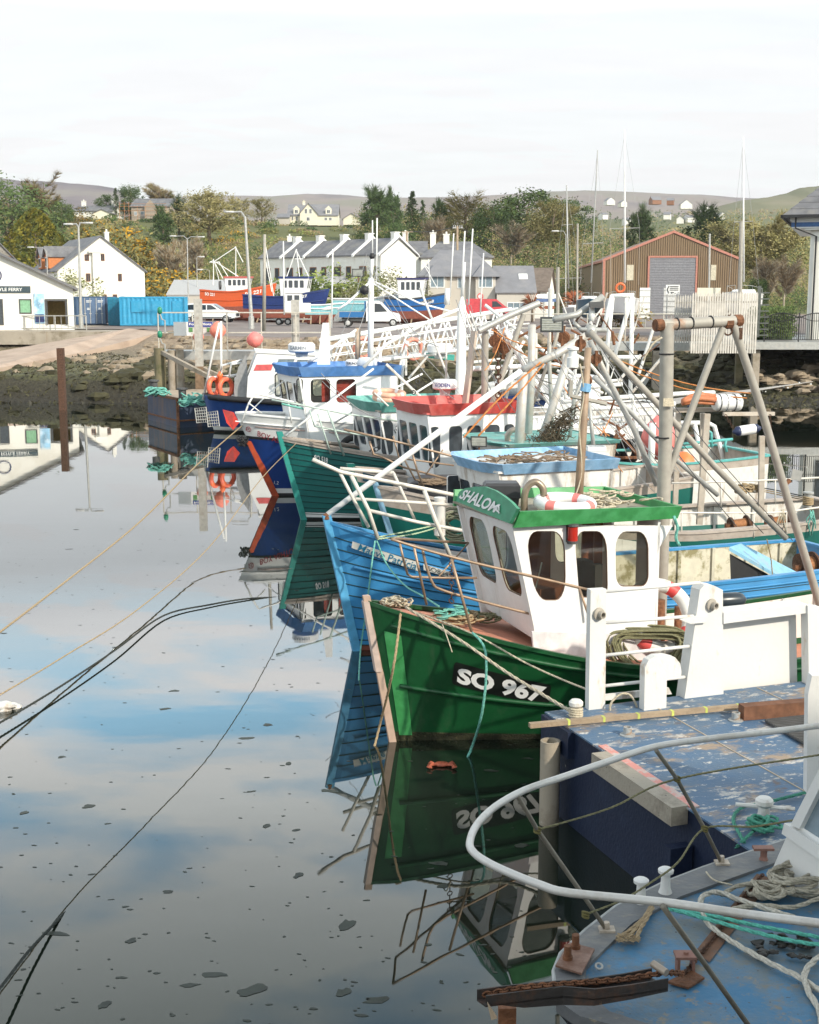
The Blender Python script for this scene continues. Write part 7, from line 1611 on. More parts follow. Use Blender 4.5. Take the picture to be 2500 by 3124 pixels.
wallbox(b5,'wheelhouse',u0+.1,u0+3.2,1.2,1.3,z1,.35,.0,whitec,sw=[(u0+.15+.72*i,z1-1.2,u0+.5+.72*i,z1-.25,.14)for i in range(4)],fw=[(-1.05,z1-1.1,-.45,z1-.25,.1),(-.3,z1-1.1,.3,z1-.25,.1),(.45,z1-1.1,1.05,z1-.25,.1)],band=tv_,bandh=.26,flare=.14,roofm=rawg,glassm_=darkglass)
B5=b5.fr.pv
for v,dy,lb in((-.4,0,'upper pale orange lifebuoy stacked on the teal visored wheelhouse'),(-.4,1,'lower pale orange lifebuoy stacked on the teal visored wheelhouse')):lifebuoy(lb,B5(1188,1200+dy*14,v),.40,.08,(.05,-.1,1),pm('faded_orange',(.75,.42,.30),.6),whitec)
mb=MB()
for v,P,r in((-1.2,[(830,1220),(900,1232),(1050,1262),(1270,1292)],.024),(-1.2,[(1000,1250),(1050,1390)],.03),(-.6,[(945,1250),(960,1300),(1090,1325),(1200,1345)],.024),(-1.1,[(970,1262),(1010,1385)],.024)):mb.tube([B5(x,y,v)for x,y in P],r,7)
mb.build('pulpit_rail',pm('rail_teal_white',(.45,.55,.50),.5),b5.root,smooth=True)
sp=MB();sp.tube([B5(872,1330,0),B5(960,1262,0),B5(1140,1125,.2)],.032,8);o=sp.build('spar',trimw,label='slim white spar slanting up from the teal clinker bow',cat='spar',smooth=True)
m5=thing('wheelhouse_mast','tall broad white mast with pointed cap in the middle of the fleet','mast',B5(1408,1240,.2));mb=MB();mb.tube([B5(1406,1240,.2),B5(1408,1060,.2),B5(1409,935,.2),B5(1411,905,.2)],[.17,.14,.12,.03],12);mb.build('pole',trimw,m5,smooth=True,auto=True)
mb=MB();mb.tube([B5(1409,940,.2),B5(1300,985,.2),B5(1180,1050,.2),B5(1110,1120,.2)],.05,8);mb.build('boom',trimw,m5,smooth=True)
for x0_,y0_,x1_,y1_,r_ in((1385,712,1374,905,.022),(1419,705,1408,905,.025),(1418,800,1411,905,.05),(1443,698,1430,930,.026),(1476,772,1466,960,.022),(1366,880,1364,930,.09)):
    mb=MB();mb.tube([D(x1_,y1_,39),D(x0_,y0_,39)],[r_,r_*.8],6);mb.build('whip_aerial',trimw,label={1385:'thin white aerial leaning left, first of the group at the broad white mast',1419:'tall white aerial directly above the broad white mast',1418:'short thick white aerial tube on the broad white mast',1443:'tallest white aerial leaning right of the broad white mast',1476:'thin short white aerial furthest right of the broad white mast',1366:'white cylindrical antenna left of the broad white mast'}[x0_],cat='aerial',smooth=True)
# ---- 6  white and blue boat ---------------------------------------------------
b6=Boat('white over blue fishing boat lettered BOY ASHTON',Fr(G(838,1512),20),12.5,4.2,2.62,2.0,1.9,1.2,ez=1.3,fl=1.1,fb=.6)
blu6=pm('deep_blue_hull',(.012,.045,.20),.35,var=.06);red6=pm('orange_red_antifoul',(.40,.06,.02),.6)
b6.hull([blackm,trimw,blu6,blackm,whitec],((-9,0),(.03,1),(.09,2),(.70,3),(.735,4)),capm=whitec,deckm=whitec,tf=.8,dd=.25,well=.7,inner=whitec,stem=red6,stemw=.10,stemup=-.33,strakes=((.86,.02),),strm=pm('pink_line',(.55,.40,.36),.5))
mb=MB()  # the far bow side below the knuckle is painted red
mb.loft([[b6.p(t,q,1,.012)for q in(-.6,0,.2,.4,.6,.72)]for t in[i*.03 for i in range(12)]],closed=False);mb.loft([[b6.W(-1.2*z/2.62-.02,y,z)for y in(-.05,.05)]for z in(.0,.6,1.2,1.8)],closed=False);mb.build('red_bow_side',red6,b6.root)
b6.letters('name_lettering',[(789,1313),(905,1352),(902,1370),(787,1329)],'BOY ASHTON',pm('letter_maroon',(.30,.03,.05),.5),.03,bold=.01)
mb=MB();e=b6.hit(759,1309);c=b6.p(e[0],e[1])+b6.nrm(e[0],e[1])*.02;mb.torus(c,.085,.008,b6.nrm(e[0],e[1]),20,5);mb.build('round_emblem',MATS['letter_maroon'],b6.root)
b6.letters('builder_letters',[(753,1302),(765,1306),(764,1317),(752,1313)],'FS',MATS['letter_maroon'],.025);b6.letters('draught_mark',[(838,1466),(852,1468),(850,1478),(837,1476)],'1.2',trimw,.02);b6.letters('draught_mark',[(848,1490),(862,1492),(861,1502),(847,1500)],'1M',trimw,.02)
mb=MB()
for i in range(14):c=b6.W(-1.0+U(-.1,.1),U(-.12,.12),1.75+U(-.12,.12));a0=U(0,6);mb.tube([c+Vector((cos(a0+k)*.1,sin(a0+k)*.1,sin(k*2)*.06))for k in range(7)],.02,5)
mb.build('anchor_chain',blackm,label='black tangle of anchor chain under the white bow',cat='chain')
B6=b6.fr.pv;mb=MB();mb.torus(B6(1078,1372,-2.3),.36,.10,(.3,-1,0),26,10);mb.build('tyre_fender',tyre,label='black tyre fender against the white hull behind the teal bow',cat='tyre',smooth=True)
u0=b6.fr.loc(B6(900,1150,-1.35)).x;u1=b6.fr.loc(B6(1215,1150,-1.35)).x;z1=b6.fr.loc(B6(1000,1146,-1.35)).z
def uz(x,y):p=b6.fr.loc(B6(x,y,-1.35));return p.x,p.z
wn=[]
for a,b_,c,d in((949,1156,1008,1229),(1027,1156,1087,1229)):p=uz(a,d);q=uz(c,b_);wn.append((p[0],p[1],q[0],q[1],.12))
p=uz(896,1228);q=uz(917,1156);wn.append((p[0]+.12,p[1],q[0]+.08,q[1],.07))
wallbox(b6,'wheelhouse',u0+.15,u1,1.35,1.75,z1,.3,.0,whitec,sw=wn,fw=[(-1.2,z1-1.0,-.5,z1-.25,.1),(-.35,z1-1.0,.35,z1-.25,.1),(.5,z1-1.0,1.2,z1-.25,.1)],band=pm('visor_blue',(.08,.22,.52),.55,dirt=(.2,.36,.66),damt=.5,dscale=.8),bandh=.28,flare=.14,roofm=pm('roof_blue',(.02,.10,.30),.5),rimm=blackm,glassm_=glass)
mb=MB();mb.prism([b6.W(u0+.9,-1.12,2.6),b6.W(u1-1.2,-1.12,2.6),b6.W(u1-1.2,-1.12,z1-.15),b6.W(u0+.9,-1.12,z1-.15)],(0,.05,0));mb.build('red_curtain',pm('curtain_red',(.70,.10,.09),.8),b6.root)
mb=MB()
for v,P,r in((-1.2,[(737,1290),(760,1230),(778,1200),(800,1205),(935,1235),(1150,1290)],.03),(.6,[(737,1290),(770,1250),(820,1200),(870,1160),(900,1135)],.02),(-1.3,[(760,1230),(800,1262)],.02),(-1.2,[(880,1225),(890,1290)],.025),(-1.2,[(985,1255),(1000,1330)],.025)):mb.tube([B6(x,y,v)for x,y in P],r,7)
mb.build('pulpit_rail',trimw,b6.root,smooth=True)
mb=MB();mb.tube(smooth_path([B6(860,1232,-1.2),B6(960,1255,-1.25),B6(1140,1298,-1.3)],4),.035,6);mb.build('rope',ropeg,label='teal line lashed along the white boat rail',cat='rope',smooth=True)
dome('white radar dome with GARMIN lettering above the blue visor',B6(921,1075,0),.85,.30,txt='GARMIN')
dome('white radar drum beside the mast foot on the blue roof',B6(1122,1118,.3),.62,.28)
dome('white radar drum with FURUNO lettering on the blue roof',B6(1080,1118,.6),.55,.22,txt='FURUNO',tm=darkm)
mb=MB();mb.loft([[B6(x,y,v)for x,y,v in((a,yy,-.12),(b_,yy,-.12),(b_,yy,.12),(a,yy,.12))]for a,b_,yy in((968,1008,1112),(985,1005,985))]);mb.build('radar_mast',trimw,label='tapering white radar mast behind the blue visor',cat='mast')
m6=thing('signal_mast','tall white mast with black lamp and stays aft of the blue visor','mast',B6(1132,1110,1.0));mb=MB();mb.tube([B6(1131,1115,1.0),B6(1133,850,1.0)],[.10,.09],10);mb.tube([B6(1133,850,1.0),B6(1137,785,1.0)],.055,8);mb.tube([B6(1137,785,1.0),B6(1137,672,1.0)],.02,6);mb.tube([B6(1149,870,1.0),B6(1151,665,1.0)],.022,6);mb.build('pole',trimw,m6,smooth=True)
mb=MB();mb.lathe(B6(1136,782,1.0),[(.06,-.08),(.10,0),(.06,.1)],8);mb.lathe(B6(1112,885,.9),[(.02,-.15),(.14,-.08),(.15,.05),(.05,.15)],10);mb.build('lamp',blackm,m6,smooth=True)
for P,r in(([(1135,855),(1060,925),(1030,945)],.04),([(1140,858),(1280,925),(1375,950)],.03),([(1140,865),(1240,930),(1310,975)],.025)):mb=MB();mb.tube([B6(x,y,1.0)for x,y in P],r,7);mb.build('stay_boom',trimw,m6,smooth=True)
mb=MB();mb.tube([B6(1092,1105,1.5),B6(1093,1000,1.5)],.09,10);mb.build('post',pm('tan_post',(.48,.36,.26),.6),label='tan post left of the white mast foot',cat='post',smooth=True)
mb=MB();mb.tube([B6(1090,1005,1.5),B6(1000,1070,1.2),B6(940,1105,1.0)],.05,7);mb.build('boom',trimw,label='white boom slanting down left from the tan post',cat='boom',smooth=True)
for x0_,y0_,x1_,y1_,Y_,lb in((808,715,806,1010,58,'weathered vertical mast left of the navy boat on the quay'),(865,740,868,960,66,'thin leaning pole in front of the orange boat'),(1016,760,1012,1000,60,'white thin aerial rising between the terrace and the truck')):
    mb=MB();mb.tube([D(x1_,y1_,Y_),D(x0_,y0_,Y_)],[.09,.06]if x0_==808 else[.04,.03],7);mb.build('pole',polegrey if x0_==808 else trimw,label=lb,cat='pole',smooth=True)
# ---- 7  pilot launch, barge ----------------------------------------------------
b7=Boat('blue pilot launch with black fender collar and high white cabin',Fr(G(655,1318),8),12,4.4,1.75,1.35,1.3,.5,fb=.45,fl=.6,cat='pilot boat',name='pilot_boat',group=None,ez=1.2)
if 'group' in b7.root:del b7.root['group']
b7.hull([blackm,trimw,blue],((-9,0),(.06,1),(.16,2)),capm=blackm,deckm=greydk,tf=2,dd=.05,strakes=((.97,.13),),strm=blackm)
B7=b7.fr.pv
def wp(x,y,v=-1.5):p=b7.fr.loc(B7(x,y,v));return(p.x,p.z)
side7=[wp(*q)for q in((752,1235),(1010,1235),(1010,1090),(960,1088),(830,1076),(785,1078),(765,1130),(757,1150))]
mb=MB();f7=lambda a,b,d:b7.W(a,-1.5+d,b)
wns=[[wp(*q)for q in((791,1094),(840,1093),(828,1130),(774,1131))],[wp(*q)for q in((850,1096),(900,1096),(882,1136),(838,1136))],[wp(*q)for q in((908,1098),(955,1098),(955,1136),(895,1136))]]
panel(mb,f7,side7,wns,.06);off7=b7.fr.m.to_3x3()@Vector((0,3,0));mb2_=MB();panel(mb,lambda a,b,d:b7.W(a,1.5-d,b),side7,wns,.06)
tp=side7
for i in(2,3,4,5,6,7):
    j=(i+1)%8;a,b_=tp[i],tp[j];
    if i==7:pass
    mb.face([b7.W(a[0],-1.5,a[1]),b7.W(b_[0],-1.5,b_[1]),b7.W(b_[0],1.5,b_[1]),b7.W(a[0],1.5,a[1])])
cb7=mb.build('cabin',whitec,b7.root)
redp=pm('red_blind',(.60,.10,.10),.6)
for i,w_ in enumerate(wns):
    MB().face([b7.W(a,-1.46,b)for a,b in w_]).build('window_pane',paleglass,cb7)
c=wns[0];mid1=((c[0][0]+c[3][0])/2,(c[0][1]+c[3][1])/2);mid2=((c[1][0]+c[2][0])/2,(c[1][1]+c[2][1])/2)
MB().face([b7.W(a,-1.52,b)for a,b in(mid1,mid2,c[2],c[3])]).build('red_panel',redp,cb7);MB().face([b7.W(a,-1.52,b)for a,b in(c[0],c[1],mid2,mid1)]).build('white_panel',trimw,cb7)
mb=MB();mb.box_=0;p0_=wp(770,1076);mb.add([],[]);mb.prism([b7.W(*q)for q in((wp(780,1078)[0],-1.55,wp(780,1076)[1]),(wp(1010,1088)[0],-1.55,wp(1010,1088)[1]),(wp(1010,1088)[0],1.55,wp(1010,1088)[1]),(wp(780,1078)[0],1.55,wp(780,1076)[1]))],(0,0,.08));mb.build('roof',trimw,cb7)
for x,lb in((652,'left orange lifebuoy on the pilot launch foredeck rail'),(690,'right orange lifebuoy on the pilot launch foredeck rail')):
    c=D(x,1180 if x==652 else 1182,60);lifebuoy(lb,c,.38,.11,(1,-.45,0)if x==652 else(.75,-.6,0),pm('lifebuoy_coral',(.78,.16,.09),.5),orange)
fr_=D(700,1225,60);t=thing('foredeck_frame','white tube frame with rails on the pilot launch foredeck','frame',fr_);mb=MB()
for P in([(676,1215),(675,980)],[(620,1220),(655,1050),(670,985)],[(728,1180),(735,1130),(745,1100)],[(672,1150),(678,1115),(740,1098)],[(700,1150),(706,1112),(745,1105)],[(675,1150),(745,1140)],[(716,1225),(720,1150)],[(640,1225),(640,1150),(716,1148)]):mb.tube([D(x,y,60)for x,y in P],.05,6)
mb.build('tube',trimw,t,smooth=True)
mb=MB();c=D(672,1150,60);mb.lathe(c,[(.06,-.25),(.14,-.2),(.12,0),(.16,.05),(.05,.25)],8);mb.build('float_light',orange,label='orange float light between the two lifebuoys',cat='light',smooth=True)
mb=MB();a=D(718,1222,59.5);mb.loft([[D(x,y,59.5+dy)for x,y,dy in q]for q in(((718,1222,0),(758,1222,0),(758,1222,1),(718,1222,1)),((716,1165,0),(758,1165,0),(758,1165,1),(716,1165,1)),((728,1120,0),(752,1078,0),(752,1078,1),(728,1120,1)))]);mb.build('deck_locker',greym,label='grey locker in front of the pilot launch cabin',cat='locker')
mb=MB();mb.prism([D(680,1250,58.6),D(712,1258,58.0),D(730,1290,57.6),D(712,1312,57.6),D(692,1290,58)],(0,.1,0));mb.build('bow_flash',pm('flash_red',(.62,.04,.02),.5),b7.root)
bx=MB();A0=G(545,1305);z_=1.38;A1=G(453,1280);A2=Vector((A0.x+7.5,A0.y+5.5,0));A3=A1+(A2-A0)
bx.prism([Vector((p.x,p.y,-.4))for p in(A0,A2,A3,A1)],(0,0,z_+.4));bg_=thing('work_barge','rust streaked navy steel barge at the end of the walkway','barge',A0);bx.build('hull',pm('barge_navy',(.035,.055,.10),.5,var=.2,vscale=1.5,dirt=(.16,.09,.06),damt=.7,dscale=1.2,stretch=.4),bg_)
mb=MB();mb.prism([p+Vector((0,0,z_+.004))for p in(A0,A2,A3,A1)],(0,0,.05));mb.build('deck',pm('barge_deck',(.40,.32,.24),.85,var=.15),bg_)
mb=MB()
for p,q in((A0,A1),(A0,A2)):mb.beam(p+Vector((0,-.03,.33)),q+Vector((0,-.03,.33)),.08,.07);mb.beam(p+Vector((0,-.02,z_-.02)),q+Vector((0,-.02,z_-.02)),.08,.12)
mb.tube([A0+Vector((0,-.05,0)),A0+Vector((0,-.05,z_))],.08,6);mb.build('rubbing_band',rustm,bg_)
for p_,lb in((D(470,1175,64),'left bollard wound with teal rope on the navy barge'),(D(557,1200,61.5),'right bollard wound with teal rope on the navy barge')):
    t=thing('bollard',lb,'bollard',p_);mb=MB();mb.lathe(p_,[(.18,-.3),(.18,.15),(.26,.17),(.26,.25),(.001,.26)],12);mb.build('post',greym if '470' in lb else darkm,t,smooth=True,auto=True)
random.seed(44)
for cx_,cy_,n_,lb in((485,1196,16,'teal rope heaped at the left end of the navy barge'),(590,1210,30,'teal rope heaped over the right bollard and barge side')):
    mb=MB()
    for i in range(n_):
        c=D(cx_+U(-28,28),cy_+U(-8,8)+(U(0,22)if cx_==590 else 0),61.3);a0=U(0,6);mb.tube([c+Vector((cos(a0+k*.6)*.3,sin(a0+k*.6)*.15,.1*sin(k)))for k in range(9)],.035,4)
    mb.build('rope_heap',ropeg,label=lb,cat='rope',smooth=True)
for px,py,lb in((615,1268,'left wire ladder fender hanging between barge and launch'),(650,1280,'right wire ladder fender hanging between barge and launch')):
    mb=MB();c=[D(px-20,py-22,58),D(px+14,py-26,58),D(px+20,py+20,58),D(px-14,py+22,58)];mb.tube(c,.03,5,closed=True)
    for k in range(1,5):mb.tube([c[0].lerp(c[3],k/5),c[1].lerp(c[2],k/5)],.018,4);mb.tube([c[0].lerp(c[1],k/5),c[3].lerp(c[2],k/5)],.014,4)
    mb.build('wire_rack',galv,label=lb,cat='rack')
# red buoys on the walkway behind
for px,py,rx,m,lb in((606,1028,.30,pm('buoy_coral',(.80,.25,.18),.5),'coral buoy hanging below the pilots sign'),(665,1008,.44,pm('buoy_coral',(.80,.25,.18),.5),'large coral buoy right of the pilots sign'),(778,1036,.42,pinkbuoy,'red buoy on the walkway above the launch cabin')):
    c=D(px,py,68.6);mb=MB();mb.lathe(c,[(.02,-1.05*rx),(.5*rx,-.85*rx),(.9*rx,-.35*rx),(rx,0),(.85*rx,.45*rx),(.4*rx,.9*rx),(.12*rx,1.05*rx)],16,(1,0,.2)if px==778 else(0,0,1));mb.build('mooring_buoy',m,label=lb,cat='buoy',smooth=True)
# ---- gangway truss ---------------------------------------------------------------
gw=thing('gangway','white lattice truss gangway sloping across the middle of the harbour','gangway',D(1000,1060,56))
T0,T1=D(985,1040,55),D(1580,942,66);Q0,Q1=D(985,1122,55),D(1580,1045,66)
for s_ in(0,1.4):
    o=Vector((-.15,1,0))*s_;mb=MB();mb.tube([T0+o,T1+o],.075,8);mb.tube([Q0+o,Q1+o],.085,8);mb.tube([T0.lerp(Q0,.3)+o,T1.lerp(Q1,.3)+o],.035,6);mb.tube([T0.lerp(Q0,.62)+o,T1.lerp(Q1,.62)+o],.03,6);mb.build('chord',trimw,gw,smooth=True)
    mb=MB();n=10
    for i in range(n):a,b_,c=T0.lerp(T1,i/n)+o,T0.lerp(T1,(i+1)/n)+o,Q0.lerp(Q1,(i+.5)/n)+o;mb.tube([a,c],.045,6);mb.tube([c,b_],.045,6)
    mb.build('lattice',trimw,gw,smooth=True)
mb=MB();mb.prism([Q0,Q1,Q1+Vector((-.15,1,0))*1.4,Q0+Vector((-.15,1,0))*1.4],(0,0,.08));mb.build('walking_deck',lgrey,gw)
for px,py,lb in((1262,1065,'coral lifebuoy hanging on the middle of the gangway'),(1108,1062,'pale coral lifebuoy low on the left of the gangway')):lifebuoy(lb,D(px,py,58),.42,.10,(.6,-1,0),pm('buoy_coral2',(.72,.28,.2),.5),trimw)
# ---- more boats beyond, half hidden at the right --------------------------------
b8=Boat('grey white fishing boat with stacked rusty dredge gear beyond the pale blue visor',Fr(G(1560,1560),18),7.6,3.6,1.9,1.4,1.5,.5)
b8.hull([blackm,whited,rawg],((-9,0),(.05,1),(.85,2)),capm=pm('turquoise_rail',(.10,.40,.38),.5),deckm=greydk,tf=.2,well=.6,inner=whited)
B8=b8.fr.pv
mb=MB();random.seed(15)
for k in range(3):
    for(x0_,x1_)in((1858,1990),):mb.tube([B8(x0_,1440+k*24,-1.2),B8(x1_,1442+k*24,-1.2)],.035,6)
for x in range(1862,1990,18):mb.tube([B8(x,1436,-1.2),B8(x+4,1490,-1.2)],.025,5)
dr_=thing('dredge_rack','rusty dredge rack with bars and shells on the grey white boat','dredge',B8(1920,1495,-1.2));mb.build('frame',rustm,dr_)
mb=MB();mb.cbox(tuple(B8(1925,1468,-.6)),(3.0,.8,.7));mb.build('bin',rustd,dr_)
mb=MB()
for P in([(1885,1320),(1845,1390),(1800,1350)],[(1885,1320),(1870,1400)],[(1885,1320),(1955,1400)],[(1850,1398),(1960,1396)],[(1887,1320),(1885,1295)]):mb.tube([B8(x,y,-.5)for x,y in P],.05,6)
mb.build('rusty_tripod',rustm,label='rusty tripod of angle iron above the dredge rack',cat='frame')
mb=MB();c=B8(2010,1340,-.4);mb.lathe(c,[(.03,-.62),(.25,-.52),(.48,-.2),(.52,.05),(.42,.38),(.18,.6),(.06,.72)],18);mb.build('mooring_buoy',pinkbuoy,label='big pink buoy behind the gallows post',cat='buoy',smooth=True)
mb=MB();c=B8(2085,1430,-1.0);mb.lathe(c,[(.03,-.5),(.3,-.38),(.40,0),(.3,.35),(.1,.5)],16);mb.build('mooring_buoy',pm('buoy_orange',(.82,.20,.06),.45),label='bright orange buoy right of the gallows post',cat='buoy',smooth=True)
for x,Rt in((1845,.42),(1945,.48),(1905,.4)):
    mb=MB();mb.torus(B8(x,1375,.8),Rt,.13,(.3,-1,0),22,8);mb.build('tyre_fender',tyre,label={1845:'black tyre left of the rusty tripod',1945:'black tyre right of the rusty tripod',1905:'black tyre half hidden behind the rusty tripod'}[x],cat='tyre',smooth=True)
mb=MB();mb.tube([B8(1985,1450,-1.5),B8(1992,1290,-1.5)],.10,10);mb.build('post',trimw,label='white post in front of the big pink buoy',cat='post',smooth=True)
for Z,P in(('long level white top rail of the boat beyond, highest of the rails',[(1715,1226),(1900,1212),(2100,1200),(2180,1198)]),('second white rail below the long level one',[(1700,1250),(1880,1244),(2060,1232)]),('white arched rail frame right of the gallows post',[(2060,1290),(2160,1290),(2180,1300),(2200,1370),(2215,1440)]),('white inner leg of the arched rail',[(2120,1292),(2140,1390),(2150,1440)])):
    mb=MB();mb.tube([B8(x,y,1.0)for x,y in P],.07 if 'long' in Z or 'arch' in Z else .045,8)
    if 'second' in Z:
        for k in range(12):x=1860+k*18;mb.tube([B8(x,1238,1.0),B8(x+1,1285,1.0)],.03,5)
    mb.build('guard_rail',trimw,label=Z,cat='railing',smooth=True)
mb=MB()
for P in([(2070,1356),(2150,1348),(2235,1340)],[(2216,1342),(2212,1358),(2218,1378)],[(2155,1310),(2170,1320),(2172,1365)],[(1850,1375),(1930,1373)]):mb.tube([B8(x,y,.2)for x,y in P],.045,7)
mb.build('guard_rail',pm('turquoise_rail',(.10,.40,.38),.5),label='turquoise tube rail behind the arched white frame',cat='railing',smooth=True)
mb=MB();mb.loft([[B8(x,y,v)for x,y,v in((1880,1310,-.2),(1938,1306,-.2),(1938,1306,.4),(1880,1310,.4))],[B8(x,y,v)for x,y,v in((1876,1345,-.2),(1936,1338,-.2),(1936,1338,.4),(1876,1345,.4))]]);mb.build('fish_box',whitec,label='white fish box on the boat with the rusty tripod',cat='box')
winch('brown net reel standing right of the timber upright',B8(2262,1462,.1),(1,.3,.25),.42,.6)
random.seed(51);mb=MB()
for i in range(34):
    c=B3(U(2250,2310),U(1478,1500),.6);a0=U(0,6);mb.tube([c+Vector((cos(a0+k*.6)*.15,sin(a0+k*.6)*.1,.03*sin(k)))for k in range(9)],.022,5)
mb.build('rope_heap',ropet,label='tan rope heap under the brown net reel',cat='rope',smooth=True)
for k in range(3):rope([B3(2290,1482+k*4,.6),B3(2370,1496+k*6,.3),B3(2470,1518+k*5,-.5)],.014,ropet if k else ropek,['dark taut line to the stern bollard at right','upper tan taut line to the stern bollard at right','lower tan taut line to the stern bollard at right'][k])
t=thing('bollard','capstan bollard wound with tan rope near the right edge','bollard',B3(2466,1540,-.8));mb=MB();c=B3(2466,1528,-.8);mb.lathe(c,[(.10,-.15),(.09,.16),(.13,.18),(.13,.22),(.001,.23)],12);mb.build('post',galv,t,smooth=True,auto=True);mb=MB()
for k in range(5):mb.torus(c+Vector((0,0,-.08+k*.04)),.115,.022,(.05*k,0,1),16,6)
mb.build('rope_turn',ropet,t,smooth=True)
for q in((2388,1590,'teal and white rope knot tied to the lower guard rail, left'),(2478,1590,'teal rope knot hanging from the lower guard rail, right')):
    mb=MB()
    for i in range(8):c=B3(q[0],q[1]-30,-1.75);e=c+Vector((U(-.1,.1),U(-.05,.05),-U(.2,.6)));mb.tube([c+Vector((U(-.06,.06),0,U(-.05,.05))),c.lerp(e,.5)+Vector((U(-.08,.08),0,0)),e],.015,5)
    mb.build('rope_knot',ropeg if 'right' in q[2]else ropew,label=q[2],cat='rope',smooth=True)
rope([B1(2056,1575,-1.2),B1(2068,1610,-1.2),B1(2062,1640,-1.2),B1(2074,1665,-1.2)],.022,ropeg,'frayed teal and white rope end on the corner of the green visor')
# white tripod masts on the walkway side
t=thing('tripod_mast','white tripod mast in front of the white hulled yacht','mast',D(1880,1120,46));mb=MB()
for P in([(1868,900),(1840,1010)],[(1870,900),(1850,1100)],[(1928,905),(1875,1090)],[(1930,905),(1924,1210)],[(1865,903),(1935,900)],[(1862,1090),(1955,1090)]):mb.tube([D(x,y,46)for x,y in P],.075,8)
mb.build('tube',trimw,t,smooth=True)
mb=MB()
for P in([(1550,1010),(1640,1150)],[(1600,1040),(1480,1240)],[(1700,1130),(1840,1200)],[(1725,1140),(1725,1230)],[(1480,1180),(1900,1160)],[(1500,1270),(1900,1240)]):mb.tube([D(x,y,43)for x,y in P],.05,7)
mb.build('strut_cluster',whited,label='cluster of white struts and pipes behind the davit frame',cat='rigging',smooth=True)
mb=MB();mb.tube([D(1755,1110,40),D(1750,1240,40),D(1745,1290,40)],.06,8);mb.build('post',trimw,label='slim white post with flat cap left of the tripod mast',cat='post',smooth=True)
t=thing('rigid_inflatable','grey inflatable boat with a navy flank behind the red visor','boat',G(1500,1262,.3));mb=MB();mb.tube(smooth_path([D(1480,1195,50),D(1540,1185,50),D(1620,1190,49),D(1680,1200,48.5),D(1700,1215,48.5)],4),.32,10);mb.build('tube',lgrey,t,smooth=True);mb=MB();mb.prism([D(1480,1215,49.6),D(1680,1200,49),D(1660,1240,49),D(1500,1250,49.6)],(0,.2,0));mb.build('side_cover',pm('cover_blue',(.04,.10,.32),.5),t)
b9=Boat('small pale cabin boat moored beyond the gangway',Fr(G(1430,1318),12),9,3,1.4,1.1,1.2,.5,group=None,cat='boat',name='small_boat');
if 'group' in b9.root:del b9.root['group']
b9.hull([blackm,whited,trimw],((-9,0),(.1,1)),capm=trimw,deckm=greydk,tf=2);wallbox(b9,'cabin',2.5,6,1.0,1.1,2.5,.4,0,whitec,sw=[(2.9,1.7,3.7,2.2,.1),(4.1,1.7,5,2.2,.1)],fw=[(-.8,1.7,-.1,2.3,.1),(.1,1.7,.8,2.3,.1)],glassm_=darkglass)
# mooring lines to the left
rope([B6(740,1298,0)]+[G(*q)for q in((600,1420,1.6),(430,1590,1.2),(200,1775,1.0),(-60,1975,.9))],.02,ropet,'tan mooring rope running left from the white and blue bow')
rope([B5(905,1352,-.2),D(800,1458,29),D(640,1668,22.6),D(420,1860,18.7),D(200,2000,16.3),D(0,2120,14.4),D(-60,2152,13.9)],.012,ropet,'lower tan mooring rope running left from the teal clinker bow')
rope([G(880,1822,-.03),G(760,1826,.02),G(640,1845,.03),G(500,1878,.05),G(350,1985,.09),G(160,2110,.10),G(-60,2240,.11)],.017,ropek,'black mooring rope curving low over the open water')
rope([G(-40,3065,.25),G(20,2990,.2),G(90,2900,.12),G(170,2815,.02),G(215,2765,-.03)],.016,ropek,'dark wet rope entering the water at the lower left corner')
mb=MB();random.seed(2);c=G(12,2165,0)
for k in range(4):mb.rock(c+Vector((U(-.12,.12),U(-.1,.1),U(.02,.1))),.14,(1.3,.9,.6),9,6)
mb.build('plastic_float',whited,label='crumpled white plastic float at the left edge of the water',cat='float',smooth=True)
# crab floating by the green hull
cr=G(1348,2334,.01);ct=thing('crab','small dead orange red crab floating beside the dark green hull','crab',cr);crm=pm('crab_shell',(.42,.10,.05),.5,var=.3,vscale=30)
mb=MB();mb.lathe(cr,[(.001,-.01),(.09,0),(.10,.012),(.07,.035),(.001,.045)],14);mb.v=[(cr.x+(v[0]-cr.x)*1.15,cr.y+(v[1]-cr.y)*.75,v[2])for v in mb.v];mb.build('shell',crm,ct,smooth=True)
for s_ in(-1,1):
    for k in range(4):mb=MB();a=.5-.45*k;p0_=cr+Vector((s_*.09,.03-.025*k,.01));mb.tube([p0_,p0_+Vector((s_*.06*cos(a),.06*sin(a),.02)),p0_+Vector((s_*.10*cos(a),.10*sin(a)-.02,-.005))],[.010,.008,.003],5);mb.build('leg',crm,ct,smooth=True)
    mb=MB();p0_=cr+Vector((s_*.07,-.05,.015));e=p0_+Vector((s_*.10,-.05,.01));mb.tube([p0_,p0_+Vector((s_*.07,-.01,.01)),e],[.014,.012,.018],6);mb.tube([e,e+Vector((s_*-.01,-.05,0)),e+Vector((s_*-.04,-.09,0))],[.022,.02,.003],6);mb.tube([e+Vector((s_*.01,0,0)),e+Vector((s_*.025,-.04,0)),e+Vector((s_*-.005,-.08,0))],[.012,.01,.003],5);mb.build('claw',crm,ct,smooth=True)
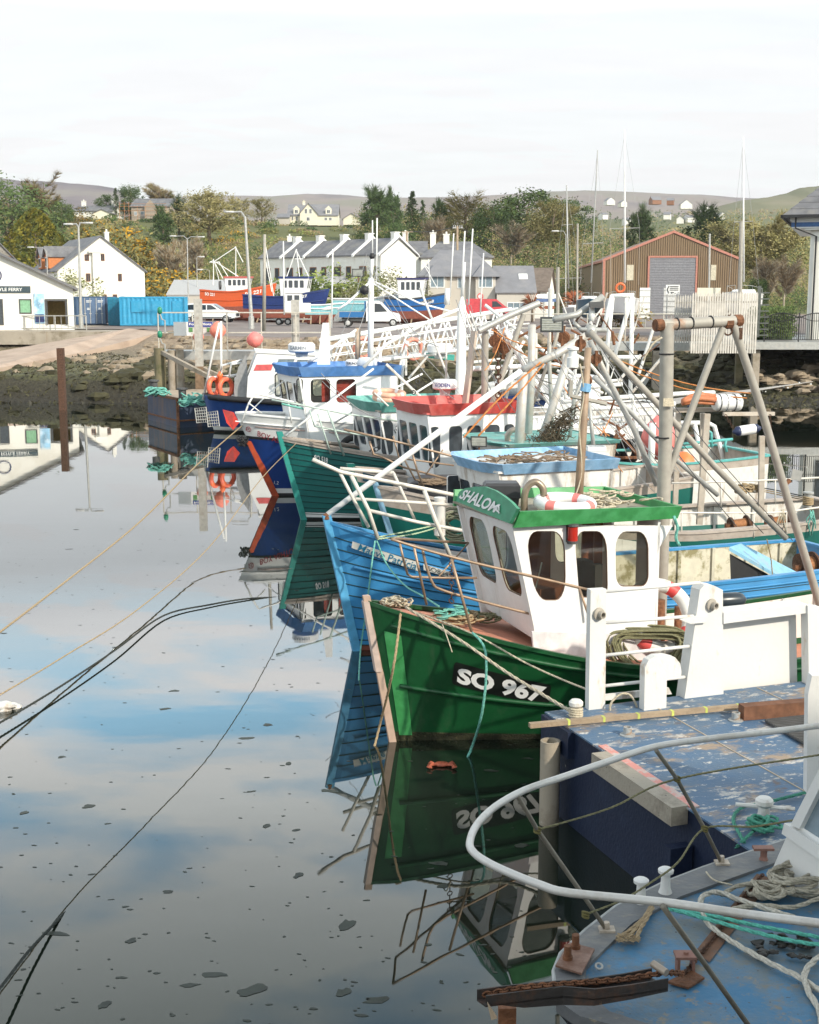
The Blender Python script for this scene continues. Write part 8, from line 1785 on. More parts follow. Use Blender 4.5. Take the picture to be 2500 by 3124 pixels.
# ================================================================ STEEL WORKBOAT ALONGSIDE
DK=1.2
def scuff(name,base,spots):
    m=bpy.data.materials.new(name);m.use_nodes=True;t=m.node_tree;b=t.nodes['Principled BSDF'];tc=N(t,'ShaderNodeTexCoord');c=base
    for sc_,lo,hi,col,det,strx in spots:
        mp=N(t,'ShaderNodeMapping');mp.inputs['Scale'].default_value=(strx,1,1);mp.inputs['Location'].default_value=(sc_*3,lo*7,0);t.links.new(tc.outputs['Object'],mp.inputs[0])
        n=N(t,'ShaderNodeTexNoise');n.inputs['Scale'].default_value=sc_;n.inputs['Detail'].default_value=det;n.inputs['Roughness'].default_value=.7;t.links.new(mp.outputs[0],n.inputs[0]);c=mixc(t,ramp(t,n.outputs[0],[(lo,0.0),(hi,1.0)]),c,col)
    t.links.new(c,b.inputs['Base Color']);b.inputs['Roughness'].default_value=.6;n=N(t,'ShaderNodeTexNoise');n.inputs['Scale'].default_value=25;t.links.new(tc.outputs['Object'],n.inputs[0]);bp=N(t,'ShaderNodeBump');bp.inputs['Strength'].default_value=.25;bp.inputs['Distance'].default_value=.02;t.links.new(n.outputs[0],bp.inputs['Height']);t.links.new(bp.outputs[0],b.inputs['Normal']);return m
deckblue=scuff('scuffed_blue_deck',(.07,.14,.235),[(1.3,.42,.62,(.10,.15,.21),6,1),(2.2,.53,.62,(.32,.24,.17),10,.6),(5,.56,.62,(.50,.47,.43),10,.45),(11,.60,.64,(.58,.55,.50),8,.6),(1.7,.62,.68,(.12,.09,.08),8,1)])
hullnavy=scuff('chipped_navy_side',(.004,.011,.036),[(2.5,.50,.7,(.010,.02,.05),5,1),(4,.66,.68,(.42,.42,.40),9,.5)])
Gd=lambda x,y,z=DK:G(x,y,z)
wo0=Gd(1690,2190);PFm=Fr((wo0.x,wo0.y,0),20);wb=thing('steel_workboat','steel workboat with scuffed blue deck and white posts moored in front of the green boat','workboat',PFm)
pl_=lambda p:PFm.loc(p)
mb=MB(PFm.m);mb.box((0,-5.2,DK-.02),(9,.25,DK));mb.build('deck',deckblue,wb)
mb=MB(PFm.m);mb.box((.03,-5.15,-.5),(9,.22,DK-.03));mb.box((-.06,-.5,DK-.34),(.03,.22,DK-.02));mb.box((-.25,-3.1,-.4),(.0,-2.98,DK-.35));mb.build('hull',hullnavy,wb)
mb=MB(PFm.m)
for x in(1.35,3.0,4.7):mb.box((x,-5.2,DK+.001),(x+.02,.2,DK+.006))
mb.build('weld_seam',pm('seam_tan',(.38,.32,.25),.8),wb)
A_,B_=pl_(Gd(1814,2300)),pl_(Gd(2070,2466))
mb=MB(PFm.m);mb.box((-.17,B_.y,DK-.18),(.02,A_.y,DK+.015));mb.build('rubbing_beam',scuff('rubber_beam',(.34,.30,.24),[(3,.5,.65,(.22,.19,.15),8,1),(14,.66,.68,(.08,.06,.05),3,1)]),wb)
mb=MB(PFm.m);mb.box((.02,B_.y-.05,DK+.001),(.12,A_.y+.2,DK+.014));mb.build('edge_stripe',scuff('pink_edge',(.62,.26,.22),[(6,.5,.6,(.5,.46,.42),8,1)]),wb)
mb=MB();c=Gd(1680,2262,1.02);mb.lathe((c.x,c.y,0),[(.118,-.4),(.118,1.03),(.09,1.03),(.09,.6)],20);mb.build('fender_post',scuff('post_tan',(.36,.31,.24),[(2,.5,.7,(.22,.18,.13),6,1),(5,.62,.68,(.5,.47,.4),8,1)]),wb,smooth=True,auto=True)
mb=MB();mb.beam(Gd(1616,2213,1.26),Gd(2262,2155,1.26),.07,.055);bt=thing('timber_batten','long pale timber batten with yellow tape marks lying along the blue deck','batten',Gd(1616,2213,1.2));mb.build('batten',wood,bt)
for k in range(6):
    mb=MB();p=Gd(1616,2213,1.26).lerp(Gd(2262,2155,1.26),.17+.162*k);d=(Gd(2262,2155,1.26)-Gd(1616,2213,1.26)).normalized();mb.beam(p,p+d*.03,.075,.06);mb.build('tape_mark',pm('yellow_tape',(.50,.55,.12),.6),bt)
mb=MB();mb.beam(Gd(2262,2172,1.29),Gd(2540,2150,1.29),.15,.17);mb.build('timber_baulk',pm('brown_baulk',(.17,.075,.04),.8,var=.3,vscale=8,dirt=(.09,.05,.03),damt=.6),label='heavy red brown timber baulk on the blue deck beside the bulwark',cat='timber')
mb=MB();q=[Gd(2335,2203,1.215),Gd(2560,2178,1.215),Gd(2620,2320,1.215),Gd(2500,2300,1.215)];mb.prism(q,(0,0,.02))
for i in range(22):t_=i/22;mb.beam(q[0].lerp(q[3],t_)+Vector((0,0,.025)),q[1].lerp(q[2],t_)+Vector((0,0,.025)),.02,.02)
mb.build('ribbed_mat',darkm,label='black ribbed rubber mat on the blue deck',cat='mat')
for x,y,lb in((1915,2243,'left short pipe stub on the blue deck'),(2245,2198,'right short pipe stub beside the timber baulk')):mb=MB();mb.lathe(Gd(x,y),[(.09,0),(.09,.012),(.05,.014),(.05,.10),(.037,.10),(.037,.03)],16);mb.build('pipe_stub',scuff('stub_grey',(.34,.36,.36),[(8,.5,.6,(.3,.2,.13),6,1)]),label=lb,cat='pipe stub',smooth=True,auto=True)
def bollard(label,p,s=1.0,cross=False,rp=None,m=whited):
    t=thing('bollard',label,'bollard',p);mb=MB();mb.lathe(p,[(.06*s,0),(.055*s,.13*s),(.085*s,.16*s),(.085*s,.20*s),(.06*s,.225*s),(.001,.228*s)],18)
    if cross:mb.tube([p+Vector((-.26*s,.06,.13*s)),p+Vector((.28*s,-.06,.13*s))],.022*s,8)
    mb.build('post',m,t,smooth=True,auto=True)
    if rp:
        mb=MB()
        for k in range(4):mb.torus(p+Vector((0,0,.03+k*.028)),.075*s,.016,(.12*sin(k),.1,1),18,6)
        mb.build('rope_turn',rp,t,smooth=True)
    return t
bollard('white bollard wound with pale rope at the far corner of the blue deck',Gd(1757,2190),1.0,rp=ropew)
bollard('white cross bollard wound with green rope at the near side of the blue deck',Gd(2330,2500),1.0,cross=True)
random.seed(66);mb=MB();c0=Gd(2330,2510,1.26)
for i in range(12):
    c=c0+Vector((U(-.1,.06),U(-.14,.04),U(0,.07)));a0=U(0,6);mb.tube([c+Vector((cos(a0+k*.7)*U(.06,.10),sin(a0+k*.7)*.08,.02*sin(k)))for k in range(9)],.016,6)
mb.build('rope_knot',pm('sea_green_rope',(.06,.26,.18),.8,var=.3,vscale=50),label='sea green rope wound round the cross bollard',cat='rope',smooth=True)
rope([Gd(2272,2570,1.22),Gd(2258,2545,1.24),Gd(2238,2500,1.23),Gd(2262,2465,1.23),Gd(2330,2450,1.24),Gd(2450,2420,1.24),Gd(2560,2390,1.24)],.018,MATS['sea_green_rope'],'sea green rope looping from the cross bollard to the right edge')
rope([Gd(2300,2535,1.25),Gd(2262,2570,1.2),Gd(2225,2610,.9)],.018,MATS['sea_green_rope'],'sea green rope end hanging over the deck edge')
# white posts, rails and bulwark: traced on the plane of the far deck edge
ob=PFm.w(0,.12,DK);pw=Pl(ob,PFm.m.to_3x3()@Vector((1,0,0)),(0,0,1));nb_=pw.n
wp_=pm('thick_white_paint',(.70,.69,.66),.5,var=.03,vscale=1.5,dirt=(.45,.32,.2),damt=.7,dscale=5,stretch=.4,dlow=.60,bump=.08,bscale=12)
def poly(pts,back,m,name,d=0.0):
    mb=MB();mb.prism([pw.w(*pw.px(*q),d)for q in pts],nb_*-back);return mb.build(name,m,wb)
ip=poly([(1797,2172),(1847,2165),(1851,1797),(1803,1800)],.10,wp_,'rail_post')
poly([(2087,2148),(2208,2150),(2206,1800),(2182,1788),(2150,1784),(2136,1800)],.2,wp_,'tapered_post')
hk=[(1934,2176),(2001,2170),(2003,2052),(2046,2050),(2047,2030),(2043,2008),(2028,1990),(2005,1984),(1970,1986),(1948,1998),(1937,2020)]
poly(hk,.12,wp_,'swan_neck_vent',d=.25)
poly([(2208,2132),(2462,2122),(2458,1872),(2208,1904)],.05,wp_,'bulwark_panel',d=-.2)
poly([(2206,1902),(2470,1868),(2462,1842),(2206,1868)],.28,wp_,'bulwark_cap',d=.02)
poly([(2462,2130),(2560,2130),(2560,1900),(2500,1850),(2458,1845)],.15,wp_,'bulwark_post',d=.05)
poly([(2210,2150),(2470,2125),(2462,2112),(2208,2128)],.3,pm('green_grime',(.20,.19,.09),.9,var=.3),'bulwark_ledge',d=.1)
poly([(1845,2150),(2070,2128),(2060,2108),(1845,2132)],.03,whited,'toe_board',d=-.15)
poly([(2070,1888),(2110,1878),(2155,1876),(2150,1896),(2100,1900)],.04,wp_,'cleat_plate',d=.06)
mb=MB()
for a,b in(((1848,1808),(2142,1780)),((1848,1903),(2153,1880)),((1846,2003),(2114,1974)),((1842,2097),(2102,2068))):mb.tube([pw.w(*pw.px(*a),-.05),pw.w(*pw.px(*b),-.05)],.022,8)
mb.build('guard_rail',wp_,wb,smooth=True)
for q in((1826,1873),(2170,1845)):
    mb=MB();p=pw.w(*pw.px(*q),.0);mb.lathe(p,[(.08,0),(.08,.02),(.045,.03),(.045,.09),(.032,.09),(.03,.02)],16,nb_+Vector((.3,0,0)));mb.build('pipe_flange',pm('flange_grey',(.42,.38,.32),.6,.2),wb,smooth=True,auto=True)
rope([pw.w(*pw.px(*q),.1)for q in((1850,2178),(1852,2140),(1880,2112),(1908,2112),(1928,2140),(1932,2165))],.014,ropew,'stiff loop of old rope between the white posts')
# end post and rail of the workboat at the right edge
mb=MB();mb.prism([D(2462,2420,12.2),D(2540,2420,12.2),D(2540,2060,12.2),D(2478,2062,12.2),D(2466,2120,12.2)],(0,.12,0));mb.build('rail_post',wp_,wb)
# ================================================================ NEAREST BOAT
NZ=2.6;Gn=lambda x,y,z=NZ:G(x,y,z)
nbt=thing('nearest_boat','nearest boat bow with blue deck, tube pulpit and anchor roller','boat',Gn(1760,3000))
deckb2=scuff('worn_sky_blue_deck',(.03,.145,.27),[(1.6,.42,.60,(.13,.16,.17),10,1),(3.0,.50,.66,(.05,.19,.34),8,1),(4.5,.55,.64,(.17,.16,.13),10,1),(9.0,.58,.66,(.22,.19,.14),10,1),(2.1,.64,.68,(.17,.09,.05),8,1),(22,.66,.70,(.04,.05,.06),4,1)])
outer=[(2560,2500),(2388,2563),(2150,2642),(2020,2692),(1880,2762),(1790,2832),(1712,2905),(1690,2960),(1698,3050),(1770,3100),(1960,3150),(2600,3300)]
far=[Gn(*q)for q in outer];inner_=[Gn(*q)for q in((2560,2560),(2420,2612),(2200,2690),(2075,2735),(1930,2815),(1850,2890),(1790,2950),(1785,2985),(1800,3030),(1860,3085),(2000,3130),(2600,3240))]
mb=MB();mb.face([p+Vector((0,0,-.02))for p in inner_]+[Vector((6,5,NZ-.02)),Vector((6,9,NZ-.02))]);mb.build('deck',deckb2,nbt)
mb=MB();mb.loft([[a,b,b-Vector((0,0,.05)),a-Vector((0,0,.07))]for a,b in zip(far,inner_)]);mb.build('gunwale',scuff('grey_gunwale',(.13,.135,.14),[(3,.5,.6,(.20,.19,.17),8,.4),(9,.6,.66,(.28,.24,.17),8,.4)]),nbt)
mb=MB();mb.tube([p+Vector((0,0,-.01))for p in far[:9]],.014,6);mb.build('gunwale_edge',pm('edge_grey',(.34,.35,.34),.5),nbt,smooth=True)
cen=Vector((3.2,6.4,0));mb=MB();mb.loft([[p-Vector((0,0,.06)),p.lerp(Vector((cen.x,cen.y,1.4)),.22)-Vector((0,0,.5)),p.lerp(Vector((cen.x,cen.y,0)),.5)]for p in far],closed=False);mb.build('hull',pm('black_hull',(.012,.014,.02),.4),nbt,smooth=True)
RZ=3.55;rp_=[(2560,2207),(2300,2238),(2150,2255),(1998,2278),(1850,2325),(1725,2368),(1600,2411),(1510,2462),(1455,2517),(1434,2570),(1446,2601),(1490,2632),(1560,2665),(1650,2700),(1739,2724),(2029,2753),(2250,2785),(2540,2822)]
mb=MB();mb.tube(smooth_path([G(x,y,RZ)for x,y in rp_],4),.0195,12);mb.build('pulpit_rail',pm('painted_tube',(.62,.60,.56),.4,.15,var=.05,dirt=(.4,.36,.3),damt=.5,dscale=4),nbt,smooth=True)
stm=pm('dull_stanchion',(.22,.20,.16),.5,.3,var=.2)
for P in(((1577,2424,RZ),(1640,2532,3.24),(1787,2742,2.8),(1852,2838,NZ)),((2003,2290,RZ),(2066,2376,3.27),(2150,2528,2.85),(2203,2634,NZ)),((2022,2764,RZ),(2150,2940,3.1),(2300,3150,2.7))):mb=MB();mb.tube([G(*q)for q in P],.013,10);mb.build('stanchion',stm,nbt,smooth=True)
for q in((1852,2838),(2203,2634)):mb=MB();c=Gn(*q);mb.box((c.x-.045,c.y-.035,NZ),(c.x+.045,c.y+.035,NZ+.012));mb.tube([c,c+Vector((-.005,0,.05))],.019,10);mb.build('stanchion_base',pm('worn_base',(.45,.38,.30),.6,var=.3,vscale=20),nbt)
k1,k2,k3,k4=G(1640,2532,3.24),G(2066,2376,3.27),G(2150,2528,2.86),G(1787,2790,2.75)
for P,lb in(([k1,k1.lerp(k2,.5)-Vector((0,0,.03)),k2,G(2500,2303,3.3),G(2560,2292,3.3)],'upper olive lifeline laced between the pulpit stanchions'),([k4,G(1900,2745,2.73),G(1990,2690,2.76),G(2070,2630,2.8),k3,G(2300,2522,2.92),G(2420,2502,2.97)],'lower olive lifeline sagging towards the white mooring posts')):rope(P,.0065,ropeo,lb)
mb=MB()
for c in(k1,k2,k3,k4):
    for j in range(3):mb.torus(c+Vector((0,0,.012*(j-1))),.018,.007,(.3,.3*j,1),10,5)
mb.build('lashing',pm('olive_lashing',(.16,.14,.05),.9),nbt,smooth=True)
for x,y,s_,lb in((2030,2722,.60,'taller white mushroom post on the grey gunwale of the nearest boat'),(1955,2752,.58,'shorter white mushroom post on the grey gunwale of the nearest boat')):
    c=Gn(x,y);mb=MB();mb.lathe(c,[(.07*s_,0),(.052*s_,.03),(.045*s_,.17*s_),(.045*s_,.20*s_),(.078*s_,.215*s_),(.08*s_,.245*s_),(.06*s_,.26*s_),(.001,.262*s_)],20);mb.build('mooring_post',wp_,label=lb,cat='mooring post',smooth=True,auto=True)
# plate with two pins
q=[Gn(1695,2950,NZ+.02),Gn(1775,2975,NZ+.02),Gn(1815,2900,NZ+.02),Gn(1738,2880,NZ+.02)];mb=MB();mb.prism(q,(0,0,.012));pn_=mb.build('pin_plate',scuff('pink_rust',(.26,.16,.12),[(5,.45,.6,(.16,.08,.05),8,1)]),nbt)
for x,y,h in((1732,2942,.11),(1756,2908,.11)):mb=MB();mb.tube([Gn(x,y),Gn(x,y)+Vector((0,0,h))],.021,12);mb.tube([Gn(x,y),Gn(x,y)+Vector((0,0,.05))],.028,12);mb.build('pin',rustm,pn_,smooth=True,auto=True)
# anchor roller channel with chain
ar=thing('anchor_channel','dark steel anchor channel with rusty chain projecting over the bow','anchor roller',Gn(1700,3040));chd=scuff('channel_dark',(.035,.03,.028),[(4,.5,.65,(.10,.05,.03),8,1),(9,.62,.68,(.2,.12,.07),8,1)])
zt=NZ+.17
def plate(top,dz_,th):
    mb=MB();T=[G(x,y,zt)for x,y in top];mb.loft([[p,p+Vector((0,th,0)),p+Vector((0,th,-d)),p+Vector((0,0,-d))]for p,d in zip(T,dz_)]);return mb
nt_=[(1483,3039),(1600,3024),(1719,3010),(1815,3018),(1925,3005),(2040,2986)];ft_=[(1456,3020),(1560,3006),(1640,2998),(1800,2986),(1900,2972),(1990,2955)]
plate(nt_,(.04,.09,.10,.09,.08,.07),.008).build('side_plate',chd,ar);plate(ft_,(.05,.07,.07,.07,.06,.06),.008).build('side_plate',chd,ar)
mb=MB();mb.loft([[G(a[0],a[1],zt)-Vector((0,0,.05)),G(b[0],b[1],zt)-Vector((0,0,.05)),G(b[0],b[1],zt)-Vector((0,0,.06)),G(a[0],a[1],zt)-Vector((0,0,.06))]for a,b in zip(nt_,ft_)]);mb.build('channel_floor',chd,ar)
mb=MB();a=G(2034,2968,zt+.01);b=G(1992,2940,zt+.02);mb.tube([a,b],.02,12);mb.build('roller',pm('worn_roller',(.36,.30,.24),.5,.4),ar,smooth=True,auto=True)
mb=MB();e=G(1500,3050,zt);mb.prism([e+Vector((-.02,0,-.02)),e+Vector((.03,0,-.10)),e+Vector((.0,0,-.11))],(0,.02,0));mb.build('lip',pm('lip_tan',(.50,.38,.26),.5),ar)
mb=MB();p=G(1548,3068,NZ);mb.beam(p,p-Vector((0,0,.7)),.09,.06);mb.build('bow_bracket',rustm,ar)
def chain(pts,r,w,m,label,tag_parent=None):
    P=smooth_path(pts,8);L=[0]
    for a,b in zip(P,P[1:]):L.append(L[-1]+(b-a).length)
    step=r*2.6;n=int(L[-1]/step);j=0;mb=MB()
    for i in range(n):
        d=step*(i+.5)
        while j<len(P)-2 and L[j+1]<d:j+=1
        c=P[j].lerp(P[j+1],(d-L[j])/max(L[j+1]-L[j],1e-9));t=(P[j+1]-P[j]).normalized();x=t.cross(Vector((0,0,1))).normalized();u=x.cross(t);s_=x if i%2 else u
        mb.tube([c+t*(cos(a)*r*2.0)+s_*(sin(a)*r*1.25)for a in[2*pi*k/10 for k in range(10)]],w,5,closed=True)
    return mb.build('chain',m,tag_parent,label,'chain',smooth=True)if tag_parent is None else mb.build('chain',m,tag_parent,smooth=True)
chain([G(1478,3035,zt-.03),G(1600,3012,zt-.0),G(1750,3000,zt-.01),G(1900,2988,zt-.01),G(2030,2968,zt-.02),G(2090,2972,NZ+.03)],.011,.006,rustm,'',ar)
chain([Gn(2090,2968,NZ+.02),Gn(2130,2920,NZ+.0),Gn(2200,2830,NZ+.0),Gn(2265,2740),Gn(2330,2665,NZ+.03)],.009,.005,rustd,'rusty chain crossing the blue foredeck of the nearest boat')
mb=MB();mb.face([Gn(2120,2905,NZ-.012),Gn(2165,2935,NZ-.012),Gn(2360,2680,NZ-.012),Gn(2310,2665,NZ-.012)]);mb.build('rust_strip',pm('rust_strip',(.16,.085,.05),.9,var=.3,vscale=12,dirt=(.10,.11,.11),damt=.6,dscale=8),nbt)
ck=thing('chain_stopper','rusty chain stopper bolted to the foredeck beside the roller','chain stopper',Gn(2090,2960));c=Gn(2092,2955);mb=MB();mb.box((c.x-.05,c.y-.03,NZ-.02),(c.x-.035,c.y+.04,NZ+.075));mb.box((c.x+.03,c.y-.03,NZ-.02),(c.x+.045,c.y+.04,NZ+.05));mb.box((c.x-.06,c.y-.04,NZ+.07),(c.x+.05,c.y+.045,NZ+.085));mb.tube([(c.x,c.y,NZ+.08),(c.x,c.y,NZ+.10)],.014,8);mb.build('bracket',pm('pink_rust2',(.24,.12,.09),.7,var=.3),ck)
mb=MB();mb.prism([Gn(2035,3000,NZ-.01),Gn(2100,3018,NZ-.01),Gn(2150,2988,NZ-.01),Gn(2110,2965,NZ-.01)],(0,0,.012));mb.build('base_plate',rustm,ck)
cl2=thing('chain_stopper','rusty clamp on the gunwale near the wheelhouse of the nearest boat','clamp',Gn(2330,2620));c=Gn(2330,2622);mb=MB();mb.box((c.x-.07,c.y-.03,NZ+.07),(c.x+.06,c.y+.03,NZ+.085));mb.lathe(c,[(.03,0),(.022,.02),(.022,.07)],10);mb.build('bracket',MATS['pink_rust2'],cl2)
mb=MB();mb.torus(Gn(1828,2948,NZ+.01),.018,.007,(0,-.5,1),14,6);mb.build('ring_bolt',galv,label='small galvanised ring bolt in the blue foredeck',cat='ring bolt',smooth=True)
# wheelhouse corner
a,b=Gn(2352,2662),Gn(2560,2775);wpl=Pl(a,b-a,Vector((.12,.0,1)))
mb=MB();mb.prism([wpl.w(*wpl.px(*q))for q in((2352,2662),(2560,2775),(2560,2640),(2404,2545))],wpl.n*-.06);wh_=mb.build('wheelhouse',wp_,nbt)
mb=MB();mb.prism([wpl.w(*wpl.px(*q),.03)for q in((2396,2542),(2560,2655),(2560,2610),(2404,2510))],wpl.n*-.1);mb.prism([wpl.w(*wpl.px(*q),.02)for q in((2420,2515),(2446,2528),(2560,2300),(2560,2240))],wpl.n*-.06);mb.build('window_frame',wp_,wh_)
mb=MB();mb.face([wpl.w(*wpl.px(*q),-.02)for q in((2446,2528),(2560,2600),(2560,2300))]);mb.build('window_pane',paleglass,wh_)
# ropes on the foredeck
bigr=pm('grey_laid_rope',(.36,.33,.26),.9,var=.3,vscale=60)
rope([Gn(2425,2800),Gn(2330,2770,NZ+.03),Gn(2255,2745,NZ+.03),Gn(2190,2722,NZ+.05),Gn(2145,2735,NZ+.08),Gn(2138,2770,NZ+.06),Gn(2160,2815,NZ+.02),Gn(2200,2850,NZ+.01),Gn(2290,2905,NZ+.01),Gn(2365,2945,NZ+.01),Gn(2440,2982,NZ+.01),Gn(2540,3045,NZ+.01)],.017,pm('white_laid_rope',(.50,.47,.40),.9,var=.25,vscale=60),'thick white laid rope snaking across the blue foredeck',k=8)
rope([Gn(2530,2900,NZ+.03),Gn(2480,2935,NZ+.03),Gn(2455,2975,NZ+.03),Gn(2470,3030,NZ),Gn(2500,3080,NZ),Gn(2510,3140,NZ)],.017,MATS['white_laid_rope'],'thick white laid rope crossing at the lower right corner',k=8)
random.seed(71)
for lb,c0,rx,n_ in(('loose grey rope loops near the wheelhouse foot of the nearest boat',(2440,2715),.17,6),('smaller twisted grey rope loops left of the big heap',(2340,2735),.09,4)):
    mb_all=[]
    for i in range(n_):
        c=Gn(c0[0]+U(-25,25),c0[1]+U(-18,18));a0=U(0,6);pts=[c+Vector((cos(a0+k*.7)*rx*U(.75,1.1),sin(a0+k*.7)*rx*.8*U(.75,1.1),.02+.018*i+.015*sin(k*1.4)))for k in range(11)];mb_all+=pts
    rope(mb_all,.015,bigr,lb,k=5)
rope([Gn(2200,2730,NZ+.03),Gn(2260,2700,NZ+.04),Gn(2330,2695,NZ+.05),Gn(2400,2670,NZ+.06),Gn(2470,2640,NZ+.08),Gn(2550,2620,NZ+.1)],.015,bigr,'grey rope arching up beside the wheelhouse of the nearest boat')
rope([Gn(2235,2772,NZ+.02),Gn(2320,2762,NZ+.03),Gn(2420,2768,NZ+.04),Gn(2500,2740,NZ+.06),Gn(2560,2722,NZ+.07)],.015,bigr,'grey rope lying just behind the near tube rail')
tg_=pm('bright_teal_rope',(.10,.42,.33),.8,var=.25,vscale=60)
for d,lb in((0,'upper of the two teal ropes under the near rail'),(1,'lower of the two teal ropes under the near rail')):rope([Gn(2040+d*20,2772+d*4,NZ+.04),Gn(2180,2796+d*14,NZ+.04),Gn(2320,2826+d*22,NZ+.04),Gn(2450,2850+d*26,NZ+.04),Gn(2560,2872+d*14,NZ+.04)],.013,tg_,lb)
for i,P in enumerate((((1990,2765),(1965,2800),(1920,2840),(1892,2858)),((1992,2768),(1972,2805),(1950,2842),(1945,2866)),((1988,2764),(1962,2806),(1930,2846),(1915,2862)))):rope([Gn(x,y,NZ+.02)for x,y in P],.013,ropet,['frayed tan rope end on the gunwale, left strand','frayed tan rope end on the gunwale, right strand','frayed tan rope end on the gunwale, middle strand'][i],strand=True)
mb=MB()
for i in range(260):c=Gn(U(1885,1950),U(2850,2872),NZ+U(0,.03));mb.tube([c,c+Vector((U(-.02,.02),U(-.02,.02),U(-.005,.01)))],.002,3)
mb.build('frayed_fibres',ropet,label='frayed fibres at the end of the tan rope',cat='rope',kind='stuff')
mb=MB()
for i in range(26):mb.rock(Gn(U(2310,2470),U(2850,2925),NZ+.01),U(.02,.045),(1.3,1,.6),7,4)
mb.build('wet_debris',pm('wet_black',(.02,.018,.014),.5),label='black wet debris beneath the teal ropes',cat='debris',kind='stuff')
rope([Gn(2155,2660,NZ+.02),Gn(2180,2685,NZ+.015),Gn(2235,2700,NZ+.01)],.006,ropew,'short broken line on the grey gunwale',strand=False)
# unseen block added behind the viewpoint to shade the nearest decks
qs_=thing('shade_block','tall unseen block added behind the viewpoint to shade the nearest decks','building',(16,-6,0));mb=MB();mb.box((2.5,-14,-.5),(40,-2,13.9));mb.build('wall',rgrey,qs_);mb=MB();mb.prism([(2.2,-14.3,13.9),(2.2,-1.9,13.9),(2.2,-8,14.0)],(38,0,0));mb.build('roof',slate,qs_)
# extra rigging in the middle of the fleet
for P,Y_,r,m,lb in(
    ([(1797,1215),(1816,1410)],29,.045,galv,'slim grey stanchion right of the rusty brown mast'),
    ([(1738,1340),(1752,1215),(1790,1130)],30,.045,galv,'bent grey tube just left of the rusty brown mast'),
    ([(1610,1400),(1700,1300),(1805,1180)],31,.035,polegrey,'slanting grey pipe crossing behind the rusty brown mast'),
    ([(1540,1240),(1560,1130),(1540,1000)],36,.05,whited,'bowed white pipe behind the grey leg'),
    ([(1300,1010),(1290,1085)],40,.04,trimw,'short white stalk holding the domed radar'),
    ([(1225,1240),(1228,1130),(1240,1060)],41,.045,trimw,'white stanchion above the stacked lifebuoys'),
    ([(1330,1160),(1250,1210),(1190,1235)],40,.03,trimw,'thin white brace left of the lettered radar drum'),
    ([(1700,1190),(1900,1172)],38,.06,trimw,'level white boom behind the lantern mast'),
    ([(1690,1290),(1850,1270),(1990,1262)],34,.05,trimw,'lower level white pipe beside the pink buoy'),
    ([(1020,1290),(1130,1225),(1290,1140)],39,.03,trimw,'thin white gaff slanting behind the teal visor'),
    ([(1160,1060),(1160,1240)],43,.05,trimw,'upright white post between gangway and blue visor'),
    ([(1620,1250),(1690,1060),(1712,985)],33,.045,polegrey,'grey strut rising under the wide flood light'),
    ([(1932,1230),(1945,1330),(1950,1400)],33,.05,whited,'white upright left of the pink buoy'),
    ([(1480,930),(1640,1055),(1760,1150)],40,.05,trimw,'long white jib crossing the middle of the fleet')):
    mb=MB();mb.tube([D(x,y,Y_)for x,y in P],r,8);mb.build('pole',m,label=lb,cat='pole',smooth=True)
random.seed(99);mb=MB()
for(x0,y0,x1,y1,n_)in((1410,930,1560,1240,7),(1500,1000,1700,1250,9),(1700,1060,1900,1400,12),(1800,1020,2030,1450,10),(1137,800,1060,1100,4),(1137,800,1330,1090,5),(1200,1000,1410,1230,6),(1000,1150,1200,1290,4),(1850,1250,2050,1480,9),(1600,1110,1800,1330,8)):
    for i in range((n_+1)//2):
        Y_=U(28,38);a=D(x0+U(-30,30),y0+U(-25,25),Y_);b=D(x1+U(-60,60),y1+U(-60,40),Y_-U(0,2));mb.tube(cat_curve(a,b,U(0,.35),6),U(.005,.010),4)
mb.build('rigging_lines',greym,label='thin lines and wires strung through the masts of the moored fleet',cat='rigging',kind='stuff')
mb=MB()
for(x0,y0,x1,y1)in((1500,1005,1700,1062),(1510,1020,1720,1120),(1540,1000,1480,1130),(1840,1300,1900,1440),(1720,1180,1860,1330),(1890,1100,2290,1200),(1900,1120,2280,1215),(1870,1260,1760,1420)):
    mb.tube(cat_curve(D(x0,y0,33),D(x1,y1,32),.15,6),.016,4)
mb.build('rusty_wires',ropeb,label='rust stained ropes crossing between the gantries',cat='rope',kind='stuff')
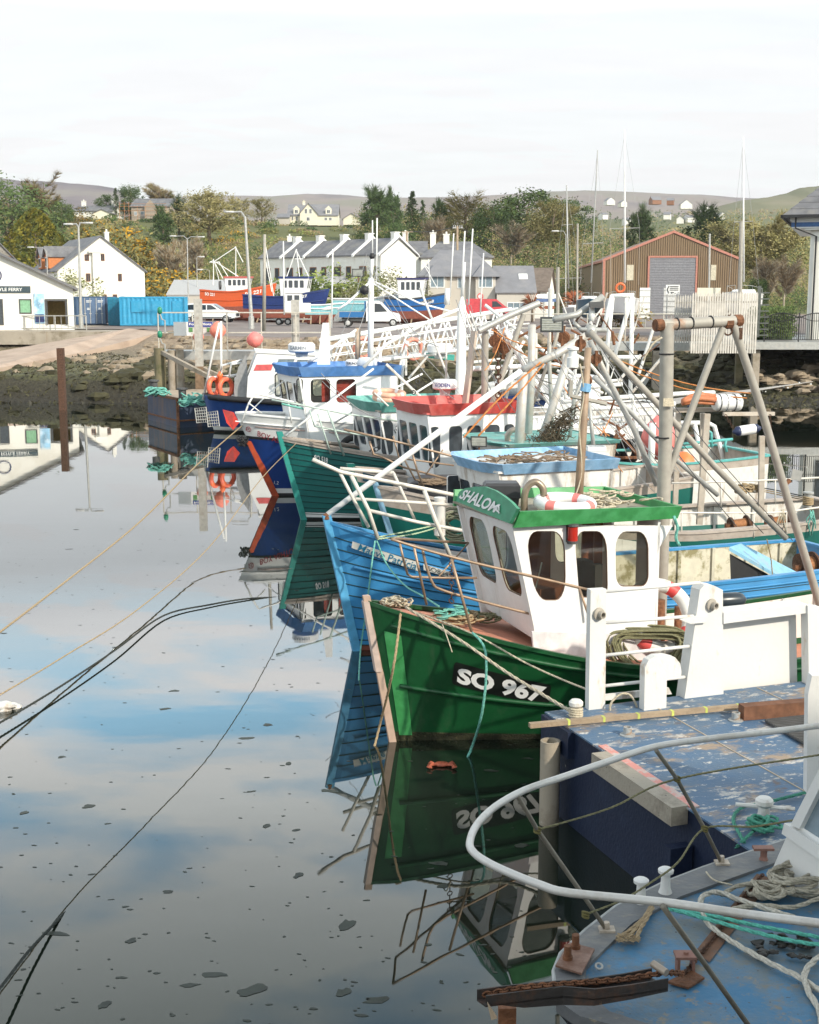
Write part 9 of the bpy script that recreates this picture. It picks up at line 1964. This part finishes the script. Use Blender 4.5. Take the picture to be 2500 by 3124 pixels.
for x,y,lb in((1512,1040,'rusty pulley block hanging under the lashed grey boom'),(1540,1060,'second rusty pulley block hanging right of the first under the grey boom'),(1720,1030,'rusty shackle lump under the wide flood light'),(1788,1160,'rusty hook block on the lantern mast')):
    mb=MB();c=D(x,y,33);mb.lathe(c,[(.001,-.06),(.16,-.06),(.13,0),(.16,.06),(.001,.06)],12,(.4,1,.2));mb.beam(c+Vector((0,0,.3)),c-Vector((.03,0,.3)),.08,.1);mb.build('pulley_block',rustm,label=lb,cat='pulley')
mb=MB()
for i in range(11):p=D(1521+U(-1,1),1065+i*14,33);mb.torus(p,.07,.02,(1,0,0)if i%2 else(0,1,0),8,4)
mb.build('chain',rustd,label='rusty chain hanging below the lashed grey boom',cat='chain')
mb=MB()
for i in range(26):
    p=D(1288,1130,36).lerp(D(1130,1380,36),i/25)-Vector((0,0,.5*sin(pi*i/25)));mb.torus(p,.055,.015,(1,0,.5)if i%2 else(0,1,0),8,4)
mb.build('chain',darkm,label='long dark chain sagging down in front of the teal visored wheelhouse',cat='chain')
random.seed(123);mb=MB()
for i in range(46):
    x=U(1180,1990);y=U(990,1330);Y_=U(34,44);L=U(60,190);a=random.choice((0,0,.25,-.3,.6,-.7,1.45));mb.tube([D(x,y,Y_),D(x+sin(a)*L,y-cos(a)*L*.8,Y_)],U(.018,.05),6)
mb.build('strut_tangle',[whited],label='tangle of white struts, stanchions and pipes between the masts of the fleet',cat='rigging',kind='stuff')
mb=MB()
for i in range(24):
    x=U(1480,1980);y=U(1020,1400);Y_=U(33,42);L=U(40,130);a=U(-1.2,1.2);mb.tube([D(x,y,Y_),D(x+sin(a)*L,y-cos(a)*L*.8,Y_)],U(.015,.04),6)
mb.build('rusty_fittings',rustm,label='scattered rusty bars and fittings among the gantries',cat='rigging',kind='stuff')
# haze
hz=MB();hz.box((-3500,-120,-5),(3500,5600,420));hm_=bpy.data.materials.new('haze');hm_.use_nodes=True;t=hm_.node_tree;t.nodes.remove(t.nodes['Principled BSDF']);pv=N(t,'ShaderNodeVolumePrincipled');pv.inputs['Color'].default_value=(.93,.95,1,1);pv.inputs['Density'].default_value=0.0001;t.links.new(pv.outputs[0],t.nodes['Material Output'].inputs['Volume']);hz.build('haze',hm_,kind='stuff',label='thin pale haze over the harbour and hills',cat='haze')
